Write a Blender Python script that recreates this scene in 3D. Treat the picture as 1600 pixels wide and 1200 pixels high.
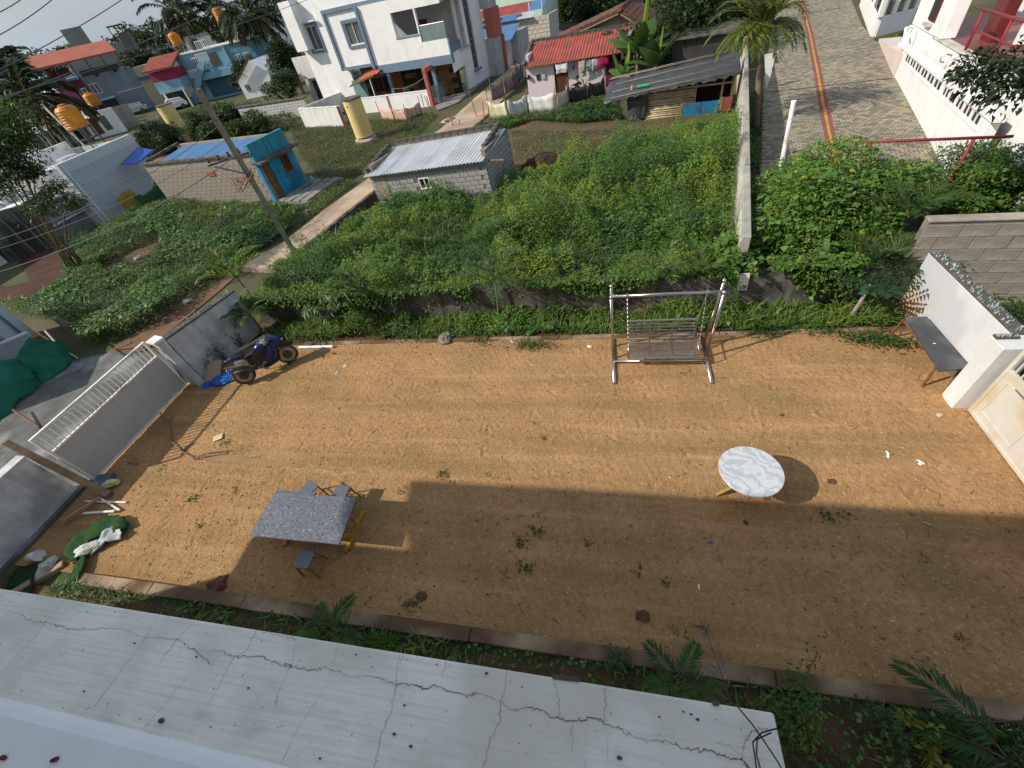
import bpy, bmesh, math, random
import numpy as np
from mathutils import Vector, Matrix
random.seed(7); rng = np.random.default_rng(7)
for o in list(bpy.data.objects): bpy.data.objects.remove(o)
SC = bpy.context.scene; COL = SC.collection
# ---------------------------------------------------------------- camera
FPX, NAD, CAMH, ROT = 650.0, (950.0, 1240.0), 7.6, math.radians(18.5)
_n = np.array([NAD[0]-800, NAD[1]-600, FPX]); _n /= np.linalg.norm(_n)
_h = np.array([0, 0, 1.0]); _h = _h-_n*(_h@_n); _h /= np.linalg.norm(_h)
_r = np.cross(_n, _h); _r = -_r if _r[0] < 0 else _r
_R = np.array([_r, _h, -_n])
_ca, _sa = math.cos(ROT), math.sin(ROT)
RW = np.array([[_ca, -_sa, 0], [_sa, _ca, 0], [0, 0, 1]])@_R      # photo axes -> world axes
cam = bpy.data.cameras.new('camera'); camo = bpy.data.objects.new('camera', cam); COL.objects.link(camo)
M = Matrix.Identity(4)
for i in range(3):
    M[i][0] = RW[i, 0]; M[i][1] = -RW[i, 1]; M[i][2] = -RW[i, 2]
M[2][3] = CAMH
camo.matrix_world = M
cam.sensor_fit = 'HORIZONTAL'; cam.sensor_width = 36; cam.lens = 36*FPX/1600; cam.clip_start = .05; cam.clip_end = 3000
SC.camera = camo
def ray(px, py): return RW@np.array([px-800.0, py-600.0, FPX])
def G(px, py, z=0.0):                      # a survey point of the photo at height z
    d = ray(px, py); t = (z-CAMH)/d[2]
    return Vector((d[0]*t, d[1]*t, z))
# ---------------------------------------------------------------- sky and sun
SUN_EL, SUN_DIR = math.radians(38.8), math.radians(22.3)      # shadows run towards +x, 22 deg
SC.world = bpy.data.worlds.new('World'); W = SC.world; W.use_nodes = True
nt = W.node_tree; nt.nodes.clear()
wo = nt.nodes.new('ShaderNodeOutputWorld'); bg = nt.nodes.new('ShaderNodeBackground'); sk = nt.nodes.new('ShaderNodeTexSky')
sk.sky_type = 'NISHITA'; sk.sun_disc = False; sk.sun_elevation = SUN_EL
_sv = Vector((-math.cos(SUN_DIR)*math.cos(SUN_EL), -math.sin(SUN_DIR)*math.cos(SUN_EL), math.sin(SUN_EL)))
sk.sun_rotation = math.atan2(_sv.x, _sv.y)
sk.air_density = 1.1; sk.dust_density = 3.0; sk.ozone_density = 1.2
tc = nt.nodes.new('ShaderNodeTexCoord'); mp = nt.nodes.new('ShaderNodeMapping'); mp.inputs['Scale'].default_value = (1, 1, 2.6)
nz = nt.nodes.new('ShaderNodeTexNoise'); nz.inputs['Scale'].default_value = 2.2; nz.inputs['Detail'].default_value = 6
rp = nt.nodes.new('ShaderNodeValToRGB'); rp.color_ramp.elements[0].position = .36; rp.color_ramp.elements[1].position = .62
rp.color_ramp.elements[0].color = (.35, .35, .35, 1); rp.color_ramp.elements[1].color = (.88, .88, .88, 1)
mx = nt.nodes.new('ShaderNodeMixRGB'); mx.inputs['Color2'].default_value = (4.75, 5.65, 6.7, 1)
L = nt.links.new
L(tc.outputs['Generated'], mp.inputs['Vector']); L(mp.outputs['Vector'], nz.inputs['Vector']); L(nz.outputs['Fac'], rp.inputs['Fac'])
L(rp.outputs['Color'], mx.inputs['Fac']); L(sk.outputs['Color'], mx.inputs['Color1']); L(mx.outputs['Color'], bg.inputs['Color'])
bg.inputs['Strength'].default_value = .10
L(bg.outputs['Background'], wo.inputs['Surface'])
sl = bpy.data.lights.new('sun', 'SUN'); sl.energy = 4.2; sl.angle = math.radians(.6); sl.color = (1, .93, .82)
so = bpy.data.objects.new('sun', sl); COL.objects.link(so); so.rotation_euler = _sv.to_track_quat('Z', 'Y').to_euler(); so.location = (-20, -10, 30)
SC.view_settings.view_transform = 'Standard'; SC.view_settings.look = 'None'; SC.view_settings.exposure = .2; SC.view_settings.gamma = 1
SC.view_settings.use_curve_mapping = False
SC.render.engine = 'CYCLES'
try: SC.cycles.use_denoising = True
except Exception: pass
# ---------------------------------------------------------------- helpers: materials
MATS = {}
def mat(name, col, rough=.8, var=.18, scale=2.0, bump=.0, bscale=30.0, spec=.3, metal=0.0, stain=None, fine=.1, streak=None, attr=False, trans=0.0, dist=.02):
    """procedural material: colour broken up by two noises, optional stains (colour, amount, scale) and rain streaks (colour, amount)"""
    if name in MATS: return MATS[name]
    m = bpy.data.materials.new(name); m.use_nodes = True; MATS[name] = m
    n = m.node_tree; N = n.nodes; K = n.links.new; b = N['Principled BSDF']; out = N['Material Output']
    b.inputs['Roughness'].default_value = rough; b.inputs['Specular IOR Level'].default_value = spec; b.inputs['Metallic'].default_value = metal
    t = N.new('ShaderNodeTexCoord')
    def noise(s, d=4, vec=None):
        x = N.new('ShaderNodeTexNoise'); x.inputs['Scale'].default_value = s; x.inputs['Detail'].default_value = d
        K(vec if vec else t.outputs['Object'], x.inputs['Vector']); return x
    def mixc(f, a, c, mode='MIX'):
        x = N.new('ShaderNodeMixRGB'); x.blend_type = mode
        for s, v in (('Fac', f), ('Color1', a), ('Color2', c)):
            if isinstance(v, (int, float)): x.inputs[s].default_value = v
            elif isinstance(v, tuple): x.inputs[s].default_value = (*v[:3], 1)
            else: K(v, x.inputs[s])
        return x.outputs['Color']
    def ramp(f, lo, hi):
        x = N.new('ShaderNodeMapRange'); x.inputs['From Min'].default_value = lo; x.inputs['From Max'].default_value = hi; K(f, x.inputs['Value']); return x.outputs['Result']
    if attr:
        a = N.new('ShaderNodeAttribute'); a.attribute_name = 'Col'; c = a.outputs['Color']
    else:
        lo = tuple(min(1, x*(1-var)) for x in col); hi = tuple(min(1, x*(1+var)) for x in col)
        c = mixc(ramp(noise(scale).outputs['Fac'], .3, .7), lo, hi)
    if fine: c = mixc(fine, c, mixc(1.0, c, noise(scale*14, 3).outputs['Fac'], 'OVERLAY'))
    if stain:
        c = mixc(ramp(noise(stain[2], 6).outputs['Fac'], .62-stain[1]*.3, .74-stain[1]*.2), c, stain[0])
    if streak:
        mpp = N.new('ShaderNodeMapping'); mpp.inputs['Scale'].default_value = (3.5, 3.5, .22); K(t.outputs['Object'], mpp.inputs['Vector'])
        f = ramp(noise(1.6, 5, mpp.outputs['Vector']).outputs['Fac'], .5, .8)
        x = N.new('ShaderNodeMath'); x.operation = 'MULTIPLY'; x.inputs[1].default_value = streak[1]; K(f, x.inputs[0])
        c = mixc(x.outputs[0], c, streak[0])
    K(c, b.inputs['Base Color'])
    if bump:
        bp = N.new('ShaderNodeBump'); bp.inputs['Strength'].default_value = bump; bp.inputs['Distance'].default_value = dist
        K(noise(bscale, 6).outputs['Fac'], bp.inputs['Height']); K(bp.outputs['Normal'], b.inputs['Normal'])
    if trans:
        tr = N.new('ShaderNodeBsdfTranslucent'); K(c, tr.inputs['Color']); ms = N.new('ShaderNodeMixShader'); ms.inputs['Fac'].default_value = trans
        K(b.outputs['BSDF'], ms.inputs[1]); K(tr.outputs['BSDF'], ms.inputs[2]); K(ms.outputs['Shader'], out.inputs['Surface'])
    return m
def nodes_of(m): return m.node_tree.nodes, m.node_tree.links.new, m.node_tree.nodes['Principled BSDF']
# ---------------------------------------------------------------- helpers: objects
def obj(name, data, parent=None, m=None, loc=None, rz=None):
    o = bpy.data.objects.new(name, data); COL.objects.link(o)
    if parent: o.parent = parent
    if m and data and not data.materials: data.materials.append(m)
    if loc is not None: o.location = loc
    if rz is not None: o.rotation_euler = (0, 0, rz)
    return o
def tag(o, label=None, cat=None, group=None, kind=None):
    if label: o['label'] = label
    if cat: o['category'] = cat
    if group: o['group'] = group
    if kind: o['kind'] = kind
    return o
def thing(name, label, cat, loc=(0, 0, 0), rz=0.0, group=None):
    o = bpy.data.objects.new(name, None); COL.objects.link(o); o.empty_display_size = .2
    o.location = loc; o.rotation_euler = (0, 0, rz)
    return tag(o, label, cat, group)
def clone(o, parent=None):
    c = o.copy(); COL.objects.link(c)
    if parent: c.parent = parent
    for ch in o.children: clone(ch, c)
    return c
class MB:
    """collects shapes into one mesh"""
    def __init__(s): s.v = []; s.f = []
    def add(s, vs, fs):
        k = len(s.v); s.v += [tuple(map(float, p)) for p in vs]; s.f += [tuple(i+k for i in f) for f in fs]; return s
    def box(s, x0, y0, z0, x1, y1, z1):
        x0, x1 = min(x0, x1), max(x0, x1); y0, y1 = min(y0, y1), max(y0, y1); z0, z1 = min(z0, z1), max(z0, z1)
        return s.add([(x0, y0, z0), (x1, y0, z0), (x1, y1, z0), (x0, y1, z0), (x0, y0, z1), (x1, y0, z1), (x1, y1, z1), (x0, y1, z1)],
                     [(3, 2, 1, 0), (4, 5, 6, 7), (0, 1, 5, 4), (1, 2, 6, 5), (2, 3, 7, 6), (3, 0, 4, 7)])
    def hexa(s, p): return s.add(p, [(3, 2, 1, 0), (4, 5, 6, 7), (0, 1, 5, 4), (1, 2, 6, 5), (2, 3, 7, 6), (3, 0, 4, 7)])
    def bar(s, a, b, w, h=None, up=(0, 0, 1)):
        a, b = Vector(a), Vector(b); h = h or w; d = (b-a).normalized(); u = Vector(up)
        if abs(d.dot(u)) > .98: u = Vector((0, 1, 0))
        r = d.cross(u).normalized(); u = r.cross(d)
        P = []
        for q in (a, b):
            for i, j in ((-1, -1), (1, -1), (1, 1), (-1, 1)): P.append(q+r*(i*w/2)+u*(j*h/2))
        return s.add(P, [(3, 2, 1, 0), (4, 5, 6, 7), (0, 1, 5, 4), (1, 2, 6, 5), (2, 3, 7, 6), (3, 0, 4, 7)])
    def tube(s, pts, r, n=8, cap=True):
        pts = [Vector(p) for p in pts]; k = len(pts); rs = r if isinstance(r, (list, tuple)) else [r]*k
        V = []; F = []; pu = None
        for i, p in enumerate(pts):
            d = (pts[min(i+1, k-1)]-pts[max(i-1, 0)]).normalized()
            u = pu if pu is not None else (Vector((0, 0, 1)) if abs(d.z) < .9 else Vector((1, 0, 0)))
            a = d.cross(u)
            if a.length < 1e-5: a = d.cross(Vector((0, 1, 0)))
            a.normalize(); u = a.cross(d).normalized(); pu = u
            for j in range(n):
                t = 2*math.pi*j/n; V.append(p+(a*math.cos(t)+u*math.sin(t))*rs[i])
        for i in range(k-1):
            for j in range(n):
                F.append((i*n+j, i*n+(j+1) % n, (i+1)*n+(j+1) % n, (i+1)*n+j))
        if cap: F.append(tuple(range(n))[::-1]); F.append(tuple((k-1)*n+j for j in range(n)))
        return s.add(V, F)
    def lathe(s, prof, c=(0, 0, 0), n=16, axis='z'):
        V = []; F = []; k = len(prof)
        for r, z in prof:
            for j in range(n):
                t = 2*math.pi*j/n; x, y = r*math.cos(t), r*math.sin(t)
                p = (x, y, z) if axis == 'z' else ((x, z, y) if axis == 'y' else (z, x, y))
                V.append((p[0]+c[0], p[1]+c[1], p[2]+c[2]))
        for i in range(k-1):
            for j in range(n):
                F.append((i*n+j, i*n+(j+1) % n, (i+1)*n+(j+1) % n, (i+1)*n+j))
        F.append(tuple(range(n))[::-1]); F.append(tuple((k-1)*n+j for j in range(n)))
        return s.add(V, F)
    def prism(s, poly, z0, z1):
        n = len(poly); V = [(p[0], p[1], z0) for p in poly]+[(p[0], p[1], z1 if len(p) < 3 else p[2]) for p in poly]
        F = [tuple(range(n))[::-1], tuple(range(n, 2*n))]+[(i, (i+1) % n, n+(i+1) % n, n+i) for i in range(n)]
        return s.add(V, F)
    def quad(s, a, b, c, d): return s.add([a, b, c, d], [(0, 1, 2, 3)])
    def ball(s, c, r, n=10, sq=(1, 1, 1)):
        k = len(s.v); prof = [(max(1e-4, r*math.sin(math.pi*i/n)), -r*math.cos(math.pi*i/n)) for i in range(n+1)]
        s.lathe(prof, (0, 0, 0), n)
        s.v[k:] = [(c[0]+p[0]*sq[0], c[1]+p[1]*sq[1], c[2]+p[2]*sq[2]) for p in s.v[k:]]; return s
    def build(s, name, m, parent=None, bevel=0.0, smooth=False, loc=None, rz=None):
        me = bpy.data.meshes.new(name); me.from_pydata(s.v, [], s.f)
        bm = bmesh.new(); bm.from_mesh(me); bmesh.ops.recalc_face_normals(bm, faces=bm.faces); bm.to_mesh(me); bm.free()
        if m: me.materials.append(m)
        if smooth: me.polygons.foreach_set('use_smooth', [True]*len(me.polygons))
        o = obj(name, me, parent, None, loc, rz)
        if bevel:
            b = o.modifiers.new('bevel', 'BEVEL'); b.width = bevel; b.segments = 1; b.limit_method = 'ANGLE'; b.angle_limit = math.radians(40)
        return o
def raw_mesh(name, V, F, cols=None, m=None, smooth=False):
    """fast mesh from numpy: V (n,3), F (k,3 or 4); cols (n,3) become the attribute Col"""
    me = bpy.data.meshes.new(name); V = np.asarray(V, np.float32); F = np.asarray(F, np.int32); k = F.shape[1]
    me.vertices.add(len(V)); me.vertices.foreach_set('co', V.ravel()); me.loops.add(F.size); me.loops.foreach_set('vertex_index', F.ravel())
    me.polygons.add(len(F)); me.polygons.foreach_set('loop_start', np.arange(len(F), dtype=np.int32)*k)
    try: me.polygons.foreach_set('loop_total', np.full(len(F), k, np.int32))
    except Exception: pass
    if smooth: me.polygons.foreach_set('use_smooth', np.ones(len(F), bool))
    me.update(calc_edges=True); me.validate()
    if cols is not None:
        a = me.attributes.new('Col', 'FLOAT_COLOR', 'POINT'); c = np.ones((len(V), 4), np.float32); c[:, :3] = cols; a.data.foreach_set('color', c.ravel())
    if m: me.materials.append(m)
    return me
# ---------------------------------------------------------------- helpers: foliage
class Leaves:
    """leaf and blade shaped faces gathered into one mesh"""
    def __init__(s): s.V = []; s.F = []; s.C = []; s.n = 0
    def put(s, V, F, C):
        s.V.append(V.reshape(-1, 3)); s.F.append(F.reshape(-1, 3)+s.n); s.C.append(C.reshape(-1, 3)); s.n += len(s.V[-1])
    def leaf(s, p, d, L, Wd, col, fold=.25, droop=.25):
        """p (n,3) bases, d (n,3) directions, L, Wd lengths and widths: a folded, drooping leaf of 4 faces"""
        n = len(p)
        if n == 0: return
        d = d/np.linalg.norm(d, axis=1, keepdims=True); up = np.tile([0, 0, 1.0], (n, 1))+rng.normal(0, .25, (n, 3))
        r = np.cross(d, up); r /= np.linalg.norm(r, axis=1, keepdims=True)+1e-9; u = np.cross(r, d)
        L = np.broadcast_to(L, (n,))[:, None]; Wd = np.broadcast_to(Wd, (n,))[:, None]
        mid = p+d*L*.45; tip = p+d*L-u*L*droop
        a = mid+r*Wd*.5+u*Wd*fold; b = mid-r*Wd*.5+u*Wd*fold
        V = np.stack([p, a, tip, b, mid], 1); k = np.arange(n)[:, None]*5
        F = np.concatenate([k+np.array([[0, 1, 4]]), k+np.array([[4, 1, 2]]), k+np.array([[4, 2, 3]]), k+np.array([[0, 4, 3]])], 1)
        s.put(V, F, np.repeat(col[:, None, :], 5, 1))
    def blade(s, p, d, L, Wd, col, droop=.5):
        n = len(p)
        if n == 0: return
        d = d/np.linalg.norm(d, axis=1, keepdims=True); r = np.cross(d, np.tile([0, 0, 1.0], (n, 1))+rng.normal(0, .2, (n, 3))); r /= np.linalg.norm(r, axis=1, keepdims=True)+1e-9
        L = np.broadcast_to(L, (n,))[:, None]; Wd = np.broadcast_to(Wd, (n,))[:, None]; hz = d*np.array([1, 1, 0])
        mid = p+d*L*.55; tip = mid+(d*.45+hz*droop*.3)*L; tip[:, 2] -= (L*droop*.35)[:, 0]
        V = np.stack([p-r*Wd*.5, p+r*Wd*.5, mid+r*Wd*.45, mid-r*Wd*.45, tip], 1); k = np.arange(n)[:, None]*5
        F = np.concatenate([k+np.array([[0, 1, 2]]), k+np.array([[0, 2, 3]]), k+np.array([[3, 2, 4]])], 1)
        s.put(V, F, np.repeat(col[:, None, :], 5, 1))
    def build(s, name, m, parent=None, origin=None):
        V = np.concatenate(s.V); 
        if origin is not None: V = V-np.array(origin)
        me = raw_mesh(name, V, np.concatenate(s.F), np.concatenate(s.C), m)
        return obj(name, me, parent, None, origin if origin is not None else None)
def rdir(n, lo=-.3, hi=.9):
    a = rng.uniform(0, 2*math.pi, n); z = rng.uniform(lo, hi, n); q = np.sqrt(np.maximum(0, 1-z*z)); return np.stack([q*np.cos(a), q*np.sin(a), z], 1)
def rcol(n, base, var=.3, hue=.15, alt=None, altp=0.0):
    b = np.tile(np.array(base, float), (n, 1))
    if alt is not None:
        k = rng.random(n) < altp; b[k] = alt
    b *= rng.uniform(1-var, 1+var, (n, 1)); b *= rng.uniform(1-hue, 1+hue, (n, 3)); return np.clip(b, 0, 1)
LEAF = mat('leaf', (1, 1, 1), .5, attr=True, trans=.3, fine=.0, spec=.35)
DRY = mat('dry_leaf', (1, 1, 1), .9, attr=True, trans=.15, fine=.0, spec=.1)
def smooth_noise(x, y, s, seed):
    """cheap value noise from a few sines"""
    q = np.random.default_rng(seed); z = np.zeros_like(x)
    for i in range(7):
        a = q.uniform(0, 6.28); f = s*q.uniform(.5, 1.9); z += np.sin((x*math.cos(a)+y*math.sin(a))*f+q.uniform(0, 6.28))
    return z/7*1.6
def inpoly(x, y, poly):
    r = np.zeros(len(x), bool); n = len(poly)
    for i in range(n):
        x0, y0 = poly[i][:2]; x1, y1 = poly[(i+1) % n][:2]
        c = ((y0 > y) != (y1 > y)); t = (y-y0)/(y1-y0 if y1 != y0 else 1e-9); r ^= c & (x < x0+t*(x1-x0))
    return r
def scatter(poly, n):
    xs = [p[0] for p in poly]; ys = [p[1] for p in poly]; X = []; Y = []; got = 0
    while got < n:
        x = rng.uniform(min(xs), max(xs), n*2); y = rng.uniform(min(ys), max(ys), n*2); k = inpoly(x, y, poly); X.append(x[k]); Y.append(y[k]); got += k.sum()
        if not k.any(): break
    return np.concatenate(X)[:n], np.concatenate(Y)[:n]
def frond(lv, base, az, el, length, n=26, leafl=.35, leafw=.03, col=(.06, .12, .02), bend=1.2, vee=.35, var=.3, rach=None, rr=.012):
    """one pinnate palm frond; the midrib goes to rach (an MB)"""
    pts = []; d = Vector((math.cos(az)*math.cos(el), math.sin(az)*math.cos(el), math.sin(el))); p = Vector(base); step = length/12
    for i in range(13):
        pts.append(p.copy()); p = p+d*step; d.z -= bend*step/length*(.5+i/9); d.normalize()
    if rach is not None: rach.tube([pts[0], pts[3], pts[6], pts[9], pts[12]], [rr, rr*.8, rr*.6, rr*.4, rr*.2], 5)
    P = []; D = []; LL = []
    for i in range(n):
        t = .18+.8*i/(n-1); f = t*12; k = min(11, int(f)); q = pts[k].lerp(pts[k+1], f-k); tg = (pts[k+1]-pts[k]).normalized()
        sd = tg.cross(Vector((0, 0, 1))); sd = sd.normalized() if sd.length > .01 else Vector((1, 0, 0)); up = sd.cross(tg)
        for sg in (-1, 1):
            P.append(q); D.append(sd*sg*.8+tg*(.55+.5*t)+up*vee); LL.append(leafl*(math.sin(math.pi*(.12+.8*t))*.75+.25)*random.uniform(.85, 1.1))
    P = np.array(P); D = np.array(D)+rng.normal(0, .06, (len(P), 3)); LL = np.array(LL)
    lv.leaf(P, D, LL, leafw*(.7+.5*LL/leafl), rcol(len(P), col, var), fold=.15, droop=.28)
def in_frame(o, pts): return [o.matrix_world.inverted()@Vector(p) for p in pts]
# ---------------------------------------------------------------- helpers: buildings
class Face:
    """a building's frame: local x along the front, y into the building, z up"""
    def __init__(s, p0, ang, z0=0.0):
        s.o = Vector((p0[0], p0[1], z0)); s.a = ang; s.ca, s.sa = math.cos(ang), math.sin(ang)
    def loc(s, p): dx, dy = p[0]-s.o.x, p[1]-s.o.y; return Vector((dx*s.ca+dy*s.sa, -dx*s.sa+dy*s.ca, p[2]-s.o.z))
    def wor(s, x, y, z=0): return Vector((s.o.x+x*s.ca-y*s.sa, s.o.y+x*s.sa+y*s.ca, s.o.z+z))
    def uv(s, px, py, y=0.0):                # survey point of the photo on the plane local y = const
        d = ray(px, py); lx, ly = d[0]*s.ca+d[1]*s.sa, -d[0]*s.sa+d[1]*s.ca; c = s.loc((0, 0, CAMH)); t = (y-c.y)/ly
        return (c.x+lx*t, c.z+d[2]*t)
    def side(s, px, py, x=0.0):              # the same on local x = const: returns (y, z)
        d = ray(px, py); lx, ly = d[0]*s.ca+d[1]*s.sa, -d[0]*s.sa+d[1]*s.ca; c = s.loc((0, 0, CAMH)); t = (x-c.x)/lx
        return (c.y+ly*t, c.z+d[2]*t)
    def thing(s, name, label, cat, group=None): return thing(name, label, cat, s.o, s.a, group)
def wall_open(x0, z0, x1, z1, y0, y1, holes):
    """a wall slab (y0..y1 thick) with rectangular holes (x0,z0,x1,z1), as boxes butted end to end"""
    xs = sorted({x0, x1, *[h[0] for h in holes], *[h[2] for h in holes]}); xs = [x for x in xs if x0 <= x <= x1]; b = MB()
    for a, c in zip(xs[:-1], xs[1:]):
        if c-a < 1e-6: continue
        m = (a+c)/2; hs = sorted([(max(z0, h[1]), min(z1, h[3])) for h in holes if h[0] < m < h[2]]); z = z0
        for lo, hi in hs:
            if lo > z+1e-6: b.box(a, y0, z, c, y1, lo)
            z = max(z, hi)
        if z < z1-1e-6: b.box(a, y0, z, c, y1, z1)
    return b
def side_wall(y0, z0, y1, z1, x0, x1, holes):
    b = wall_open(y0, z0, y1, z1, x0, x1, holes); b.v = [(p[1], p[0], p[2]) for p in b.v]; return b
def window(par, x, z, w, h, frame, glass, y=0.0, bars=1, depth=.12, name='window', mull='v', fw=.05):
    """a framed window set into an opening: window > frame is the part, pane and bars its pieces"""
    f = MB(); t = fw
    f.box(x, y-.02, z, x+t, y+depth*.6, z+h).box(x+w-t, y-.02, z, x+w, y+depth*.6, z+h).box(x+t, y-.02, z, x+w-t, y+depth*.6, z+t).box(x+t, y-.02, z+h-t, x+w-t, y+depth*.6, z+h)
    for i in range(bars):
        q = x+w*(i+1)/(bars+1); f.box(q-.02, y, z+t, q+.02, y+depth*.5, z+h-t)
    o = f.build(name, frame, par); MB().box(x+t, y+depth*.62, z+t, x+w-t, y+depth*.7, z+h-t).build('pane', glass, o); return o
def pieces(name, mesh, spots, parent):
    """alike pieces that share one mesh: spots = (x, y, z, rz, sx, sy, sz)"""
    out = []
    for q in spots:
        o = bpy.data.objects.new(name, mesh); COL.objects.link(o); o.parent = parent; o.location = q[:3]; o.rotation_euler = (0, 0, q[3] if len(q) > 3 else 0)
        if len(q) > 4: o.scale = q[4:7]
        out.append(o)
    return out
def box_mesh(name, x, y, z, m, bev=.0):
    b = MB()
    if bev:
        e = bev
        b.add([(-x/2, 0, -z/2), (x/2, 0, -z/2), (x/2, 0, z/2), (-x/2, 0, z/2), (-x/2, y, -z/2), (x/2, y, -z/2), (x/2, y, z/2), (-x/2, y, z/2)], [])
        b = MB(); 
        P = [(-x/2, y, -z/2), (x/2, y, -z/2), (x/2, y, z/2), (-x/2, y, z/2), (-x/2, e, -z/2), (x/2, e, -z/2), (x/2, e, z/2), (-x/2, e, z/2),
             (-x/2+e, 0, -z/2+e), (x/2-e, 0, -z/2+e), (x/2-e, 0, z/2-e), (-x/2+e, 0, z/2-e)]
        b.add(P, [(0, 1, 5, 4), (1, 2, 6, 5), (2, 3, 7, 6), (3, 0, 4, 7), (4, 5, 9, 8), (5, 6, 10, 9), (6, 7, 11, 10), (7, 4, 8, 11), (8, 9, 10, 11)])
    else: b.box(-x/2, 0, -z/2, x/2, y, z/2)
    me = bpy.data.meshes.new(name); me.from_pydata(b.v, [], b.f); me.materials.append(m); return me
def block_wall(par, x0, z0, x1, z1, bw, bh, m, y=0.0, holes=(), name='block', proud=.02, gap=.015, limit=300, top=None):
    """rows of separate blocks standing proud of a wall plane at local y (front towards -y)"""
    me = box_mesh(name, bw-gap, proud, bh-gap, m, bev=.006); half = box_mesh(name, bw/2-gap, proud, bh-gap, m, bev=.006); S = []; H = []
    r = 0; z = z0
    while z+bh*.6 < z1:
        x = x0-(bw/2 if r % 2 else 0)
        while x < x1-.02:
            c = x+bw/2; s = (bw, me)
            if x < x0-1e-6: c = x0+bw/4; s = (bw/2, half)
            elif x+bw > x1+1e-6: c = x1-bw/4 if x1-x > bw*.3 else None; s = (bw/2, half)
            if c is not None and z+bh <= (top(c) if top else z1)+.01 and not any(h[0]-.05 < c < h[2]+.05 and h[1] < z+bh/2 < h[3] for h in holes):
                (S if s[1] is me else H).append((c, y-proud+random.uniform(-.004, .006), z+bh/2, random.uniform(-.012, .012), 1, 1, 1))
            x += bw
        z += bh; r += 1
    S = S[:limit]; pieces(name, me, S, par); pieces(name, half, H[:max(0, limit-len(S))], par)
def corrugated(x0, x1, pts, pitch, amp, m, name, par, thick=.012):
    """a corrugated sheet: ribs run along the profile pts = [(y,z),...] from eave to ridge"""
    n = max(4, int((x1-x0)/pitch*4)); V = []; F = []; k = len(pts)
    for i in range(n+1):
        x = x0+(x1-x0)*i/n; dz = amp*math.sin(2*math.pi*(x-x0)/pitch)
        for (y, z) in pts: V.append((x, y, z+dz))
    for i in range(n+1):
        x = x0+(x1-x0)*i/n; dz = amp*math.sin(2*math.pi*(x-x0)/pitch)-thick
        for (y, z) in pts: V.append((x, y, z+dz))
    o = (n+1)*k
    for i in range(n):
        for j in range(k-1):
            a = i*k+j; F.append((a, a+k, a+k+1, a+1)); F.append((o+a, o+a+1, o+a+k+1, o+a+k))
        F.append((i*k, o+i*k, o+i*k+k, i*k+k)); e = i*k+k-1; F.append((e, e+k, o+e+k, o+e))
    for j in range(k-1):
        F.append((j, j+1, o+j+1, o+j)); q = n*k+j; F.append((q, o+q, o+q+1, q+1))
    return MB().add(V, F).build(name, m, par)
# ================================================================ THE GROUND
def sheet(name, poly, m, z=None, label=None, skirt=.3):
    """a ground sheet with a skirt; poly points carry their own z"""
    P = [(p[0], p[1], p[2] if z is None else z) for p in poly]; n = len(P); b = MB()
    b.add(P+[(x, y, w-skirt) for x, y, w in P], [tuple(range(n))]+[(i, n+i, n+(i+1) % n, (i+1) % n) for i in range(n)])
    return tag(b.build(name, m), kind='structure')
earth = mat('earth', (.10, .082, .042), .95, .3, .35, bump=.5, bscale=9, stain=((.05, .068, .022), .8, .22), dist=.05)
MB().quad((-900, -900, -.02), (900, -900, -.02), (900, 900, -.02), (-900, 900, -.02)).build('ground', earth)
tag(bpy.data.objects['ground'], kind='structure')
# yard of sand: a fine grid with real tracks, footprints and lumps
def sand_material():
    m = mat('sand', (.365, .208, .096), .95, .15, .8, fine=.38, spec=.15); N, K, b = nodes_of(m)
    t = N.new('ShaderNodeTexCoord'); c = b.inputs['Base Color'].links[0].from_socket
    def noise(s, d=5, dim=None, sc=None):
        x = N.new('ShaderNodeTexNoise'); x.inputs['Scale'].default_value = s; x.inputs['Detail'].default_value = d
        if sc:
            q = N.new('ShaderNodeMapping'); q.inputs['Scale'].default_value = sc; K(t.outputs['Object'], q.inputs['Vector']); K(q.outputs['Vector'], x.inputs['Vector'])
        else: K(t.outputs['Object'], x.inputs['Vector'])
        return x.outputs['Fac']
    def over(c, f, lo, hi, col, k):
        r = N.new('ShaderNodeMapRange'); r.inputs['From Min'].default_value = lo; r.inputs['From Max'].default_value = hi; r.inputs['To Max'].default_value = k; K(f, r.inputs['Value'])
        x = N.new('ShaderNodeMixRGB'); K(r.outputs['Result'], x.inputs['Fac']); K(c, x.inputs['Color1']); x.inputs['Color2'].default_value = (*col, 1); return x.outputs['Color']
    c = over(c, noise(.55, 5, sc=(.22, 2.6, 1)), .48, .72, (.23, .145, .065), .8); c = over(c, noise(1.3, 6, sc=(.15, 3.2, 1)), .55, .7, (.48, .30, .15), .5)      # damp bands along the tracks
    c = over(c, noise(.45, 3), .56, .74, (.21, .165, .06), .6)                          # mossy patches
    c = over(c, noise(9, 4), .57, .7, (.27, .15, .055), .6)
    c = over(c, noise(22, 3), .62, .7, (.62, .44, .24), .5)
    c = over(c, noise(30, 2), .69, .73, (.13, .08, .04), .6)
    c = over(c, noise(3.2, 5), .62, .75, (.24, .12, .05), .55)
    K(c, b.inputs['Base Color'])
    bp = N.new('ShaderNodeBump'); bp.inputs['Strength'].default_value = .9; bp.inputs['Distance'].default_value = .028
    a = N.new('ShaderNodeMath'); a.operation = 'ADD'; K(noise(38, 8), a.inputs[0]); K(noise(11, 6), a.inputs[1]); K(a.outputs[0], bp.inputs['Height']); K(bp.outputs['Normal'], b.inputs['Normal'])
    return m
SAND = sand_material()
YX0, YX1, YY0, YY1 = -13.0, 9.4, 1.62, 9.02
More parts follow.
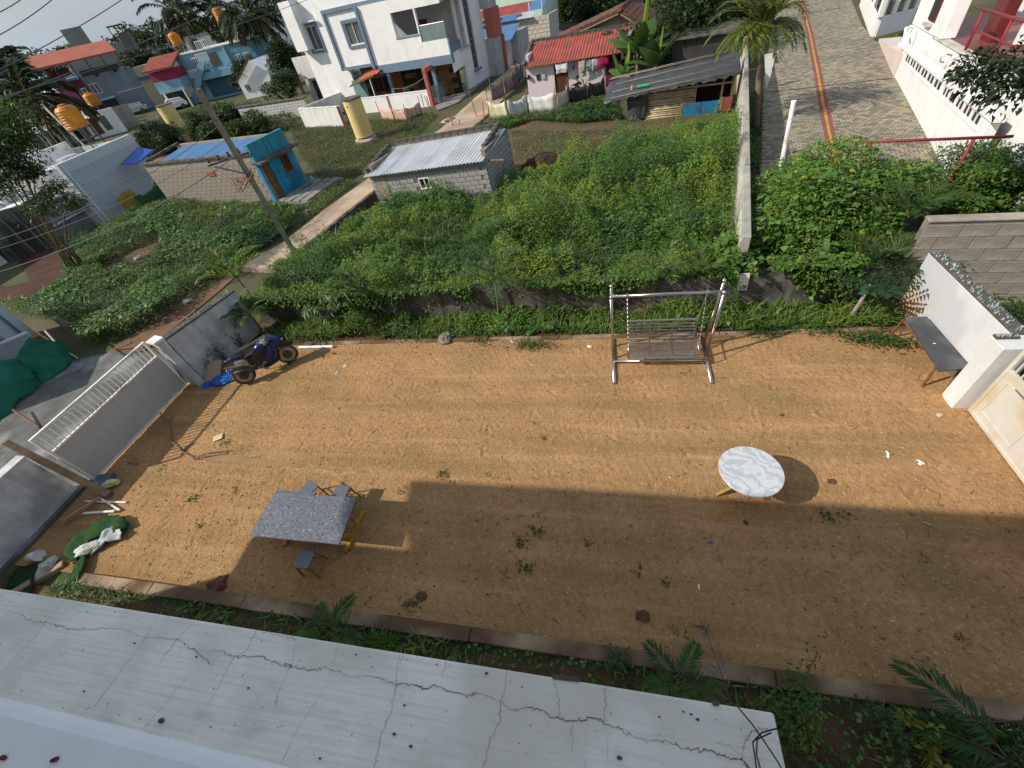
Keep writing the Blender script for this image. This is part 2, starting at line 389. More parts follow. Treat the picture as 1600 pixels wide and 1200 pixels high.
def yard_height(x, y):
    z = .012*smooth_noise(x, y, .9, 1)+.007*smooth_noise(x, y, 3.2, 2)+.0035*smooth_noise(x, y, 9, 3)+.003*smooth_noise(x, y, 23, 4)*(.5+.5*np.clip(smooth_noise(x, y, .5, 9), -1, 1))
    z += .013*smooth_noise(x, y, 7, 6)*np.clip((-6-x)/4, 0, 1)*np.clip((4.5-y)/1.5, 0, 1)+.006*np.clip(smooth_noise(x, y, 13, 8), 0, 1)*np.clip(.4+smooth_noise(x, y, .8, 12), 0, 1)
    for yy, w, d in ((6.75, .13, .014), (5.9, .12, .011), (5.15, .14, .012), (7.4, .1, .008), (3.3, .12, .007)):   # tyre tracks
        c = yy+.12*np.sin(x*.32+yy)+.05*np.sin(x*.9); z -= d*np.exp(-((y-c)/w)**2)*(.6+.4*np.sin(x*1.3+yy)); z += d*.5*np.exp(-((y-c-.2)/.07)**2)
    return z
_nx, _ny = 700, 250
gx, gy = np.meshgrid(np.linspace(YX0, YX1, _nx), np.linspace(YY0, YY1, _ny)); gz = yard_height(gx, gy)
for i in range(300):                                              # footprints
    fx, fy, fa = rng.uniform(-11, 6.6), rng.uniform(1.9, 8.9), rng.uniform(0, 6.28)
    i0, i1 = max(0, int((fx-.25-YX0)/(YX1-YX0)*_nx)), int((fx+.25-YX0)/(YX1-YX0)*_nx); j0, j1 = max(0, int((fy-.25-YY0)/(YY1-YY0)*_ny)), int((fy+.25-YY0)/(YY1-YY0)*_ny)
    X, Y = gx[j0:j1, i0:i1]-fx, gy[j0:j1, i0:i1]-fy; u, v = X*math.cos(fa)+Y*math.sin(fa), -X*math.sin(fa)+Y*math.cos(fa)
    e = (u/.14)**2+(v/.055)**2; gz[j0:j1, i0:i1] += rng.uniform(.3, .9)*(-.020*np.exp(-e**2)+.010*np.exp(-(e-1.9)**2))
_edge = np.minimum(np.minimum(gx-YX0, YX1-gx), np.minimum(gy-YY0, YY1-gy)); gz = .02+gz*np.clip(_edge/.1, 0, 1)
ii = np.arange(_nx*_ny).reshape(_ny, _nx); FF = np.stack([ii[:-1, :-1], ii[:-1, 1:], ii[1:, 1:], ii[1:, :-1]], -1).reshape(-1, 4)
tag(obj('sand_yard', raw_mesh('sand_yard', np.stack([gx, gy, gz], -1).reshape(-1, 3), FF, None, SAND, True)), kind='structure')
def gz_at(x, y):
    if YX0 < x < YX1 and YY0 < y < YY1: return float(gz[int((y-YY0)/(YY1-YY0)*(_ny-1)), int((x-YX0)/(YX1-YX0)*(_nx-1))])
    return 0.0
soil = mat('planting_soil', (.10, .055, .028), .95, .35, 2.5, bump=.6, bscale=14, dist=.04)
sheet('front_planting_bed', [(-13, -.2), (9, -.2), (9, 1.3), (-13, 1.3)], soil, .03)
sheet('back_planting_bed', [(-12.2, 9.2), (7.05, 9.2), (7.05, 10.3), (-12.2, 10.3)], soil, .035)
kerbm = mat('kerb_concrete', (.34, .245, .155), .9, .25, 1.1, bump=.4, bscale=25, stain=((.12, .07, .04), .9, .9), streak=((.09, .055, .035), .4))
def kerb(name, x0, x1, y0, y1, n, z=.11):
    b = MB(); xs = np.linspace(x0, x1, n+1)
    for a, c in zip(xs[:-1], xs[1:]): b.hexa([(a, y0+random.uniform(-.012, .012), -.05), (c-.012, y0+random.uniform(-.012, .012), -.05), (c-.012, y1, -.05), (a, y1, -.05), (a, y0+random.uniform(-.012, .012), z), (c-.012, y0+random.uniform(-.012, .012), z-.01), (c-.012, y1, z), (a, y1, z)])
    return tag(b.build(name, kerbm, bevel=.012), kind='structure')
kerb('front_kerb', -11.15, 9, 1.42, 1.64, 9); kerb('back_kerb', -9.7, 7.0, 9.0, 9.16, 8, .06)
# ================================================================ OWN BUILDING (the photographer's)
white = mat('white_limewash', (.78, .775, .75), .85, .06, 1.5, bump=.25, bscale=30, stain=((.55, .54, .50), .5, 1.3), streak=((.5, .48, .42), .12))
def ledge_material():
    m = mat('ledge_limewash', (.86, .83, .77), .85, .05, 3.0, fine=.12, bump=.35, bscale=55, stain=((.70, .665, .60), .6, 2.2), dist=.006); N, K, b = nodes_of(m)
    c = b.inputs['Base Color'].links[0].from_socket; t = N.new('ShaderNodeTexCoord')
    def noise(s, sc, d=4):
        q = N.new('ShaderNodeMapping'); q.inputs['Scale'].default_value = sc; K(t.outputs['Object'], q.inputs['Vector']); x = N.new('ShaderNodeTexNoise'); x.inputs['Scale'].default_value = s; x.inputs['Detail'].default_value = d; K(q.outputs['Vector'], x.inputs['Vector']); return x.outputs['Fac']
    for s, sc, lo, hi, col, k in ((5, (.5, 14, 1), .45, .75, (.60, .575, .52), .6), (1.1, (1, 1.6, 1), .5, .7, (.62, .59, .52), .5), (34, (1, 1, 1), .69, .73, (.16, .15, .13), .85), (4, (1, 3, 1), .6, .75, (.55, .52, .45), .5)):
        r = N.new('ShaderNodeMapRange'); r.inputs['From Min'].default_value = lo; r.inputs['From Max'].default_value = hi; r.inputs['To Max'].default_value = k; K(noise(s, sc), r.inputs['Value'])
        x = N.new('ShaderNodeMixRGB'); K(r.outputs['Result'], x.inputs['Fac']); K(c, x.inputs['Color1']); x.inputs['Color2'].default_value = (*col, 1); c = x.outputs['Color']
    K(c, b.inputs['Base Color']); return m
LEDGE = ledge_material()
own = thing('own_house', 'white cracked sunshade ledge of the house in the foreground', 'house', (0, 0, 0))
crackm = mat('crack', (.24, .175, .115), .95, .3, 20)
MB().box(-12.9, -9, 0, 9, -.25, 5.05).build('wall', white, own)
MB().box(-14.9, -9, 5.28, 9, -1.75, 9.7).build('upper_wall', white, own)
MB().prism([(-15.45, -.3), (-15.3, -1.2), (-14.95, -1.75), (-14.95, -9.05), (9.2, -9.05), (9.2, -.3)][::-1], 9.71, 9.83).build('roof_slab', white, own)
par_m = mat('parapet_paint', (.80, .80, .82), .8, .03, 3, bump=.1, bscale=40)
MB().hexa([(-13.1, -1.74, 5.201), (.64, -1.74, 5.201), (.64, -.13, 5.201), (-13.1, -.13, 5.201), (-13.1, -1.74, 5.262), (.64, -1.74, 5.262), (.64, -.185, 5.262), (-13.1, -.185, 5.262)]).build('raised_step', par_m, own, bevel=.02)
led = MB().box(-13.2, -1.75, 5.07, .69, .36, 5.2).build('ledge', LEDGE, own, bevel=.008)
# cracks: thin crooked strips lying in the ledge, traced from the photograph
cr = MB(); SCRATCH = random.Random(3)
def crack(pix, w=.006, jag=.004, n=9):
    px_seed = pix[0][0]
    pts = [G(px, py, 5.203) for px, py in pix]; Q = []
    for a, b in zip(pts[:-1], pts[1:]):
        for i in range(n):
            p = a.lerp(b, i/n); Q.append(Vector((p.x+SCRATCH.gauss(0, jag), p.y+SCRATCH.gauss(0, jag), p.z)))
    Q.append(pts[-1])
    for a, b in zip(Q[:-1], Q[1:]):
        d = (b-a); d.z = 0
        if d.length < 1e-5: continue
        d.normalize(); r = Vector((-d.y, d.x, 0))*w*(.25+.75*abs(math.sin(len(cr.v)*.011+px_seed)))*SCRATCH.uniform(.08, .18); cr.quad(a-r-d*.002, a+r-d*.002, b+r+d*.002, b-r+d*.002)
crack([(0, 952), (30, 957), (52, 972), (72, 970), (97, 980), (120, 984), (160, 982), (190, 981), (222, 996), (250, 996), (280, 1000), (305, 1016), (330, 1038)], .009)
crack([(325, 1016), (350, 1018), (362, 1026), (400, 1026), (445, 1038), (456, 1042), (486, 1048), (510, 1042), (545, 1057), (580, 1056), (618, 1069), (650, 1068), (660, 1076), (684, 1071), (730, 1088), (748, 1082), (782, 1097), (800, 1109), (830, 1104), (860, 1118), (895, 1127), (925, 1121), (945, 1130), (980, 1145), (1010, 1158), (1040, 1156), (1070, 1171), (1100, 1171), (1135, 1183), (1160, 1188), (1172, 1200)], .012)
for c in ([(98, 940), (75, 967), (50, 1000), (0, 1052)], [(32, 928), (0, 952)], [(250, 960), (225, 998), (180, 1060), (148, 1102)], [(303, 970), (276, 1000), (250, 1034)], [(400, 985), (385, 1017), (362, 1030), (340, 1078), (308, 1125), (290, 1152)],
          [(463, 1000), (455, 1038), (432, 1090), (430, 1102)], [(400, 985), (445, 993), (463, 1000)], [(530, 1006), (518, 1042), (500, 1085), (470, 1130), (440, 1190)], [(624, 1018), (619, 1066), (612, 1110), (595, 1150), (585, 1200)], [(634, 1018), (625, 1036)],
          [(792, 1045), (790, 1075), (782, 1098), (780, 1125), (765, 1160), (755, 1200)], [(698, 1034), (690, 1055)], [(867, 1062), (873, 1090), (873, 1120)], [(947, 1070), (945, 1100), (943, 1128)], [(1160, 1180), (1165, 1155), (1175, 1142), (1200, 1138)], [(1155, 1180), (1140, 1165), (1120, 1162)], [(893, 1130), (895, 1176)], [(950, 1140), (949, 1190)], [(915, 1160), (912, 1200)], [(290, 1060), (262, 1095), (225, 1135)]):
    crack(c, .006, .0035, 7)
tag(cr.build('cracks', crackm, own), kind='stuff')
dk = MB()
for px, py, s in ((252, 1126, .02), (88, 1142, .018), (210, 1005, .008), (131, 1080, .008), (388, 1075, .008), (307, 1026, .008), (616, 1147, .010), (642, 1166, .010), (968, 1184, .013), (556, 1023, .007), (632, 1102, .008), (1118, 1099, .018), (1090, 1124, .009), (760, 1052, .010), (682, 1038, .006), (500, 1185, .008), (1030, 1120, .006), (1068, 1112, .006), (1080, 1116, .007)):
    p = G(px, py, 5.205); dk.ball((p.x, p.y, 5.206), s, 6, (1, .6, .35))
for px0, py0, px1, py1 in ((863, 1061, 905, 1066),):
    a, b = G(px0, py0, 5.204), G(px1, py1, 5.204); dk.quad(a, b, b+Vector((0, .02, 0)), a+Vector((0, .02, 0)))
tag(dk.build('grit', mat('dark_grit', (.09, .085, .08), .9), own), kind='stuff')
petal = mat('red_petal', (.16, .015, .03), .7)
for i, (px, py) in enumerate(((8, 1184), (88, 1187))):
    p = G(px, py, 5.26); b = MB(); b.ball((0, 0, .008), .018, 8, (1.3, .6, .5))
    tag(b.build('petal', petal, loc=(p.x, p.y, 5.262), rz=.4*i), 'dark red petal on the white roof step, '+('at the corner of the photo' if i == 0 else 'the one further from the corner'), 'petal', 'petals on the roof step')
cab = MB()
for pix in ([(1153, 1105, 5.3), (1174, 1130, 5.28), (1190, 1152, 5.3), (1215, 1190, 5.3), (1235, 1225, 5.3)], [(1215, 1138, 5.3), (1190, 1145, 5.3), (1176, 1160, 5.27), (1180, 1185, 5.22), (1184, 1215, 5.22)], [(1205, 1145, 5.3), (1183, 1155, 5.26), (1182, 1180, 5.22), (1192, 1215, 5.22)]):
    cab.tube([G(*p) for p in pix], .003, 5)
tag(cab.build('cable', mat('black_rubber', (.02, .02, .022), .6)), 'thin black cables looping over the broken corner of the white ledge', 'cable')
# ================================================================ YARD WALLS AND GATES
cem = mat('grey_cement', (.60, .61, .615), .9, .15, 1.2, bump=.35, bscale=22, stain=((.38, .385, .39), .7, 1.6), streak=((.27, .265, .26), .45))
darkwall = mat('mossy_plaster', (.17, .155, .14), .95, .35, 1.6, bump=.5, bscale=18, stain=((.065, .06, .05), 1.0, 1.5), streak=((.30, .28, .26), .6))
capm = mat('cap_mortar', (.085, .08, .072), .95, .3, 5, bump=.6, bscale=30)
glassg = mat('glass_shard', (.36, .42, .40), .15, .2, 9, spec=.6)
def shards(par, a, b, n, wid, z, nm='glass_shard', size=(.03, .075)):
    s = MB(); a, b = Vector(a), Vector(b); d = (b-a).normalized(); r = Vector((-d.y, d.x, 0))
    for i in range(n):
        p = a.lerp(b, random.random())+r*random.uniform(-wid, wid); h = random.uniform(*size); e = Vector((random.uniform(-1, 1), random.uniform(-1, 1), 0)).normalized()*h*.4; t = Vector((random.uniform(-.3, .3), random.uniform(-.3, .3), 1)); t = t.normalized()*h; k = Vector((-e.y, e.x, 0))*.18
        p.z = z; q = [p-e-k, p+e-k, p+e+k, p-e+k]; top = p+t; s.add([*q, top+e*.3-k, top-e*.2+k], [(3, 2, 1, 0), (0, 1, 4, 5), (1, 2, 4), (2, 3, 5, 4), (3, 0, 5)])
    return tag(s.build(nm, glassg, par), kind='stuff')
# left: grey wall at the front, sliding gate, wall to the back corner
t = thing('front_grey_wall', 'plain grey cement wall beside the near end of the sliding gate', 'wall', (-13.3, 2.2, 0))
MB().box(-.22, -3.4, -.05, 0, 1.34, 1.40).build('wall', cem, t, bevel=.01); MB().box(-.27, -3.42, 1.401, .03, 1.36, 1.45).build('coping', cem, t, bevel=.008)
gate_w = mat('gate_paint', (.74, .72, .68), .55, .06, 2, stain=((.42, .37, .30), .4, 1.5), spec=.4)
gate_g = mat('gate_sheet', (.46, .45, .435), .55, .05, .8, spec=.4, streak=((.27, .25, .22), .25))
gl = thing('sliding_gate', 'grey sheet sliding gate with a row of cream bars along its top', 'gate', (-12.93, 3.75, .06))
Lg, Hg, Hs = 3.48, 1.74, 1.18
MB().box(-.015, .05, .05, .015, Lg-.05, Hs).build('sheet_panel', gate_g, gl)
f = MB(); f.box(-.035, 0, 0, .035, .05, Hg).box(-.035, Lg-.05, 0, .035, Lg, Hg).box(-.035, .05, Hg-.05, .035, Lg-.05, Hg).box(-.035, .05, Hs+.002, .035, Lg-.05, Hs+.05).box(-.035, .05, 0, .035, Lg-.05, .05)
f.build('frame', gate_w, gl, bevel=.006)
bm_ = MB().box(-.011, -.011, 0, .011, .011, Hg-Hs-.1).build('bar', gate_w, gl); bm_.location = (0, .17, Hs+.05)
for i in range(1, 25): o = clone(bm_, gl); o.location = (0, .17+i*.131, Hs+.05)
t = thing('gate_post', 'pale concrete gate post at the far end of the sliding gate', 'post', (-12.62, 7.3, 0), math.radians(-14))
MB().hexa([(-.2, -.1, 0), (.24, -.1, 0), (.24, .14, 0), (-.2, .14, 0), (-.14, -.08, 1.72), (.16, -.08, 1.72), (.16, .12, 1.72), (-.14, .12, 1.72)]).build('post_body', cem, t, bevel=.01)
MB().box(-.20, -.14, 1.721, .22, .17, 1.80).build('cap', white, t, bevel=.01)
t = thing('left_back_wall', 'pale grey cement wall with lumps along its top near the motorcycle', 'wall', (-12.47, 7.46, 0), math.radians(-15))
MB().box(-.2, 0, -.05, 0, 2.5, 1.64).build('wall', cem, t, bevel=.01); MB().box(-.23, .02, 1.641, .03, 2.5, 1.69).build('coping', capm, t, bevel=.01); shards(t, (-.1, .1, 0), (-.1, 2.4, 0), 46, .07, 1.68, 'stone_lump', (.04, .09))
# back wall of the yard
t = thing('back_boundary_wall', 'low dark mossy plaster wall behind the planting bed', 'wall', (-11.9, 10.22, 0))
nW = 24; V = []; xs = np.linspace(0, 19.2, nW+1); b = MB()
for a, c in zip(xs[:-1], xs[1:]):
    za, zc = .98+.07*math.sin(a*1.7)+.05*math.sin(a*4.1), .98+.07*math.sin(c*1.7)+.05*math.sin(c*4.1)
    b.hexa([(a, -.02*a/19, -.05), (c, -.02*c/19, -.05), (c, .22, -.05), (a, .22, -.05), (a, 0, za), (c, 0, zc), (c, .22, zc), (a, .22, za)])
b.build('wall', darkwall, t)
t = thing('meter_board', 'white board with a small meter fixed on the dark back wall', 'board', (3.42, 10.12, .62)); 
MB().hexa([(-.12, .0, 0), (.12, 0, 0), (.12, .04, 0), (-.12, .04, 0), (-.12, .06, .45), (.12, .06, .45), (.12, .1, .45), (-.12, .1, .45)]).build('board', white, t); MB().box(-.0, -.03, .05, .08, .012, .15).build('meter', mat('grey_plastic', (.2, .2, .21), .5), t)
# right: white wall with broken glass, pillar, white gate
wr = mat('right_wall_paint', (.74, .735, .71), .85, .06, 1.2, bump=.3, bscale=20, stain=((.50, .51, .53), .75, .6))
def rust_wash(m):                        # orange wash where the wall meets the damp corner
    N, K, b = nodes_of(m); c = b.inputs['Base Color'].links[0].from_socket; t = N.new('ShaderNodeTexCoord'); s = N.new('ShaderNodeSeparateXYZ'); K(t.outputs['Object'], s.inputs[0])
    x = N.new('ShaderNodeTexNoise'); x.inputs['Scale'].default_value = 2.2; x.inputs['Detail'].default_value = 5; K(t.outputs['Object'], x.inputs['Vector'])
    def mth(o, a, bb):
        q = N.new('ShaderNodeMath'); q.operation = o
        for i, v in enumerate((a, bb)):
            if isinstance(v, (int, float)): q.inputs[i].default_value = v
            else: K(v, q.inputs[i])
        return q.outputs[0]
    h = mth('ADD', mth('MULTIPLY', s.outputs['Z'], 1.3), mth('MULTIPLY', mth('SUBTRACT', 2.7, s.outputs['Y']), .55)); h = mth('ADD', h, mth('MULTIPLY', mth('SUBTRACT', x.outputs['Fac'], .5), .9))
    r = N.new('ShaderNodeMapRange'); r.inputs['From Min'].default_value = 1.25; r.inputs['From Max'].default_value = .35; r.inputs['To Max'].default_value = .85; K(h, r.inputs['Value'])
    mx = N.new('ShaderNodeMixRGB'); K(r.outputs['Result'], mx.inputs['Fac']); K(c, mx.inputs['Color1']); mx.inputs['Color2'].default_value = (.55, .30, .10, 1); K(mx.outputs['Color'], b.inputs['Base Color'])
rust_wash(wr)
t = thing('right_white_wall', 'white wall topped with broken glass beside the black bench', 'wall', (7.04, 7.0, 0))
MB().box(0, 0, -.05, .2, 2.95, 1.52).build('wall', wr, t, bevel=.012); MB().box(-.01, .02, 1.521, .24, 2.9, 1.57).build('mortar_cap', capm, t, bevel=.01)
shards(t, (.1, .1, 0), (.1, 2.85, 0), 120, .09, 1.56)
t = thing('white_gate_pillar', 'white square pillar between glass-topped wall and right gate', 'pillar', (6.66, 6.62, 0))
MB().box(0, 0, -.05, .56, .37, 1.58).build('pillar_body', wr, t, bevel=.012); MB().box(.02, .25, 1.581, .35, .36, 1.62).build('mortar_cap', capm, t); shards(t, (.04, .31, 0), (.33, .31, 0), 24, .04, 1.61)
MB().box(.36, -.02, 0, .52, -.001, 1.56).build('trim', white, t, bevel=.006)
gr = thing('white_gate', 'white steel gate with barred top at the right edge of the yard', 'gate', (6.9, 2.6, .05))
crm = mat('cream_gate_paint', (.58, .55, .49), .5, .07, 2.5, stain=((.5, .40, .25), .5, 1.2), spec=.4)
Lr, Hr = 3.95, 1.62
MB().box(-.012, .06, .06, .012, Lr-.06, Hr-.5).build('sheet_panel', crm, gr)
f = MB()
for y0, y1, z0, z1 in ((0, .07, 0, Hr), (Lr-.07, Lr, 0, Hr), (.07, Lr-.07, 0, .07), (.07, Lr-.07, Hr-.06, Hr), (.07, Lr-.07, Hr-.52, Hr-.45)): f.box(-.03, y0, z0, .03, y1, z1)
f.build('frame', crm, gr, bevel=.006)
f = MB()
for y0, y1, z0, z1 in ((2.9, 3.75, .2, .225), (2.9, 3.75, .95, .975), (2.9, 2.925, .225, .95), (3.725, 3.75, .225, .95), (.4, 2.6, .2, .225), (.4, 2.6, .95, .975), (.4, .425, .225, .95), (2.575, 2.6, .225, .95)): f.box(-.03, y0, z0, -.012, y1, z1)
f.build('moulding', crm, gr)
b0 = MB().box(-.012, -.012, 0, .012, .012, .39).build('bar', crm, gr); b0.location = (0, .2, Hr-.45)
for i in range(1, 27): o = clone(b0, gr); o.location = (0, .2+i*.138, Hr-.45)
MB().tube([(-.05, 3.3, 1.02), (-.09, 3.3, 1.06), (-.09, 3.5, 1.06), (-.05, 3.5, 1.02)], .012, 6).build('latch', mat('dull_steel', (.35, .34, .33), .4, metal=.8), gr)
# ================================================================ YARD FURNITURE
steel = mat('stainless_steel', (.52, .49, .46), .28, .08, 6, metal=1.0, spec=.5)
sw = thing('garden_swing', 'stainless steel garden swing with slatted bench hanging on chains', 'swing', (0, 0, 0))
Z0 = .03
for sx, xb, xt in ((-1, .12, .06), (1, 2.36, 2.44)):
    MB().tube([(xb-.02*sx, 7.26, .05), (xb, 8.95, .05)], .042, 10).build('base_runner', steel, sw, smooth=True)
    MB().tube([(xb, 8.2, .06), (xt, 8.22, 1.84)], .032, 10).ball((xt, 8.22, 1.90), .048, 10).build('leg', steel, sw, smooth=True)
    MB().tube([(xb, 8.66, .06), (xt, 8.40, 2.02)], .032, 10).ball((xt, 8.395, 2.08), .048, 10).build('leg', steel, sw, smooth=True)
MB().tube([(.07, 8.31, 1.86), (2.43, 8.31, 1.86)], .036, 12).build('top_bar', steel, sw, smooth=True)
MB().tube([(.13, 8.0, .1), (2.35, 8.0, .1)], .03, 10).build('cross_bar', steel, sw, smooth=True)
SX0, SX1 = .47, 2.05; seat_y0, seat_y1 = 7.78, 8.32
s = MB(); s.bar((SX0, seat_y0, .42), (SX1, seat_y0, .42), .035).bar((SX0, seat_y1, .42), (SX1, seat_y1, .42), .035)
for x in (SX0, SX0+.53, SX0+1.05, SX1): s.bar((x, seat_y0, .405), (x, seat_y1, .405), .03)
s.bar((SX0, seat_y1, .42), (SX0, 8.50, .98), .035).bar((SX1, seat_y1, .42), (SX1, 8.50, .98), .035).bar((SX0, 8.5, .98), (SX1, 8.5, .98), .035)
for x in (SX0+.53, SX0+1.05): s.bar((x, seat_y1-.02, .42), (x, 8.48, .98), .03, .012)
s.build('bench_frame', steel, sw)
for i in range(9): MB().bar((SX0, seat_y0+.05+i*.055, .435), (SX1, seat_y0+.05+i*.055, .435), .03, .016).build('seat_slat', steel, sw)
for i in range(6): k = .16+i*.135; MB().bar((SX0, seat_y1+.18*k, .42+.56*k), (SX1, seat_y1+.18*k, .42+.56*k), .012, .034).build('back_slat', steel, sw)
for x in (SX0, SX1): MB().tube([(x, seat_y0, .42), (x, seat_y0+.02, .66), (x, 8.39, .68)], .017, 8).build('armrest', steel, sw, smooth=True)
def chain(a, b, n, par):
    a, b = Vector(a), Vector(b); d = (b-a)/n; c = MB()
    for i in range(n):
        p = a+d*(i+.5); r = Vector((1, 0, 0)) if i % 2 else Vector((0, 1, 0)); h = d*.62; c.tube([p-h+r*.003, p+r*.012, p+h+r*.003, p-r*.012, p-h+r*.003], .0048, 4, cap=False)
    return c.build('chain', steel, par)
for x, xt in ((SX0, .42), (SX1, 2.12)):
    chain((x, seat_y0+.03, .62), (xt, 8.31, 1.83), 26, sw); chain((x, 8.48, .92), (xt, 8.31, 1.83), 22, sw)
    MB().lathe([(.05, -.03), (.05, .03)], (xt, 8.31, 1.86), 12, 'x').build('hanger_ring', steel, sw)
# granite table with yellow frame
def granite(name, base, dark, light, s=55, rough=.3):
    m = mat(name, base, rough, .1, 2, fine=.2, spec=.5); N, K, b = nodes_of(m); c = b.inputs['Base Color'].links[0].from_socket; t = N.new('ShaderNodeTexCoord')
    for sc, lo, hi, col, k in ((s, .55, .6, dark, .8), (s*.7, .6, .66, light, .7), (s*2, .6, .65, dark, .6)):
        x = N.new('ShaderNodeTexNoise'); x.inputs['Scale'].default_value = sc; x.inputs['Detail'].default_value = 2; K(t.outputs['Object'], x.inputs['Vector'])
        r = N.new('ShaderNodeMapRange'); r.inputs['From Min'].default_value = lo; r.inputs['From Max'].default_value = hi; r.inputs['To Max'].default_value = k; K(x.outputs['Fac'], r.inputs['Value'])
        y = N.new('ShaderNodeMixRGB'); K(r.outputs['Result'], y.inputs['Fac']); K(c, y.inputs['Color1']); y.inputs['Color2'].default_value = (*col, 1); c = y.outputs['Color']
    K(c, b.inputs['Base Color']); return m
gran = granite('grey_granite', (.155, .16, .185), (.045, .045, .055), (.29, .30, .32), 30)
yel = mat('yellow_frame_paint', (.42, .22, .035), .5, .15, 4, stain=((.2, .1, .03), .4, 5))
brn = mat('brown_frame_paint', (.20, .10, .035), .55, .2, 5)
slate = granite('slate_granite', (.115, .13, .145), (.05, .055, .06), (.19, .21, .22), 60, .35)
T = thing('granite_table', 'rectangular speckled grey granite table on a yellow frame', 'table', (-5.78, 2.99, .02))
tp = MB(); tp.prism([(-.98, -.48), (1.0, -.48), (.92, .46), (.1, .46), (-.02, .43), (-.16, .45), (-.3, .42), (-.98, .46)], .71, .74); tp.build('tabletop', gran, T, bevel=.004)
MB().box(-.99, .40, .665, -.05, .53, .70).build('under_slab', slate, T)
for x in (-.72, .72):
    MB().bar((x, -.36, .03), (x, .50, .03), .07, .05).bar((x, -.36, .0), (x, -.28, .0), .09, .03).bar((x, .42, 0), (x, .5, 0), .09, .03).build('foot_rail', yel, T)
    for y in (-.22, .28): MB().bar((x, y*.5+.06, .06), (x*.9, y+.02, .66), .05).build('leg', yel, T)
    MB().bar((x*.9, -.4, .67), (x*.9, .4, .67), .05).build('top_rail', yel, T)
MB().bar((-.7, .06, .2), (.7, .06, .2), .04).build('stretcher', yel, T)
def stool(x, y, rz, label):
    s = thing('stool', label, 'stool', (x, y, .02), rz, 'slate-topped stools around the granite table')
    MB().box(-.16, -.17, .425, .16, .17, .45).build('seat', slate, s, bevel=.003)
    for sx in (-1, 1):
        for sy in (-1, 1): MB().bar((sx*.13, sy*.14, .42), (sx*.17, sy*.18, .0), .026).build('leg', brn, s)
    r = MB()
    for sx in (-1, 1): r.bar((sx*.158, -.17, .09), (sx*.158, .17, .09), .02)
    for sy in (-1, 1): r.bar((-.16, sy*.168, .11), (.16, sy*.168, .11), .02)
    r.build('brace', yel, s)
stool(-5.56, 2.29, .03, 'slate-topped stool on the near side of the granite table, standing alone')
stool(-6.28, 3.72, -.42, 'slate-topped stool turned askew behind the middle of the granite table')
stool(-5.48, 3.68, -.05, 'slate-topped stool behind the right corner of the granite table')
# round marble table
def marble():
    m = mat('grey_marble', (.54, .555, .575), .25, .05, 3, spec=.5); N, K, b = nodes_of(m); c = b.inputs['Base Color'].links[0].from_socket; t = N.new('ShaderNodeTexCoord')
    n1 = N.new('ShaderNodeTexNoise'); n1.inputs['Scale'].default_value = 2.6; n1.inputs['Detail'].default_value = 5; n1.inputs['Distortion'].default_value = 1.6; K(t.outputs['Object'], n1.inputs['Vector'])
    w = N.new('ShaderNodeTexWave'); w.bands_direction = 'DIAGONAL'; w.inputs['Scale'].default_value = 2.4; w.inputs['Distortion'].default_value = 6; w.inputs['Detail'].default_value = 8; w.inputs['Detail Scale'].default_value = 1.1; va = N.new('ShaderNodeVectorMath'); va.operation = 'MULTIPLY_ADD'; n0 = N.new('ShaderNodeTexNoise'); n0.inputs['Scale'].default_value = 2.3; n0.inputs['Detail'].default_value = 3; K(t.outputs['Object'], n0.inputs['Vector']); K(n0.outputs['Color'], va.inputs[0]); va.inputs[1].default_value = (1.1, 1.1, 0); K(t.outputs['Object'], va.inputs[2]); K(va.outputs[0], w.inputs['Vector'])
    for f, lo, hi, col, k in ((w.outputs['Fac'], .35, .95, (.27, .295, .34), .5), (n1.outputs['Fac'], .56, .72, (.34, .36, .40), .6), (n1.outputs['Fac'], .495, .505, (.25, .27, .31), .0)):
        r = N.new('ShaderNodeMapRange'); r.inputs['From Min'].default_value = lo; r.inputs['From Max'].default_value = hi; r.inputs['To Max'].default_value = k; K(f, r.inputs['Value'])
        y = N.new('ShaderNodeMixRGB'); K(r.outputs['Result'], y.inputs['Fac']); K(c, y.inputs['Color1']); y.inputs['Color2'].default_value = (*col, 1); c = y.outputs['Color']
    K(c, b.inputs['Base Color']); return m
gold = mat('gold_metal', (.50, .34, .10), .3, .15, 4, metal=.9)
R = thing('round_table', 'round grey-veined marble table on gold legs', 'table', (2.43, 4.47, .02))
MB().lathe([(.50, .712), (.515, .718), (.515, .735), (.508, .742)], n=64).build('tabletop', marble(), R)
for k, (x, y) in enumerate(((-.44, -.10), (.41, -.12), (.0, .42))):
    MB().bar((x, y, .015), (x*.25, y*.25, .30), .055, .06).bar((x*.25, y*.25, .30), (x*.6, y*.6, .70), .05, .055).bar((x*1.02, y*1.02, .0), (x*.85, y*.85, .0), .07, .03).build('leg', gold, R)
MB().lathe([(.11, .27), (.13, .3), (.11, .33)], n=16).build('hub', gold, R); MB().lathe([(.34, .695), (.34, .71)], n=24).build('top_ring', gold, R)
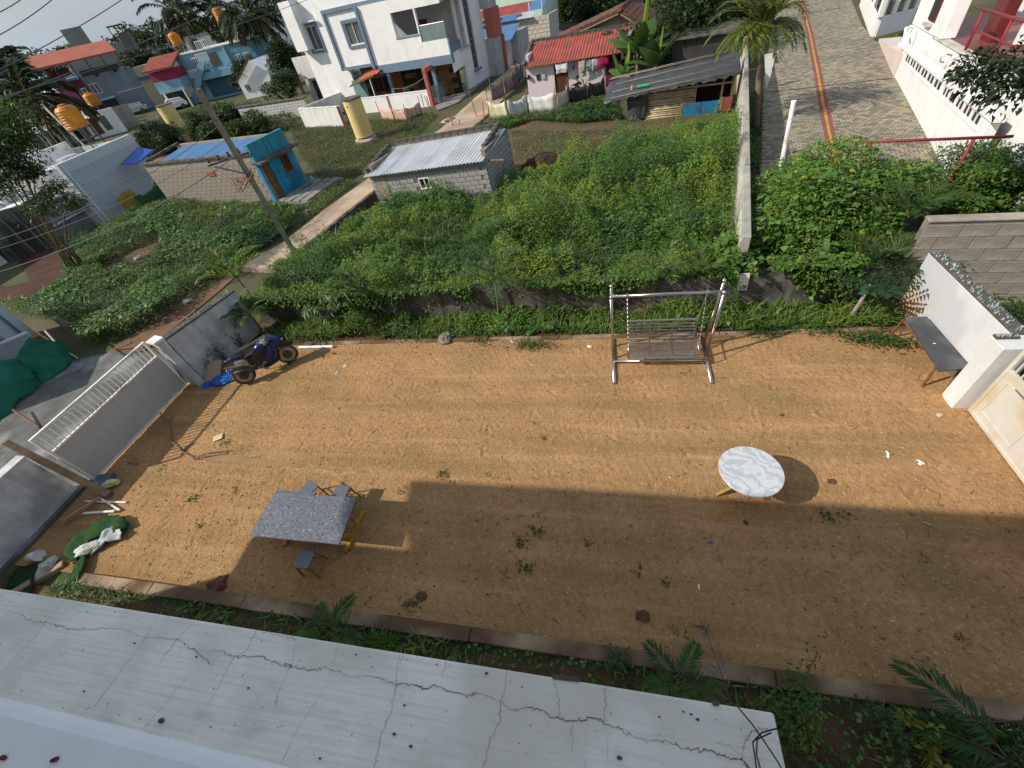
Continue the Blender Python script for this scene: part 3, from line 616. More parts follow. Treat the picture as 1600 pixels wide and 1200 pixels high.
# black bench
B = thing('black_bench', 'long black stone bench on brown legs against the white wall', 'bench', (6.66, 7.98, .02))
blk = mat('black_stone', (.045, .05, .055), .35, .25, 3, spec=.5, stain=((.10, .11, .11), .5, 2))
MB().hexa([(-.28, -.92, .56), (.30, -.82, .56), (.27, .83, .56), (-.14, .83, .56), (-.28, -.92, .59), (.30, -.82, .59), (.27, .83, .59), (-.14, .83, .59)]).build('seat_slab', blk, B, bevel=.004)
rst = mat('rusty_steel', (.19, .085, .04), .8, .3, 8)
for y in (-.72, .74):
    for x in (-.2, .22): MB().bar((x, y, .55), (x-.05 if x < 0 else x, y*1.08, 0), .035).build('leg', rst, B)
MB().bar((-.2, -.85, .54), (-.17, .8, .54), .035).bar((.22, -.8, .54), (.22, .8, .54), .035).build('frame', rst, B)
MB().box(-.02, -.1, .591, .03, -.08, .595).build('chip', white, B)
# ================================================================ MOTORCYCLE
def loft(sec, n=12, p=2.4):
    """body through superellipse sections (x, yc, zc, half width, half height)"""
    b = MB(); V = []; F = []
    for x, yc, zc, w, h in sec:
        for j in range(n):
            t = 2*math.pi*j/n; c, s = math.cos(t), math.sin(t); V.append((x, yc+w*math.copysign(abs(c)**(2/p), c), zc+h*math.copysign(abs(s)**(2/p), s)))
    for i in range(len(sec)-1):
        for j in range(n): F.append((i*n+j, i*n+(j+1) % n, (i+1)*n+(j+1) % n, (i+1)*n+j))
    F.append(tuple(range(n))[::-1]); F.append(tuple((len(sec)-1)*n+j for j in range(n))); return b.add(V, F)
blue_p = mat('blue_paint', (.009, .013, .11), .25, .12, 4, spec=.6); rubber = mat('tyre_rubber', (.022, .021, .02), .85, .3, 12, stain=((.16, .09, .04), .9, 6))
blackp = mat('black_plastic', (.018, .018, .02), .5, .2, 6); alu = mat('grey_alloy', (.32, .32, .33), .4, .15, 8, metal=.8); greym = mat('dark_metal', (.07, .07, .075), .45, .2, 8, metal=.6)
bk = thing('motorcycle', 'blue sports motorcycle on its side stand near the left corner of the sand yard', 'motorcycle', (-10.6, 7.31, .02), math.radians(43.8))
bk.rotation_euler = (math.radians(-9), 0, math.radians(43.8))
def wheel(x, w):
    tor = MB(); V = []; F = []; n, m = 28, 8
    for i in range(n):
        a = 2*math.pi*i/n
        for j in range(m):
            t = 2*math.pi*j/m; r = .262+.048*math.cos(t); V.append((x+r*math.cos(a), w*math.sin(t), .31+r*math.sin(a)))
    for i in range(n):
        for j in range(m): F.append((i*m+j, i*m+(j+1) % m, ((i+1) % n)*m+(j+1) % m, ((i+1) % n)*m+j))
    tyre = tor.add(V, F).build('wheel', rubber, bk, smooth=True)
    r = MB().lathe([(.235, -.03), (.235, .03), (.21, .035), (.21, -.035)], (x, 0, .31), 28, 'y')
    for k in range(5):
        a = 2*math.pi*k/5+.2
        for da in (-.16, .16): r.bar((x+.04*math.cos(a), 0, .31+.04*math.sin(a)), (x+.22*math.cos(a+da), 0, .31+.22*math.sin(a+da)), .018, .022, up=(0, 1, 0))
    r.lathe([(.05, -.045), (.05, .045)], (x, 0, .31), 14, 'y'); r.build('rim', alu, tyre)
    MB().lathe([(.135, -.05), (.135, -.045)], (x, 0, .31), 24, 'y').build('brake_disc', greym, tyre)
wheel(0, .068); wheel(1.325, .052)
loft([(.62, 0, .86, .05, .03), (.68, 0, .88, .12, .08), (.80, 0, .90, .155, .11), (.95, 0, .90, .15, .10), (1.05, 0, .86, .10, .07)]).build('fuel_tank', blue_p, bk, smooth=True)
MB().lathe([(.04, 0), (.035, .012)], (.84, 0, 1.005), 12).build('tank_cap', alu, bk)
loft([(.28, 0, .82, .10, .02), (.40, 0, .80, .135, .035), (.55, 0, .80, .12, .04), (.66, 0, .84, .09, .04)]).build('seat', blackp, bk, smooth=True)
loft([(-.10, 0, .93, .05, .02), (.02, 0, .92, .085, .03), (.20, 0, .885, .095, .035), (.33, 0, .84, .09, .03)]).build('pillion_seat', blackp, bk, smooth=True)
loft([(-.20, 0, .93, .03, .015), (-.12, 0, .90, .07, .04), (.10, 0, .85, .11, .05), (.36, 0, .77, .10, .05)]).build('tail_fairing', blue_p, bk, smooth=True)
MB().hexa([(.34, -.11, .50), (.98, -.12, .40), (.98, .12, .40), (.34, .11, .50), (.30, -.1, .76), (.98, -.13, .80), (.98, .13, .80), (.30, .1, .76)]).build('side_cover', blackp, bk, bevel=.02); loft([(.58, 0, .27, .05, .03), (.75, 0, .27, .13, .06), (1.0, 0, .33, .15, .09), (1.14, 0, .42, .1, .08)]).build('belly_fairing', blackp, bk, smooth=True)
for s in (-1, 1):
    P = [(1.30, .90), (1.36, .80), (1.18, .62), (1.10, .47), (.98, .36), (.86, .40), (.80, .52), (.88, .62), (.94, .76), (1.02, .88)]; b = MB(); n = len(P)
    V = [(x, s*(.17+.02*math.sin(i)), z) for i, (x, z) in enumerate(P)]+[(x-.02, s*.12, z) for x, z in P]; b.add(V, [tuple(range(n)), tuple(range(2*n-1, n-1, -1))]+[(i, (i+1) % n, n+(i+1) % n, n+i) for i in range(n)])
    o = b.build('side_fairing', blue_p, bk, bevel=.01)
    MB().add([(1.05, s*.195, .66), (.86, s*.195, .40), (.90, s*.195, .38), (1.10, s*.195, .62)], [(0, 1, 2, 3)]).build('stripe', blackp, o)
loft([(1.02, 0, .95, .15, .05), (1.18, 0, .97, .17, .09), (1.34, 0, .90, .14, .09), (1.46, 0, .82, .05, .04)]).build('front_fairing', blue_p, bk, smooth=True)
loft([(1.38, 0, .85, .10, .035), (1.46, 0, .82, .07, .03), (1.475, 0, .815, .03, .02)]).build('headlight', mat('lamp_lens', (.5, .52, .55), .1, .05, spec=.8), bk)
b = MB().add([(1.08, -.12, 1.03), (1.08, .12, 1.03), (1.30, .09, 1.0), (1.30, -.09, 1.0), (1.10, 0, 1.13), (1.22, 0, 1.10)], [(0, 4, 5, 3), (1, 2, 5, 4), (0, 1, 4), (2, 3, 5)]).build('windscreen', mat('smoked_screen', (.05, .05, .06), .08, .1, spec=.7), bk)
loft([(1.12, 0, .66, .06, .015), (1.30, 0, .66, .065, .02), (1.48, 0, .62, .06, .015), (1.58, 0, .55, .04, .01)]).build('front_mudguard', blackp, bk, smooth=True)
loft([(.72, 0, .45, .12, .16), (.85, 0, .48, .15, .2), (1.0, 0, .52, .13, .16), (1.06, 0, .55, .08, .1)]).build('engine', greym, bk, smooth=True)
MB().bar((.55, .1, .75), (1.12, .06, .88), .05, .07).bar((.55, -.1, .75), (1.12, -.06, .88), .05, .07).bar((.55, .1, .42), (.5, .1, .78), .05).bar((.55, -.1, .42), (.5, -.1, .78), .05).build('frame', greym, bk)
MB().bar((0, .09, .31), (.62, .08, .42), .04, .06).bar((0, -.09, .31), (.62, -.08, .42), .04, .06).build('swing_arm', greym, bk)
for s in (-1, 1): MB().tube([(1.325, s*.085, .31), (1.10, s*.085, .98)], .024, 8).build('fork', alu, bk, smooth=True)
hb = MB().tube([(1.02, -.32, .95), (1.08, -.1, 1.0), (1.08, .1, 1.0), (1.02, .32, .95)], .014, 6).build('handlebar', blackp, bk)
for s in (-1, 1):
    MB().tube([(1.02, s*.32, .95), (1.04, s*.22, .965)], .02, 8).build('grip', rubber, hb)
    MB().tube([(1.22, s*.12, 1.02), (1.16, s*.27, 1.13)], .008, 5).ball((1.15, s*.31, 1.15), .07, 8, (.35, 1, .6)).build('mirror', blackp, bk, smooth=True)
loft([(-.12, -.17, .53, .05, .06), (.10, -.17, .47, .06, .065), (.30, -.16, .40, .05, .055), (.42, -.13, .36, .025, .025)]).build('exhaust', mat('exhaust_black', (.06, .06, .065), .5, .2, metal=.5), bk, smooth=True)
MB().lathe([(.05, -.16), (.045, -.11)], (0, -.17, .535), 12, 'x').build('exhaust_tip', alu, bk)
MB().bar((-.18, 0, .86), (-.34, 0, .52), .09, .012).build('rear_mudguard', blackp, bk); MB().box(-.30, -.09, .56, -.29, .09, .66).build('number_plate', mat('plate_white', (.7, .7, .68), .5), bk)
MB().tube([(.62, .12, .33), (.56, .30, .045)], .013, 6).build('side_stand', greym, bk); MB().bar((.55, -.14, .38), (.55, -.26, .38), .03).build('foot_peg', greym, bk); MB().bar((.55, .14, .38), (.55, .26, .38), .03).build('foot_peg', greym, bk)
hc = thing('bag_on_handlebar', 'crumpled grey bag hung over the motorcycle handlebar', 'bag', (-9.93, 8.05, 1.0))
b = MB().ball((0, 0, 0), .13, 10, (1.1, .8, .75)); b.v = [(x+random.uniform(-.018, .018), y+random.uniform(-.018, .018), z+random.uniform(-.02, .02)) for x, y, z in b.v]; b.build('bag_body', mat('grey_cloth', (.17, .18, .19), .9, .25, 6, bump=.4, bscale=12), hc)
# ================================================================ LOOSE THINGS IN THE YARD
pvc = mat('grey_pvc', (.30, .33, .36), .45, .1, 4); wpvc = mat('white_pvc', (.74, .75, .74), .4, .06, 4, stain=((.5, .42, .3), .4, 3)); wood = mat('weathered_wood', (.24, .15, .085), .85, .3, 3, streak=((.13, .075, .04), .5), bump=.3, bscale=30)
def pole_thing(name, label, cat, a, b, r, m, group=None, square=None):
    a, b = Vector(a), Vector(b); k = MB()
    if square: k.bar(b-b, a-b, *square)
    else: k.tube([b-b, a-b], r, 10)
    return tag(k.build(name, m, loc=tuple(b)), label, cat, group)
pole_thing('white_pipe', 'white plastic pipe lying on the sand behind the front wheel of the motorcycle', 'pipe', (-9.75, 8.86, .07), (-8.5, 8.86, .07), .05, wpvc)
pole_thing('grey_pipe', 'thick grey plastic pipe end sticking up behind the motorcycle seat', 'pipe', (-12.1, 8.35, .15), (-10.9, 9.05, .45), .05, pvc)
pole_thing('grey_pipe', 'grey pipe lying low across the blue tarpaulin heap', 'pipe', (-11.75, 7.75, .2), (-10.95, 7.9, .22), .045, pvc)
pole_thing('grey_pipe', 'thin white pipe lying on the blue tarpaulin', 'pipe', (-11.85, 7.35, .1), (-11.35, 7.95, .2), .02, wpvc)
pole_thing('yellow_bamboo', 'thin yellow cane leaning between the cardboard and the weeds', 'cane', (-12.2, 8.0, .1), (-11.35, 9.6, .35), .018, mat('yellow_cane', (.42, .30, .07), .6, .2))
def rumple(name, label, cat, c, r, m, sq=(1, 1, .3), n=14, amp=.05, seed=1, rz=0):
    b = MB().ball((0, 0, 0), 1, n); q = random.Random(seed); v = np.array(b.v)
    k = 1+amp*(np.sin(v[:, 0]*5+seed)+np.sin(v[:, 1]*6.3+seed*2)+np.sin(v[:, 2]*7+v[:, 0]*4))+rng.normal(0, amp*.45, len(v)); v = v*k[:, None]*np.array(sq)*r; v[:, 2] = np.maximum(v[:, 2], -.02)
    b.v = [tuple(p) for p in v]; return tag(b.build(name, m, smooth=False, loc=c, rz=rz), label, cat)
tarp = mat('blue_tarp', (.012, .10, .38), .45, .25, 4); sackw = mat('white_sack', (.55, .55, .53), .7, .15, 7, stain=((.35, .33, .28), .6, 5)); plast = mat('clear_plastic', (.42, .44, .44), .3, .2, 8)
rumple('blue_tarp', 'bright blue tarpaulin heap beside the cardboard', 'tarpaulin', (-11.6, 7.5, .04), .42, tarp, (1.25, .7, .32), 16, .07, 3, .5)
rumple('blue_tarp', 'small corner of blue tarpaulin lying at the foot of the gate post', 'tarpaulin', (-12.12, 7.18, .04), .14, tarp, (1, .9, .6), 10, .08, 4)
rumple('plastic_bag', 'pale yellow plastic bag on the heap behind the motorcycle', 'bag', (-11.25, 7.95, .22), .2, mat('pale_yellow_plastic', (.55, .55, .33), .5), (1, .8, .9), 12, .08, 6)
cb = mat('cardboard', (.36, .28, .21), .9, .1, 3)
t = thing('cardboard_sheet', 'flat brown cardboard leaning against the grey wall end', 'cardboard', (-12.05, 7.55, .03), .1); MB().add([(-.3, -.2, .0), (.22, -.12, .02), (.26, .34, .38), (-.04, .32, .40), (-.06, .44, .5), (-.3, .40, .48), (-.3, -.2, .015), (.22, -.12, .035), (.26, .34, .395), (-.04, .32, .415), (-.06, .44, .515), (-.3, .40, .495)], [(5, 4, 3, 2, 1, 0), (6, 7, 8, 9, 10, 11), (0, 1, 7, 6), (1, 2, 8, 7), (2, 3, 9, 8), (3, 4, 10, 9), (4, 5, 11, 10), (5, 0, 6, 11)]).build('sheet', cb, t)
def rock(c, r, label, m, sq=(1, .8, .55), seed=0, name='stone', group=None):
    b = MB().ball((0, 0, 0), 1, 7); v = np.array(b.v); q = np.random.default_rng(seed); v = v*(1+q.normal(0, .13, (len(v), 1)))*np.array(sq)*r; b.v = [tuple(p) for p in v]
    return tag(b.build(name, m, loc=c, rz=seed), label, 'stone', group)
stone = mat('grey_stone', (.19, .165, .14), .9, .3, 5, bump=.5, bscale=15)
rock((-4.8, 9.1, .06), .27, 'large grey stone on the back kerb between the motorcycle and the swing', stone, seed=2)
pale = mat('pale_cement_lump', (.50, .42, .30), .95, .15, 5, bump=.4)
for k, (px, py, r, lab) in enumerate(((540, 572, .1, 'pale cement lump in the sand right of the motorcycle'), (527, 583, .08, 'flat pale cement crumb next to the cement lump by the motorcycle'), (800, 533, .06, 'small white chip on the sand below the back kerb'), (921, 541, .07, 'white crumpled scrap on the sand left of the swing'), (1468, 648, .07, 'small brick-coloured chip near the white pillar'), (1438, 724, .035, 'pale pebble in the sand between round table and right gate'), (1165, 816, .05, 'brown clod in the shade below the round table'), (1222, 648, .05, 'dark pebble on the sand above the round table'))):
    p = G(px, py, .03); rock((p.x, p.y, gz_at(p.x, p.y)+.004), r, lab, pale if k in (0, 1, 4) else (white if k in (2, 3, 5) else soil), (1, .75, .35), k+3)
clod = mat('red_root_clod', (.12, .055, .035), .95, .4, 8, bump=.6)
for px, py, r, lab in ((658, 932, .1, 'dark red root clod in the shade below the granite table'), (1005, 962, .11, 'brown shrivelled root clod next to the front palm frond'), (340, 915, .22, 'reddish soil heap on the front kerb near the left corner'), (1300, 752, .07, 'dark red leaf scrap right of the round table shadow')):
    p = G(px, py, .03); rumple('soil_clod', lab, 'clod', (p.x, p.y, .03), r, clod, (1, .8, .35), 10, .12, px)
# left heap
pole_thing('timber_beam', 'old brown timber beam leaning over the near end of the sliding gate', 'beam', (-12.02, 3.40, .09), tuple(G(10, 692, 1.62)), .08, wood, square=(.15, .13))
MB().box(-.22, -.18, 0, .22, .16, .12).build('dark_slab', slate, loc=(-12.62, 3.78, .02), rz=.2); tag(bpy.data.objects['dark_slab'], 'dark stone offcut at the near foot of the sliding gate', 'slab')
rumple('printed_sack', 'white and yellow printed sack under the timber beam', 'sack', (-12.25, 3.68, .12), .2, mat('printed_sack', (.60, .59, .50), .6, .1, 6, stain=((.55, .45, .05), .6, 8)), (1.2, .6, .35), 12, .08, 8, .3)
for k, (a, b, w, m, lab) in enumerate((((133, 783), (197, 785), .02, wpvc, 'topmost white square tube of the loose pile by the beam'), ((155, 777), (188, 798), .02, wpvc, 'white square tube slanting under the other white tubes'), ((127, 803), (181, 800), .024, wpvc, 'lowest white square tube of the loose pile by the beam'), ((102, 813), (160, 778), .022, mat('pale_wood', (.4, .3, .2), .8), 'pale wooden stick beside the loose white tubes'), ((102, 820), (150, 790), .025, wood, 'dark wooden stick lying next to the pale stick'))):
    p, q = G(*a, .05), G(*b, .05); p.z = .04+k*.012; q.z = .05+k*.02; pole_thing('loose_tube' if k < 3 else 'wooden_stick', lab, 'tube' if k < 3 else 'stick', p, q, .02, m, square=(w*2, w*1.6))
turf = mat('artificial_turf', (.02, .075, .015), .9, .35, 30, bump=.8, bscale=300, fine=.5); turfd = mat('dark_turf', (.012, .04, .012), .9, .35, 30, bump=.8, bscale=300, fine=.5); backing = mat('turf_backing', (.42, .44, .45), .7, .15, 6)
def cloth(name, label, cat, rows, m, amp=.03, seed=0, thick=.012, kind=None):
    """a rumpled sheet through a grid of survey points (rows of world points)"""
    q = np.random.default_rng(seed); R = len(rows); Cn = len(rows[0]); V = []
    sub = 5; Rr, Cc = (R-1)*sub+1, (Cn-1)*sub+1; A = np.array([[tuple(p) for p in r] for r in rows], float)
    for i in range(Rr):
        for j in range(Cc):
            a, b = i/sub, j/sub; i0, j0 = min(R-2, int(a)), min(Cn-2, int(b)); u, v = a-i0, b-j0
            V.append(A[i0, j0]*(1-u)*(1-v)+A[i0+1, j0]*u*(1-v)+A[i0, j0+1]*(1-u)*v+A[i0+1, j0+1]*u*v)
    V = np.array(V); V += q.normal(0, amp*.35, V.shape)+np.stack([np.sin(V[:, 1]*9+seed), np.cos(V[:, 0]*8+seed), np.sin(V[:, 0]*11+V[:, 1]*7+seed)], 1)*amp*.6
    c = V.mean(0); V = V-c; b = MB(); F = [(i*Cc+j, i*Cc+j+1, (i+1)*Cc+j+1, (i+1)*Cc+j) for i in range(Rr-1) for j in range(Cc-1)]
    o = b.add([tuple(p) for p in V], F).build(name, m, loc=tuple(c), smooth=True); s = o.modifiers.new('thick', 'SOLIDIFY'); s.thickness = thick; return tag(o, label, cat)
def pts(z, *rows): return [[G(px, py, z if not isinstance(z, list) else z[i]) for px, py in r] for i, r in enumerate(rows)]
cloth('turf_roll', 'large folded piece of green artificial turf near the beam', 'turf', pts([.16, .2, .06], [(98, 860), (125, 832), (165, 806), (195, 806)], [(112, 880), (138, 848), (172, 826), (200, 818)], [(105, 882), (130, 858), (165, 845), (190, 835)]), turf, .04, 2, .02)
cloth('turf_strip', 'long strip of bright green artificial turf running down to the front kerb', 'turf', pts(.12, [(118, 862), (116, 885), (105, 910), (84, 920)], [(136, 866), (132, 890), (122, 905), (98, 922)]), turf, .03, 3, .02)
cloth('turf_piece', 'dark green turf piece by the foot of the front grey wall', 'turf', pts(.1, [(5, 918), (25, 890), (48, 878)], [(50, 922), (58, 900), (62, 886)]), turfd, .04, 4, .02)
cloth('turf_backing', 'grey back side of a curled turf piece beside the green roll', 'turf', pts([.2, .12], [(162, 830), (175, 822), (190, 830)], [(140, 870), (165, 850), (185, 842)]), backing, .04, 5, .01)
rumple('white_sack', 'white crumpled sack half under the folded turf', 'sack', tuple(G(138, 858, .1)), .24, sackw, (1.3, .7, .5), 12, .1, 3, .6)
rumple('white_sack', 'pale plastic sack on the ground in front of the dark green turf', 'sack', tuple(G(74, 886, .08)), .2, plast, (.8, 1, .6), 12, .12, 7)
t = thing('white_bucket', 'white plastic bucket tipped over beside the front grey wall', 'bucket', tuple(G(54, 869, .12)), .3); t.rotation_euler = (0, 1.45, .2); MB().lathe([(.09, -.14), (.12, .14), (.125, .14), (.125, .11), (.11, .10)], n=18).build('bucket_body', wpvc, t, smooth=False)
brick_r = mat('brick_kerb', (.34, .23, .15), .9, .25, 4, bump=.4)
t = thing('corner_kerb_stone', 'sandy kerb piece set at an angle at the left end of the front kerb', 'kerb stone', (-12.0, 1.38, .0), .8); MB().box(-.6, -.08, -.05, .55, .08, .10).build('stone_body', brick_r, t, bevel=.015)
t = thing('tile_piece', 'cream square tile lying alone on the sand near the gate', 'tile', (-10.2, 5.25, .04), .6); MB().box(-.12, -.1, 0, .12, .1, .012).box(-.02, -.02, .0121, .02, .02, .016).build('tile_body', mat('cream_tile', (.62, .5, .27), .5), t)
for k, (px, py, s, lab, m) in enumerate(((1109, 848, .035, 'tiny bright blue plastic scrap in the shade below the round table', tarp), (1388, 712, .06, 'thin white paper curl on the sand near the right gate', white), (1440, 722, .05, 'small white straw right of the paper curl', white), (398, 713, .06, 'small pale chip above the buried sand strip', cb), (1091, 916, .035, 'white scrap in the shade right of the middle', white), (1446, 818, .05, 'pale straw in the shade by the right gate', cb))):
    p = G(px, py, .03); z = gz_at(p.x, p.y)+.012; MB().bar((-s, 0, 0), (s, .3*s, .01), s*.6, .008).bar((s, .3*s, .01), (s*1.3, s*.9, .015), s*.5, .008).build('litter', m, loc=(p.x, p.y, z), rz=k*1.1); tag(bpy.context.scene.collection.objects[-1], lab, 'litter')
sheet('buried_strip', [(-10.15, 4.56, .044), (-9, 4.50, .036), (-7.5, 4.49, .036), (-6.2, 4.46, .03), (-4.9, 4.40, .012), (-4.9, 4.5, .012), (-6.2, 4.58, .03), (-7.5, 4.66, .036), (-9, 4.71, .036), (-10.1, 4.76, .044)], mat('sandy_concrete', (.34, .205, .10), .95, .22, 1.6, bump=.8, bscale=34, stain=((.27, .155, .07), .7, 1.6), fine=.4))
# dry branches by the gate
br = mat('dry_branch', (.22, .16, .11), .9, .25, 8)
t = thing('dry_branch', 'pale dry branches scattered on the sand beside the sliding gate', 'branch', (-10.9, 4.9, .03))
for pix in ([(355, 708), (320, 713), (302, 717), (285, 705), (268, 690)], [(302, 717), (322, 708), (358, 703)], [(285, 705), (300, 690)], [(268, 690), (262, 660), (272, 640)], [(262, 660), (250, 645)], [(200, 722), (215, 725), (205, 710)]):
    P = [G(px, py, .05+.03*i % .09)-Vector((-10.9, 4.9, .03)) for i, (px, py) in enumerate(pix)]; MB().tube(P, [.022*(1-.5*i/len(P)) for i in range(len(P))], 6).build('twig', br, t)
# loose crumbs and pebbles
n = 7500; x, y = scatter([(-12.4, 1.7), (6.8, 1.7), (6.8, 8.95), (-12.0, 8.95)], n); lv = Leaves(); z = np.array([gz_at(a, b) for a, b in zip(x, y)])+.002
sz = rng.uniform(.005, .015, n)*np.where(rng.random(n) < .06, 1.7, 1); pk = rng.random(n); cc = np.where((pk < .16)[:, None], [.55, .47, .36], np.where((pk < .5)[:, None], [.10, .06, .035], [.30, .17, .08])); P = np.stack([x, y, z], 1)
lv.leaf(P, rdir(n, -.02, .35), sz*2, sz*1.5, cc*rng.uniform(.7, 1.3, (n, 1)), fold=.5, droop=.3)
o = tag(lv.build('sand_crumbs', mat('crumb', (1, 1, 1), .9, attr=True, fine=0)), kind='stuff')
m_ = 3600; x, y = scatter([(-12.4, 1.7), (6.8, 1.7), (6.8, 8.95), (-12.0, 8.95)], m_); k = (rng.random(m_) < .35) | ((x < -5) & (y < 5)) | (y > 8.2); x, y = x[k], y[k]; m_ = len(x)
r_ = rng.uniform(.008, .026, m_)*np.where(rng.random(m_) < .05, 1.6, 1); oc = np.array([[1, 0, 0], [-1, 0, 0], [0, 1, 0], [0, -1, 0], [0, 0, .8], [0, 0, -.6]], float); V = oc[None]*r_[:, None, None]*rng.uniform(.6, 1.3, (m_, 6, 1))+np.stack([x, y, np.array([gz_at(a, b) for a, b in zip(x, y)])+r_*.2], 1)[:, None]
ft = np.array([[0, 2, 4], [2, 1, 4], [1, 3, 4], [3, 0, 4], [2, 0, 5], [1, 2, 5], [3, 1, 5], [0, 3, 5]]); F_ = (np.arange(m_)*6)[:, None, None]+ft[None]
tag(obj('sand_clods', raw_mesh('sand_clods', V.reshape(-1, 3), F_.reshape(-1, 3), None, mat('clod_sand', (.31, .175, .08), .95, .35, 6))), kind='stuff')
n = 420; x, y = scatter([(-12.4, 1.7), (6.8, 1.7), (6.8, 8.95), (-12.0, 8.95)], n); lv = Leaves(); P = np.stack([x, y, np.array([gz_at(a, b) for a, b in zip(x, y)])+.012], 1); d = rdir(n, -.02, .1)
lv.blade(P, d, rng.uniform(.05, .22, n), .007, rcol(n, (.09, .055, .03), .4), droop=.1); tag(lv.build('straw_litter', DRY), kind='stuff')
lv = Leaves()                                                      # weed tufts in the sand
for k in range(34):
    x0, y0 = rng.uniform(-11.5, 6.5), rng.choice([rng.uniform(1.8, 4.5), rng.uniform(1.8, 8.8)]); m_ = int(rng.integers(4, 18)); P = np.stack([x0+rng.normal(0, .05, m_), y0+rng.normal(0, .05, m_), np.full(m_, .03)], 1)
    lv.leaf(P, rdir(m_, .2, .9), rng.uniform(.03, .09, m_), .022, rcol(m_, (.05, .085, .02)))
for px, py in ((815, 848), (822, 885), (838, 830), (642, 945), (1290, 806), (690, 742), (300, 780), (355, 692)):
    p = G(px, py, .03); m_ = 34; P = np.stack([p.x+rng.normal(0, .09, m_), p.y+rng.normal(0, .06, m_), np.full(m_, .03)], 1); lv.leaf(P, rdir(m_, .1, .9), rng.uniform(.04, .1, m_), .025, rcol(m_, (.05, .09, .02)))
tag(lv.build('sand_weeds', LEAF), kind='stuff')
# ================================================================ ROADS AND FIELDS
def sheet_px(name, rows, m, skirt=.3): return sheet(name, [tuple(G(px, py, z)) for px, py, z in rows], m, None, None, skirt)
roadm = mat('village_concrete', (.46, .35, .25), .95, .12, .5, bump=.3, bscale=12, stain=((.33, .24, .16), .8, .35), fine=.2)
rl = [(372, 418, .2), (440, 380, .25), (510, 325, .4), (580, 275, .38), (640, 234, .25), (690, 200, .12), (745, 150, .06), (790, 112, .05), (830, 72, .05), (872, 46, .05)]
rr = [(900, 56, .05), (862, 82, .05), (832, 108, .05), (806, 136, .06), (745, 194, .12), (690, 226, .22), (640, 257, .34), (583, 298, .42), (530, 340, .47), (488, 380, .3), (440, 420, .2)]
sheet_px('village_road', rl+rr, roadm, .8)
fieldm = mat('ploughed_soil', (.125, .075, .042), .95, .25, .8, bump=.9, bscale=7, stain=((.08, .075, .03), .8, .9), dist=.12, fine=.4)
sheet('ploughed_field', [(-7, 19, .03), (6.2, 22, .03), (6.6, 27.6, .03), (-1, 30, .03), (-8.6, 33, .03), (-9.5, 29, .03)], fieldm)
apr = mat('apron_concrete', (.11, .11, .107), .9, .35, 1.2, bump=.4, bscale=15, stain=((.24, .25, .25), .3, .8), fine=.4)  # base grey darkened to stand in for the shade lying on the apron
sheet('gate_apron', [(-13.2, 1, .03), (-13.1, 7.3, .03), (-15.2, 8.7, .03), (-17.6, 8.9, .03), (-20.6, 8.2, .03), (-20.6, 3, .03), (-19, 0, .03)], apr)
pathm = mat('mud_path', (.15, .085, .048), .95, .25, 1.5, bump=.5, bscale=10, fine=.3)
sheet('mud_path', [tuple(G(*p, .02)) for p in ((160, 555), (205, 524), (262, 492), (330, 450), (374, 420), (388, 414), (342, 455), (262, 520), (225, 548))], pathm)
sheet('red_soil_patch', [tuple(G(*p, .02)) for p in ((215, 240), (330, 205), (345, 225), (280, 240), (225, 262))], mat('red_soil', (.25, .12, .07), .95, .2, 2))
sheet('bare_soil', [tuple(G(*p, .03)) for p in ((155, 420), (180, 395), (262, 368), (268, 395), (235, 425), (165, 440))], fieldm)
# ================================================================ RIGHT: neighbour's paved road
paver = mat('road_pavers', (.30, .26, .19), .9, .2, 1.1, bump=.2, bscale=30, fine=.3, stain=((.16, .15, .12), .7, .35)); N, K, b = nodes_of(paver)
t_ = N.new('ShaderNodeTexCoord'); mpp = N.new('ShaderNodeMapping'); mpp.inputs['Rotation'].default_value = (0, 0, math.radians(11.5)); K(t_.outputs['Object'], mpp.inputs['Vector'])
bt = N.new('ShaderNodeTexBrick'); bt.inputs['Scale'].default_value = 3.0; bt.inputs['Brick Width'].default_value = .72; bt.inputs['Row Height'].default_value = .62; bt.inputs['Mortar Size'].default_value = .035; bt.inputs['Mortar Smooth'].default_value = .3; bt.inputs['Bias'].default_value = 0
bt.inputs['Color1'].default_value = (.335, .295, .225, 1); bt.inputs['Color2'].default_value = (.14, .13, .11, 1); bt.inputs['Mortar'].default_value = (.06, .06, .045, 1); K(mpp.outputs['Vector'], bt.inputs['Vector'])
c0 = b.inputs['Base Color'].links[0].from_socket; mm = N.new('ShaderNodeMixRGB'); mm.blend_type = 'MULTIPLY'; mm.inputs['Fac'].default_value = .6; K(bt.outputs['Color'], mm.inputs['Color1']); K(c0, mm.inputs['Color2'])
gm = N.new('ShaderNodeMixRGB'); gm.blend_type = 'ADD'; gm.inputs['Fac'].default_value = 1.0; K(mm.outputs['Color'], gm.inputs['Color1']); K(mm.outputs['Color'], gm.inputs['Color2']); K(gm.outputs['Color'], b.inputs['Base Color'])
bp = N.new('ShaderNodeBump'); bp.inputs['Strength'].default_value = .6; bp.inputs['Distance'].default_value = .015; inv = N.new('ShaderNodeMath'); inv.operation = 'SUBTRACT'; inv.inputs[0].default_value = 1; K(bt.outputs['Fac'], inv.inputs[1]); K(inv.outputs[0], bp.inputs['Height']); K(bp.outputs['Normal'], b.inputs['Normal'])
PR = [G(1180, 330, .03), G(1187, 250, .03), G(1193, 120, .03), G(1225, -60, .03), G(1305, -60, .03), G(1347, 40, .03), G(1374, 68, .03), G(1399, 118, .03), G(1484, 274, .03), G(1500, 310, .03)]
sheet('paved_road', [tuple(p) for p in PR], paver, .03)
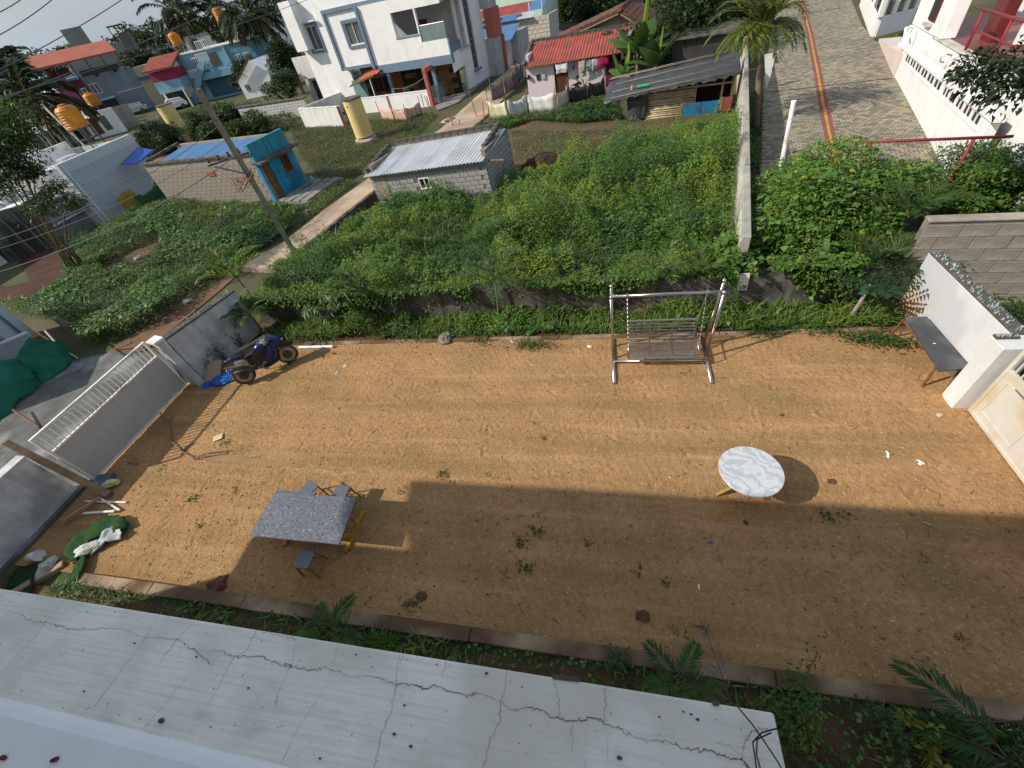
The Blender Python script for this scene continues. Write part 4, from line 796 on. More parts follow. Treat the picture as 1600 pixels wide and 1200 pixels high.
redl = mat('red_paver', (.24, .075, .06), .9, .2, 3, stain=((.18, .07, .05), .5, 2)); yell = mat('yellow_paver', (.46, .25, .075), .9, .15, 3, stain=((.35, .2, .06), .5, 2))
def stripe(name, pix, w, m, z):
    P = [G(px, py, z) for px, py in pix]; b = MB()
    for a, c in zip(P[:-1], P[1:]):
        d = (c-a).normalized(); r = Vector((-d.y, d.x, 0))*w/2; b.quad(a-r, a+r, c+r, c-r)
    return tag(b.build(name, m), kind='structure')
lin = [(1309, 290), (1303, 240), (1288, 170), (1277, 110), (1265, 50), (1243, -30)]
stripe('red_stripe', lin, .42, redl, .036); stripe('yellow_stripe', lin, .11, yell, .040)
for k, pp in enumerate((((1300, 140), (1420, 172)), ((1310, 200), (1450, 250)), ((1300, 98), (1390, 120)))): stripe('yellow_cross_line', pp, .2, mat('faded_yellow_paver', (.42, .29, .13), .9, .2, 3, stain=((.26, .21, .15), 1.0, 1.6)), .034)
for pp in (((1200, 144), (1394, 122)), ((1238, 24), (1330, 10))): stripe('expansion_joint', pp, .1, mat('joint_dirt', (.05, .045, .035), .95), .044)
conc = mat('rough_concrete', (.34, .32, .28), .92, .22, 1.2, bump=.4, bscale=20, streak=((.14, .13, .11), .5)); lime = mat('old_limewash', (.55, .52, .46), .92, .18, .9, bump=.3, bscale=18, streak=((.2, .18, .14), .7), stain=((.36, .32, .25), .6, .6))
t = thing('lot_wall', 'tall thin limewashed concrete wall between weedy lot and paved road', 'wall', (3.24, 10.55, 0), math.radians(78.6)-math.pi/2)
MB().box(-.02, 0, -.3, .02, 26, 1.8).build('limewash', lime, t); MB().box(.021, 0, -.3, .22, 26, 1.92).build('wall', conc, t, bevel=.015)
for k, yy in enumerate((4.6, 9.2, 14.0, 18.5)): MB().box(.06, yy, 1.921, .14, yy+.06, 2.15).build('peg', conc, t)
t = thing('white_pvc_post', 'leaning white plastic pipe standing at the edge of the paved road', 'pipe', tuple(G(1213, 300, 0))); q = G(1213, 300); MB().tube([(0, 0, -.2), Vector(G(1240, 160, 2.65))-q], .075, 14).lathe([(.085, 0), (.085, .05)], tuple(Vector(G(1240, 160, 2.62))-q), 14).build('pipe_body', wpvc, t, smooth=False)
t = thing('white_board', 'white tapered board standing upright beside the palm trunk', 'board', tuple(G(1196, 140, .0)), -.1); MB().add([(0, 0, .1), (.05, 0, .1), (.22, .0, 1.75), (-.45, 0, 1.7), (0, .03, .1), (.05, .03, .1), (.22, .03, 1.75), (-.45, .03, 1.7)], [(3, 2, 1, 0), (4, 5, 6, 7), (0, 1, 5, 4), (1, 2, 6, 5), (2, 3, 7, 6), (3, 0, 4, 7)]).build('board_body', white, t)
MB().bar((.12, -.02, .9), (.18, -.02, 1.7), .04, .02).build('dark_strip', blackp, t)
# block wall at the right behind the glass-topped wall
hol = mat('concrete_block', (.29, .255, .21), .95, .22, 2.5, bump=.6, bscale=16, stain=((.37, .335, .285), .45, 1.3), streak=((.17, .145, .115), .4)); mort = mat('block_mortar', (.20, .175, .145), .95, .25, 3, bump=.5, bscale=15)
F = Face((7.55, 10.25), math.radians(-6)); t = F.thing('neighbour_block_wall', 'large grey concrete block wall behind the glass-topped white wall', 'wall')
MB().box(-.6, 0, -.2, 7, .2, 2.05).build('core', mort, t); block_wall(t, -.6, -.1, 7, 2.02, .66, .30, hol, proud=.022, gap=.014); MB().box(-.6, -.03, 2.051, 7, .24, 2.12).build('coping', hol, t, bevel=.02)
# right-hand continuation of the back wall towards the corner
# red pipe railing with wire mesh
redp = mat('red_pipe_paint', (.26, .022, .035), .5, .12, 6, stain=((.16, .03, .03), .4, 6))
a, b2 = G(1355, 222, 2.0), G(1583, 213, 2.0); F = Face(a, math.atan2(b2.y-a.y, b2.x-a.x)); Lf = (b2-a).length; Lf = math.hypot(b2.x-a.x, b2.y-a.y)
t = F.thing('red_railing', 'dark red pipe railing with diamond wire mesh across the paved road', 'railing')
MB().tube([(-.3, 0, 2.0), (Lf, 0, 2.0)], .04, 10).build('top_rail', redp, t, smooth=True); MB().tube([(-.3, 0, .3), (Lf, 0, .3)], .035, 8).build('bottom_rail', redp, t)
for x in (.1, F.uv(1512, 235)[0]): MB().tube([(x, .01, -.1), (x, .01, 1.98)], .045, 10).build('post', redp, t, smooth=True)
w = MB(); st = .11
for k in range(int((Lf+2.5+2.5)/st)):
    for s in (1, -1):
        x0 = -2.5-.5+k*st; P = []
        for z in (.32, 1.98):
            P.append((x0+(z-.32)*s*.6+(0 if s > 0 else 1.66*.6), .004*s, z))
        if min(P[0][0], P[1][0]) > -.3 and max(P[0][0], P[1][0]) < Lf: w.bar(P[0], P[1], .007)
tag(w.build('wire_mesh', mat('galvanised_wire', (.28, .27, .25), .5, metal=.6), t), kind='stuff')
# white house on the right
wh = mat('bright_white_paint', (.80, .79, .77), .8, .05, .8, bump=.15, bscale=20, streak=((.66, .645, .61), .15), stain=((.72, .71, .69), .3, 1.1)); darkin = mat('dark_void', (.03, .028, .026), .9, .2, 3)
a, b2 = G(1396, 118), G(1478, 272); F = Face(b2, math.atan2(a.y-b2.y, a.x-b2.x)); F = Face(b2, F.a+math.pi) if False else F
# local x runs away along the road from the near corner; local y points to the left of that, so the house lies at negative y
t = F.thing('white_corner_house', 'white house with dark vent slots and red porch railing along the paved road', 'house'); LL_ = math.hypot(a.x-b2.x, a.y-b2.y)
x1 = LL_; t.rotation_euler = (0, math.radians(3.3), F.a)
slots = [(12.3-i*1.28-1.1, 1.55, 12.3-i*1.28, 1.82) for i in range(6)]+[(4.35-i*.98-.82, 1.55, 4.35-i*.98, 1.82) for i in range(5)]
wall_open(-1.2, -.1, x1, 1.86, -.05, 0, slots).build('base_wall', wh, t)
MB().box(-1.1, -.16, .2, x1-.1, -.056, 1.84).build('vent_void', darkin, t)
for h in slots:
    for q in (.5,): MB().box(h[0]+(h[2]-h[0])*q-.02, -.045, h[1], h[0]+(h[2]-h[0])*q+.02, -.005, h[3]).build('baluster', wh, t)
MB().box(-.6, .001, 1.46, x1-1.0, .03, 1.505).build('string_course', wh, t)
MB().box(-1.5, -.26, 1.861, x1+1.4, .06, 2.03).build('coping_beam', wh, t, bevel=.03)
MB().box(-1.25, -.255, -.1, -1.201, 0, 1.86).build('end_trim', wh, t)
MB().box(-4.0, -.75, -.1, x1+3.5, -.55, 2.5).build('plinth_wall', wh, t)
MB().box(-4.05, -.9, 2.501, x1-2.2, -.5, 2.58).build('porch_edge', mat('porch_edge_cement', (.58, .53, .46), .9, .15, 1.5, stain=((.35, .3, .26), .6, 1.5)), t, bevel=.02)
MB().box(-4.0, -4.2, 2.48, x1+3.5, -.91, 2.56).build('porch_floor', mat('red_oxide_floor', (.19, .055, .04), .5, .2, 1.5), t)
MB().box(-4.0, -4.6, 2.561, x1+3.5, -4.21, 6.0).build('porch_wall', wh, t); MB().box(x1-6.6, -4.2, 2.561, x1-6.4, -2.2, 6.0).build('cross_wall', wh, t)
mar = mat('maroon_paint', (.13, .02, .018), .5, .15, 2)
MB().box(x1-3.6, -1.05, 2.59, x1-2.0, -.52, 6.0).build('corner_pillar', wh, t, bevel=.02); MB().box(x1-5.6, -2.1, 2.561, x1-4.3, -1.7, 6.0).build('maroon_door', mar, t)
MB().box(x1-2.0, -.9, 2.55, x1+3.4, -.6, 6.0).build('front_room_wall', wh, t); wn = window(t, x1-1.2, 3.0, 1.3, 1.5, mar, darkin, y=-.6, bars=1); wn.location = (0, 0, 0)
MB().box(x1-.9, -.56, 2.8, x1+.2, -.4, 2.9).build('pink_shutter', mat('pink_shutter', (.55, .42, .38), .7), t)
for x in (6.5, 3.3, .1, -3.0): MB().tube([(x, -.7, 2.58), (x, -.7, 3.8)], .05, 8).build('rail_post', redp, t, smooth=True)
MB().tube([(-3.6, -.7, 3.8), (7.6, -.7, 3.8)], .05, 8).build('top_rail', redp, t, smooth=True); MB().tube([(-3.6, -.7, 3.2), (6.5, -.7, 3.2)], .035, 8).build('mid_rail', redp, t)
for x in (7.2, 4.4): MB().tube([(x, -.54, 2.35), (x, -.35, 2.40), (x, -.22, 2.32), (x, -.22, 2.18), (x+.05, -.38, 2.12)], .03, 6).build('spout_hook', mat('dull_steel', (.35, .34, .33)), t)
MB().tube([(x1+1.0, -.1, 2.03), (x1+2.3, -.2, 2.5), (x1+2.6, -.5, 2.5)], .07, 8).tube([(x1+.6, -.1, 2.03), (x1+1.2, -.4, 2.6)], .05, 8).build('drain_pipe', wh, t)
t = thing('pink_ramp', 'low pinkish limewashed ramp wall before the grass patch', 'ramp', tuple(G(1396, 122)), 0); q = G(1396, 122)
P = [G(1372, 65)-q, G(1396, 122)-q]; b = MB(); d = (P[0]-P[1]).normalized(); r = Vector((d.y, -d.x, 0)); b.hexa([P[1], P[0], P[0]+r*1.6, P[1]+r*1.6, P[1]+Vector((0, 0, 1.0)), P[0]+Vector((0, 0, .15)), P[0]+r*1.6+Vector((0, 0, .12)), P[1]+r*1.6+Vector((0, 0, .95))]); b.build('ramp_body', mat('pinkish_limewash', (.62, .52, .47), .9, .08, 1, streak=((.45, .36, .32), .5)), t)
t = thing('grille_wall', 'low white wall with black grille at the far end of the paved road', 'wall', tuple(G(1363, 58)), 0); q = G(1363, 58); A_, B_, C_ = Vector((0, 0, 0)), G(1345, 8)-q, G(1418, 44)-q
def wallseg(par, a, b, h, th, m, nm, z0=0):
    a, b = Vector(a), Vector(b); d = (b-a).normalized(); r = Vector((-d.y, d.x, 0))*th/2; k = MB(); k.hexa([a-r+Vector((0, 0, z0)), b-r+Vector((0, 0, z0)), b+r+Vector((0, 0, z0)), a+r+Vector((0, 0, z0)), a-r+Vector((0, 0, h)), b-r+Vector((0, 0, h)), b+r+Vector((0, 0, h)), a+r+Vector((0, 0, h))]); return k.build(nm, m, par)
wallseg(t, A_, B_, 1.05, .22, wh, 'road_wall', -.1); wallseg(t, A_+Vector((.12, .05, 0)), C_, 1.05, .22, wh, 'side_wall', -.1)
for a, c in ((A_, B_), (A_+Vector((.12, .05, 0)), C_)):
    dd = c-a
    for k in range(4): p = a+dd*(k/3); MB().box(p.x-.13, p.y-.13, 1.051, p.x+.13, p.y+.13, 2.3).build('pillar', wh, t)
    n = 26; g_ = MB()
    for k in range(n+1): p = a+dd*(k/n); g_.bar((p.x, p.y, 1.06), (p.x, p.y, 2.1), .025)
    for z in (1.1, 1.6, 2.1): g_.bar((a.x, a.y, z), (c.x, c.y, z), .03)
    tag(g_.build('grille', blackp, t), kind='stuff')
sheet('grass_strip', [tuple(G(*p, .03)) for p in ((1366, 62), (1420, 48), (1432, 75), (1405, 95), (1378, 68))], mat('grass_ground', (.05, .08, .02), .95, .3, 3))
# ================================================================ GREY BLOCK HUT
a, b2 = G(577, 272, 1.5), G(760, 248, 1.88); F = Face(a, math.atan2(b2.y-a.y, b2.x-a.x), .17); LH = math.hypot(b2.x-a.x, b2.y-a.y)
cblk = mat('grey_hollow_block', (.36, .355, .34), .95, .18, 2.5, bump=.5, bscale=18, stain=((.25, .245, .23), .7, 2)); dkblk = mat('sooty_block', (.075, .07, .06), .95, .3, 3, bump=.6, bscale=15, stain=((.14, .13, .11), .6, 3))
t = F.thing('grey_block_hut', 'low grey block hut with a pale corrugated sheet roof', 'hut'); D_ = 3.05; t.rotation_euler = (0, -math.atan2(.38, LH), F.a)
wall_open(0, -.5, LH, 1.28, 0, .2, [(2.75, .35, 3.35, .88)]).build('front_wall', mort, t); MB().box(LH-.2, .201, -.5, LH, D_, 1.62).build('side_wall', mort, t); MB().box(0, .201, -.5, .2, D_, 1.62).build('far_side_wall', mort, t); MB().box(.201, D_-.2, -.5, LH-.201, D_, 1.72).build('back_wall', mort, t)
block_wall(t, 0, -.12, LH, 1.28, .42, .2, cblk, holes=[(2.75, .35, 3.35, .88)], proud=.03, gap=.02, limit=120)
s_ = thing('x', 'x', 'x'); bpy.data.objects.remove(s_)
sd = MB().box(-.01, -.01, -.6, .01, .01, -.58).build('side_facing', mort, t); sd.location = (LH, 0, 0); sd.rotation_euler = (0, 0, math.pi/2)
block_wall(sd, 0, -.12, D_, 1.6, .42, .2, cblk, proud=.03, gap=.02, limit=110)
fr = window(t, 2.75, .35, .6, .53, white, darkin, y=-.02, bars=1, fw=.05)
MB().box(.25, -.05, -.3, .9, -.035, 1.2).build('sheet_door', mat('rusty_sheet', (.30, .25, .19), .7, .3, 4, streak=((.16, .1, .06), .6)), t)
zr = mat('zinc_sheet', (.60, .615, .63), .5, .08, .9, metal=.0, spec=.4, streak=((.46, .46, .45), .3), stain=((.48, .48, .48), .5, .7))
for k in range(6):
    x0, x1_ = -.12+k*(LH+.1)/6, -.12+(k+1)*(LH+.1)/6+.04; corrugated(x0, x1_, [(-.28, 1.31+.006*k), (1.2, 1.47+.006*k), (D_-.25, 1.66+.006*k)],   .17, .028, zr, 'roof_sheet', t)
pb = box_mesh('parapet_block', .42, .2, .2, dkblk, .012); S = [(.2+i*.44, D_-.2, 1.82, random.uniform(-.05, .05)) for i in range(int(LH/.44))]; S += [(LH-.15, .9+i*.44, 1.60+i*.07, math.pi/2+random.uniform(-.05, .05)) for i in range(5)]+[(.0, .2+i*.44, 1.44+i*.07, math.pi/2+random.uniform(-.05, .05)) for i in range(6)]
pieces('parapet_block', pb, S, t)
MB().bar((LH+.02, .2, 1.2), (LH+.9, -.05, 1.22), .05).build('timber_end', wood, t)
# ================================================================ BLUE HOUSE
a, b2 = G(435, 318), G(272, 325); blu = mat('cyan_wall_paint', (.018, .27, .50), .8, .14, 1.2, bump=.2, bscale=18, streak=((.02, .10, .15), .55), stain=((.02, .15, .24), .6, .9)); teal = mat('stained_teal_paint', (.04, .25, .33), .85, .2, 1.5, streak=((.015, .035, .04), .95), bump=.2)
F = Face(a, math.radians(80)); t = F.thing('blue_house', 'small bright blue house with brown door and a bare block side wall', 'house')
WF = 2.75; dvc = Vector((b2.x-a.x, b2.y-a.y, 0)); Ls = dvc.length
u0, z0d = F.uv(432, 315); u1, _ = F.uv(448, 308); door = (.12, 0, .78, 2.0); win = (1.62, 1.05, 2.3, 2.0)
wall_open(0, -.2, WF, 2.15, 0, .2, [door, win]).build('front_wall', blu, t); MB().box(0, -.02, 2.26, WF, .2, 3.12).build('parapet', teal, t); MB().box(-.15, -.55, 2.151, WF+.25, .2, 2.255).build('sunshade', dkblk, t)
MB().box(WF-.2, .201, -.2, WF, 8.6, 2.8).build('rear_wall', blu, t)
dr = mat('brown_door_wood', (.20, .085, .025), .6, .25, 3, streak=((.10, .04, .015), .6)); d_ = MB().box(.14, .05, .02, .76, .1, 1.98).build('door', dr, t); MB().box(.2, .03, .15, .7, .049, .9).box(.2, .03, 1.05, .7, .049, 1.85).build('door_panel', dr, d_); MB().ball((.68, .02, 1.0), .03, 8).build('handle', greym, d_)
wf = window(t, 1.62, 1.05, .68, .95, dr, mat('dark_shutter', (.08, .03, .02), .6, .2, 4), y=0, bars=2, fw=.06)
MB().box(1.5, -.09, .98, 2.42, 0, 1.04).build('sill', blu, t)
# block side wall (not square to the front)
ws_ang = math.atan2(dvc.y, dvc.x); F2 = Face(b2, math.atan2(-dvc.y, -dvc.x)); sw_ = MB().box(0, .03, -.3, Ls-.02, .22, 2.62).build('side_wall', mat('block_mortar_pale', (.30, .26, .21), .95, .2, 3, bump=.5), t)
t_m = Matrix.Translation(F.o)@Matrix.Rotation(F.a, 4, 'Z'); f2m = Matrix.Translation(F2.o)@Matrix.Rotation(F2.a, 4, 'Z'); rel = t_m.inverted()@f2m; sw_.matrix_local = rel
vblk = mat('beige_mud_block', (.31, .275, .225), .95, .2, 3, bump=.6, bscale=18, stain=((.27, .23, .18), .7, 2.5)); block_wall(sw_, 0, -.1, Ls-.05, 2.42, .42, .205, vblk, proud=.02, gap=.018, y=.03, limit=290)
cp = MB().box(0, -.06, 2.621, Ls, .26, 2.72).build('side_coping', dkblk, t); cp.matrix_local = rel
bt_ = MB().box(4.9, -.03, 1.75, 5.5, .029, 2.0).build('red_brick_patch', mat('red_brick', (.40, .10, .06), .9, .2, 6), t); bt_.matrix_local = rel
bsh = mat('blue_sheet_roof', (.085, .20, .40), .5, .1, 1, spec=.4, streak=((.07, .14, .27), .3)); rf = MB().box(0, .0, 0, .01, .01, .01).build('roof', bsh, t); rf.matrix_local = rel
for k in range(7):
    x0 = .5+k*(Ls-.9)/7; corrugated(x0, x0+(Ls-.9)/7+.03, [(.3, 2.50+.004*k), (2.7, 2.78+.004*k)], .2, .015, bsh, 'roof_sheet', rf)
bk_ = MB().box(0, 2.75, -.3, Ls, 2.95, 2.9).build('back_wall', vblk, t); bk_.matrix_local = rel
ed = MB().bar((.1, .25, 2.74), (.1, 2.9, 2.95), .16, .14).build('roof_edge', dkblk, t); ed.matrix_local = rel
MB().box(-.3, -2.6, .0, 3.2, -.06, .14).build('doorstep', mat('slab_stone', (.23, .22, .2), .9, .25, 2, bump=.4), t)
sl_ = box_mesh('paving_slab', .62, .5, .06, mat('slab_stone', (1, 1, 1)), .01)
S = []
for i in range(5):
    for j in range(4): S.append((.1+i*.66+random.uniform(-.03, .03), -2.5+j*.6+random.uniform(-.05, .05), .18, random.uniform(-.1, .1)))
pieces('paving_slab', sl_, S, t)
q = G(488, 283, .15); t = thing('water_pot', 'turquoise round plastic pot at the corner of the blue house', 'pot', (q.x, q.y, .05)); MB().lathe([(.08, 0), (.2, .12), (.19, .25), (.09, .33), (.11, .37)], n=14).build('pot_body', mat('turquoise_plastic', (.06, .4, .36), .4), t, smooth=True)
for px, py, h, nm, lab in ((514, 275, .55, 'stone_post', 'short stone post on the grass by the blue house slabs'), (365, 362, 1.0, 'stone_post', 'slanting grey stone post in the weeds left of the road'), (125, 525, 1.0, 'stone_post', 'mossy stone post in the weeds by the green net tent'), (485, 336, .3, 'stone_block', 'low dark stone at the left edge of the road')):
    q = G(px, py, 0); t = thing(nm, lab, 'stone post', (q.x, q.y, 0), random.random()); t.rotation_euler[1] = -.12; MB().hexa([(-.11, -.1, -.1), (.11, -.1, -.1), (.11, .1, -.1), (-.11, .1, -.1), (-.09, -.08, h), (.1, -.09, h-.05), (.09, .1, h), (-.1, .09, h+.03)]).build('post_body', stone, t, bevel=.02)
# retaining wall along the road's right side
P0, P1 = G(478, 384, .46), G(585, 300, .42); t = thing('road_side_wall', 'dark block wall holding up the right side of the concrete road', 'wall', (P0.x, P0.y, 0), math.atan2(P1.y-P0.y, P1.x-P0.x)); Lw = math.hypot(P1.x-P0.x, P1.y-P0.y)
MB().box(0, .0, -.6, Lw, .2, .44).build('core', dkblk, t); block_wall(t, 0, -.5, Lw, .44, .42, .2, dkblk, proud=.03, gap=.02)
# ================================================================ POLES, WIRES, DRUMS
polem = mat('weathered_pole', (.32, .295, .26), .9, .25, 1.5, streak=((.10, .085, .07), .6), bump=.3); wirem = mat('wire', (.16, .155, .15), .6)
pb_ = G(455, 386, .4); top = Vector(G(309, 139, 6.7)); t = thing('utility_pole', 'tall grey square utility pole at the left edge of the concrete road', 'pole', tuple(pb_))
tl = top-pb_; MB().hexa([(-.075, -.075, -.4), (.075, -.075, -.4), (.075, .075, -.4), (-.075, .075, -.4), (tl.x-.055, tl.y-.055, tl.z), (tl.x+.055, tl.y-.055, tl.z), (tl.x+.055, tl.y+.055, tl.z), (tl.x-.055, tl.y+.055, tl.z)]).build('shaft', polem, t)
cc_ = tl*.70; MB().bar(cc_+Vector((-1.1, -.1, -.05)), cc_+Vector((.35, .1, .1)), .05).bar(cc_+Vector((-.9, -.1, -.1)), cc_+Vector((.02, 0, -.45)), .03).build('cross_arm', greym, t)
for k in range(4): p = cc_+Vector((-1.0+k*.35, -.1+k*.06, .02+k*.03)); MB().lathe([(.03, 0), (.05, .05), (.03, .1), (.045, .14)], tuple(p), 8).build('insulator', mat('brown_porcelain', (.12, .045, .025), .3), t)
k_ = MB()
for i in range(9): a0 = i*.7; k_.tube([cc_+Vector((-.6+.1*math.sin(a0), .0, -.5)), cc_+Vector((-.3+.35*math.cos(a0*1.7), .1*math.sin(a0), -.75+.2*math.sin(a0*2.1))), cc_+Vector((.15, .05, -.4+.1*math.cos(a0)))], .012, 4)
tag(k_.build('wire_coil', mat('rusty_wire', (.20, .08, .05), .7), t), kind='stuff')
MB().tube([tl*.62+Vector((.12, -.1, 0)), tl*.3+Vector((.16, -.12, 0)), Vector((.15, -.12, .2))], .02, 5).build('earth_wire', wirem, t)
def span(label, a, b, sag, r=.014, grp=None):
    a, b = Vector(a), Vector(b); P = []
    for i in range(15): u = i/14; p = a.lerp(b, u); p.z -= sag*4*u*(1-u); P.append(p-a)
    return tag(MB().tube(P, r, 5).build('overhead_wire', wirem, loc=tuple(a)), label, 'wire', grp)
def wpt(px, py, dist): d = Vector(ray(px, py)); d.normalize(); return Vector((0, 0, CAMH))+d*dist
span('thick pale wire running from the utility pole to the far left over the weeds', pb_+tl*.72, wpt(-60, 442, 20), .35, .014)
span('upper of the two thin wires crossing the grey wall house at left', pb_+tl*.86, wpt(-60, 392, 17), .3, .008)
span('lower of the two thin wires crossing the grey wall house at left', pb_+tl*.8, wpt(-60, 405, 17), .3, .008)
for k, (x0, y0, x1w, y1w, d0, d1) in enumerate(((-40, 34, 60, -25, 24, 26), (-40, 74, 105, -22, 24, 26), (-40, 128, 230, -28, 23, 27), (-40, 172, 420, -25, 22, 30), (-40, 164, 480, 0, 26, 44))):
    span(('topmost wire in the upper left corner of the sky', 'second wire from the corner of the sky', 'long wire crossing the open sky above the grey tower block', 'wire passing just over the red roof and the coconut palms', 'wire running low over the houses and through the palm crowns')[k], wpt(x0, y0, d0), wpt(x1w, y1w, d1), .1, .014)
drm = mat('yellow_tank_paint', (.74, .55, .23), .7, .06, 1, streak=((.45, .31, .12), .3), bump=.1); cbase = mat('rough_base', (.33, .30, .25), .95, .3, 3, bump=.7, bscale=10)
def tank(px, py, h, r, lean, label, z0=.35):
    q = G(px, py, 0); t = thing('water_tank', label, 'water tank', (q.x, q.y, 0), 0, 'tall yellow concrete water tanks')
    prof = [(r, z0), (r*1.02, z0+h*.02), (r*1.0, z0+h*.03), (r, z0+h*.6), (r*1.015, z0+h*.605), (r*1.015, z0+h*.615), (r, z0+h*.62), (r, z0+h)]
    b = MB().lathe(prof, n=28); b.build('cylinder', drm, t, smooth=False); MB().lathe([(r*1.06, z0+h+.001), (r*1.06, z0+h+.07), (r*.9, z0+h+.1), (.01, z0+h+.1)], n=28).build('lid', dkblk, t)
    b = MB().ball((0, 0, 0), 1, 8); b.v = [(x*r*1.5*(1+random.uniform(-.12, .12)), y*r*1.5*(1+random.uniform(-.12, .12)), max(-.1, z)*z0*1.1) for x, y, z in b.v]; b.build('base', cbase, t)
    MB().lathe([(.04, -.02), (.04, .02)], (-r*.3, -r*.97, z0+h*.86), 10, 'y').build('outlet', darkin, t)
    return t
tank(573, 220, 2.35, .66, 0, 'tall yellow cylindrical water tank with black lid in front of the white house')
tank(284, 208, 2.45, .85, 0, 'smaller looking yellow cylindrical tank far back among the shrubs')
# ================================================================ PEOPLE (small in the picture; each one continuous body)
def person(loc, rz, label, shirt, legs, h=1.65, skin=(.09, .045, .028), pose='stand', scale=1.0):
    t = thing('person', label, 'person', loc, rz)
    sk_ = mat('skin_%d' % int(skin[0]*1000), skin, .6, .1, 8)
    if pose == 'stand': J = [((0, 0, .88), .15), ((0, 0, 1.15), .15), ((0, 0, 1.36), .16), ((0, 0, 1.46), .065), ((0, .01, 1.60), .105), ((.1, 0, .84), .10), ((.11, .02, .47), .065), ((.12, 0, .06), .045), ((.13, -.12, .03), .04), ((-.1, 0, .84), .10), ((-.11, .02, .47), .065), ((-.12, 0, .06), .045), ((-.13, -.12, .03), .04), ((.2, 0, 1.36), .065), ((.27, .02, 1.08), .045), ((.26, -.12, .86), .035), ((-.2, 0, 1.36), .065), ((-.27, .02, 1.08), .045), ((-.24, -.14, .88), .035)]
    else: J = [((0, .1, .42), .16), ((0, .0, .66), .15), ((0, -.1, .86), .15), ((0, -.13, .95), .06), ((0, -.17, 1.08), .105), ((.12, .02, .40), .1), ((.18, -.3, .46), .07), ((.15, -.15, .06), .045), ((.15, -.27, .03), .04), ((-.12, .02, .40), .1), ((-.18, -.3, .46), .07), ((-.15, -.15, .06), .045), ((-.15, -.27, .03), .04), ((.2, -.1, .86), .065), ((.26, -.2, .62), .045), ((.18, -.38, .52), .035), ((-.2, -.1, .86), .065), ((-.26, -.2, .62), .045), ((-.18, -.38, .52), .035)]
    E = [(0, 1), (1, 2), (2, 3), (3, 4), (0, 5), (5, 6), (6, 7), (7, 8), (0, 9), (9, 10), (10, 11), (11, 12), (2, 13), (13, 14), (14, 15), (2, 16), (16, 17), (17, 18)]
    k = h/1.68*scale; me = bpy.data.meshes.new('body'); me.from_pydata([tuple(c*k for c in p) for p, r in J], E, []); me.materials.append(sk_)
    o = obj('body', me, t); m = o.modifiers.new('skin', 'SKIN'); m.use_smooth_shade = True
    for i, (p, r) in enumerate(J): me.skin_vertices[0].data[i].radius = (r*k, r*k*.8)
    me.skin_vertices[0].data[0].use_root = True; s2 = o.modifiers.new('sub', 'SUBSURF'); s2.levels = 1; s2.render_levels = 1
    hd = J[4][0]; MB().ball((hd[0]*k, (hd[1]+.02)*k, (hd[2]+.05)*k), .115*k, 9, (1, 1.05, .8)).build('hair', mat('black_hair', (.012, .01, .009), .6), t, smooth=True)
    if pose == 'stand':
        MB().lathe([(.17*k, .84*k), (.165*k, 1.1*k), (.19*k, 1.36*k), (.10*k, 1.44*k)], n=12).build('shirt', shirt, t, smooth=True); 
        MB().lathe([(.20*k, .42*k), (.18*k, .62*k), (.175*k, .86*k)], n=12).build('lower_garment', legs, t, smooth=True)
    else:
        MB().tube([(0, .1*k, .45*k), (0, 0, .66*k), (0, -.1*k, .88*k)], [.19*k, .18*k, .17*k], 12).build('shirt', shirt, t, smooth=True); MB().tube([(0, .12*k, .30*k), (0, -.28*k, .44*k)], [.20*k, .17*k], 10).build('lower_garment', legs, t, smooth=True)
    return t
shw = mat('white_shirt', (.62, .58, .55), .8); shp = mat('pink_cloth', (.50, .25, .26), .8, .2, 8); shm = mat('maroon_cloth', (.16, .03, .05), .8, .2, 8); shd = mat('dark_blue_cloth', (.03, .035, .07), .8, .2, 8); shg = mat('grey_cloth_plain', (.2, .2, .2), .8)
# ================================================================ WHITE TWO-STOREY HOUSE
F = Face(G(677, 165), math.radians(-12)); WHf = F
trim = mat('slate_blue_paint', (.14, .20, .27), .7, .08, 1.2); salmon = mat('salmon_paint', (.42, .12, .09), .7, .1, 1.5); glassd = mat('window_glass', (.10, .11, .11), .12, .2, 1.5, spec=.6); plinth = mat('grey_plaster', (.42, .42, .41), .9, .15, 1.5, streak=((.25, .24, .23), .5))
def wood_tiles():
    m = mat('wood_look_cladding', (.22, .11, .05), .6, .35, 1.2, fine=.3); return m
t = F.thing('white_two_storey_house', 'big white two-storey house with slate blue trim and wood-look ground floor', 'house')
def u(px, py, y): return F.uv(px, py, y)
YA, YB, YC = 2.0, 1.5, 1.2          # left block, framed box, right upper block
xl, zt = u(447, 10, YA); xr = u(527+33, 150, YA)[0]; xr = u(560, 150, YA)[0]+.05
win1 = (*u(491, 81, YA), *u(516, 47, YA)); w1 = (min(win1[0], win1[2])-.02, win1[1], max(win1[0], win1[2])+.25, win1[3])
bx0, bz1 = u(507, 22, YB); bx1, bz0 = u(585, 98, YB)
w1x, w1z = u(491, 80, YA); w1 = (w1x, w1z, w1x+1.25, w1z+1.75)
zt = 8.3
wall_open(xl, -.1, bx0-.15, zt, YA, YA+.25, [w1]).build('left_block_wall', wh, t)
MB().box(bx0-.149, YA, -.1, xr, YA+.25, bz0-.2).build('left_lower_wall', wh, t)
MB().box(xl, YA+.251, -.1, xl+.25, 13, zt).build('far_side_wall', wh, t); MB().box(xl, YA-.9, 5.0, xl+1.3, YA-.001, zt+.1).build('corner_balcony', wh, t)
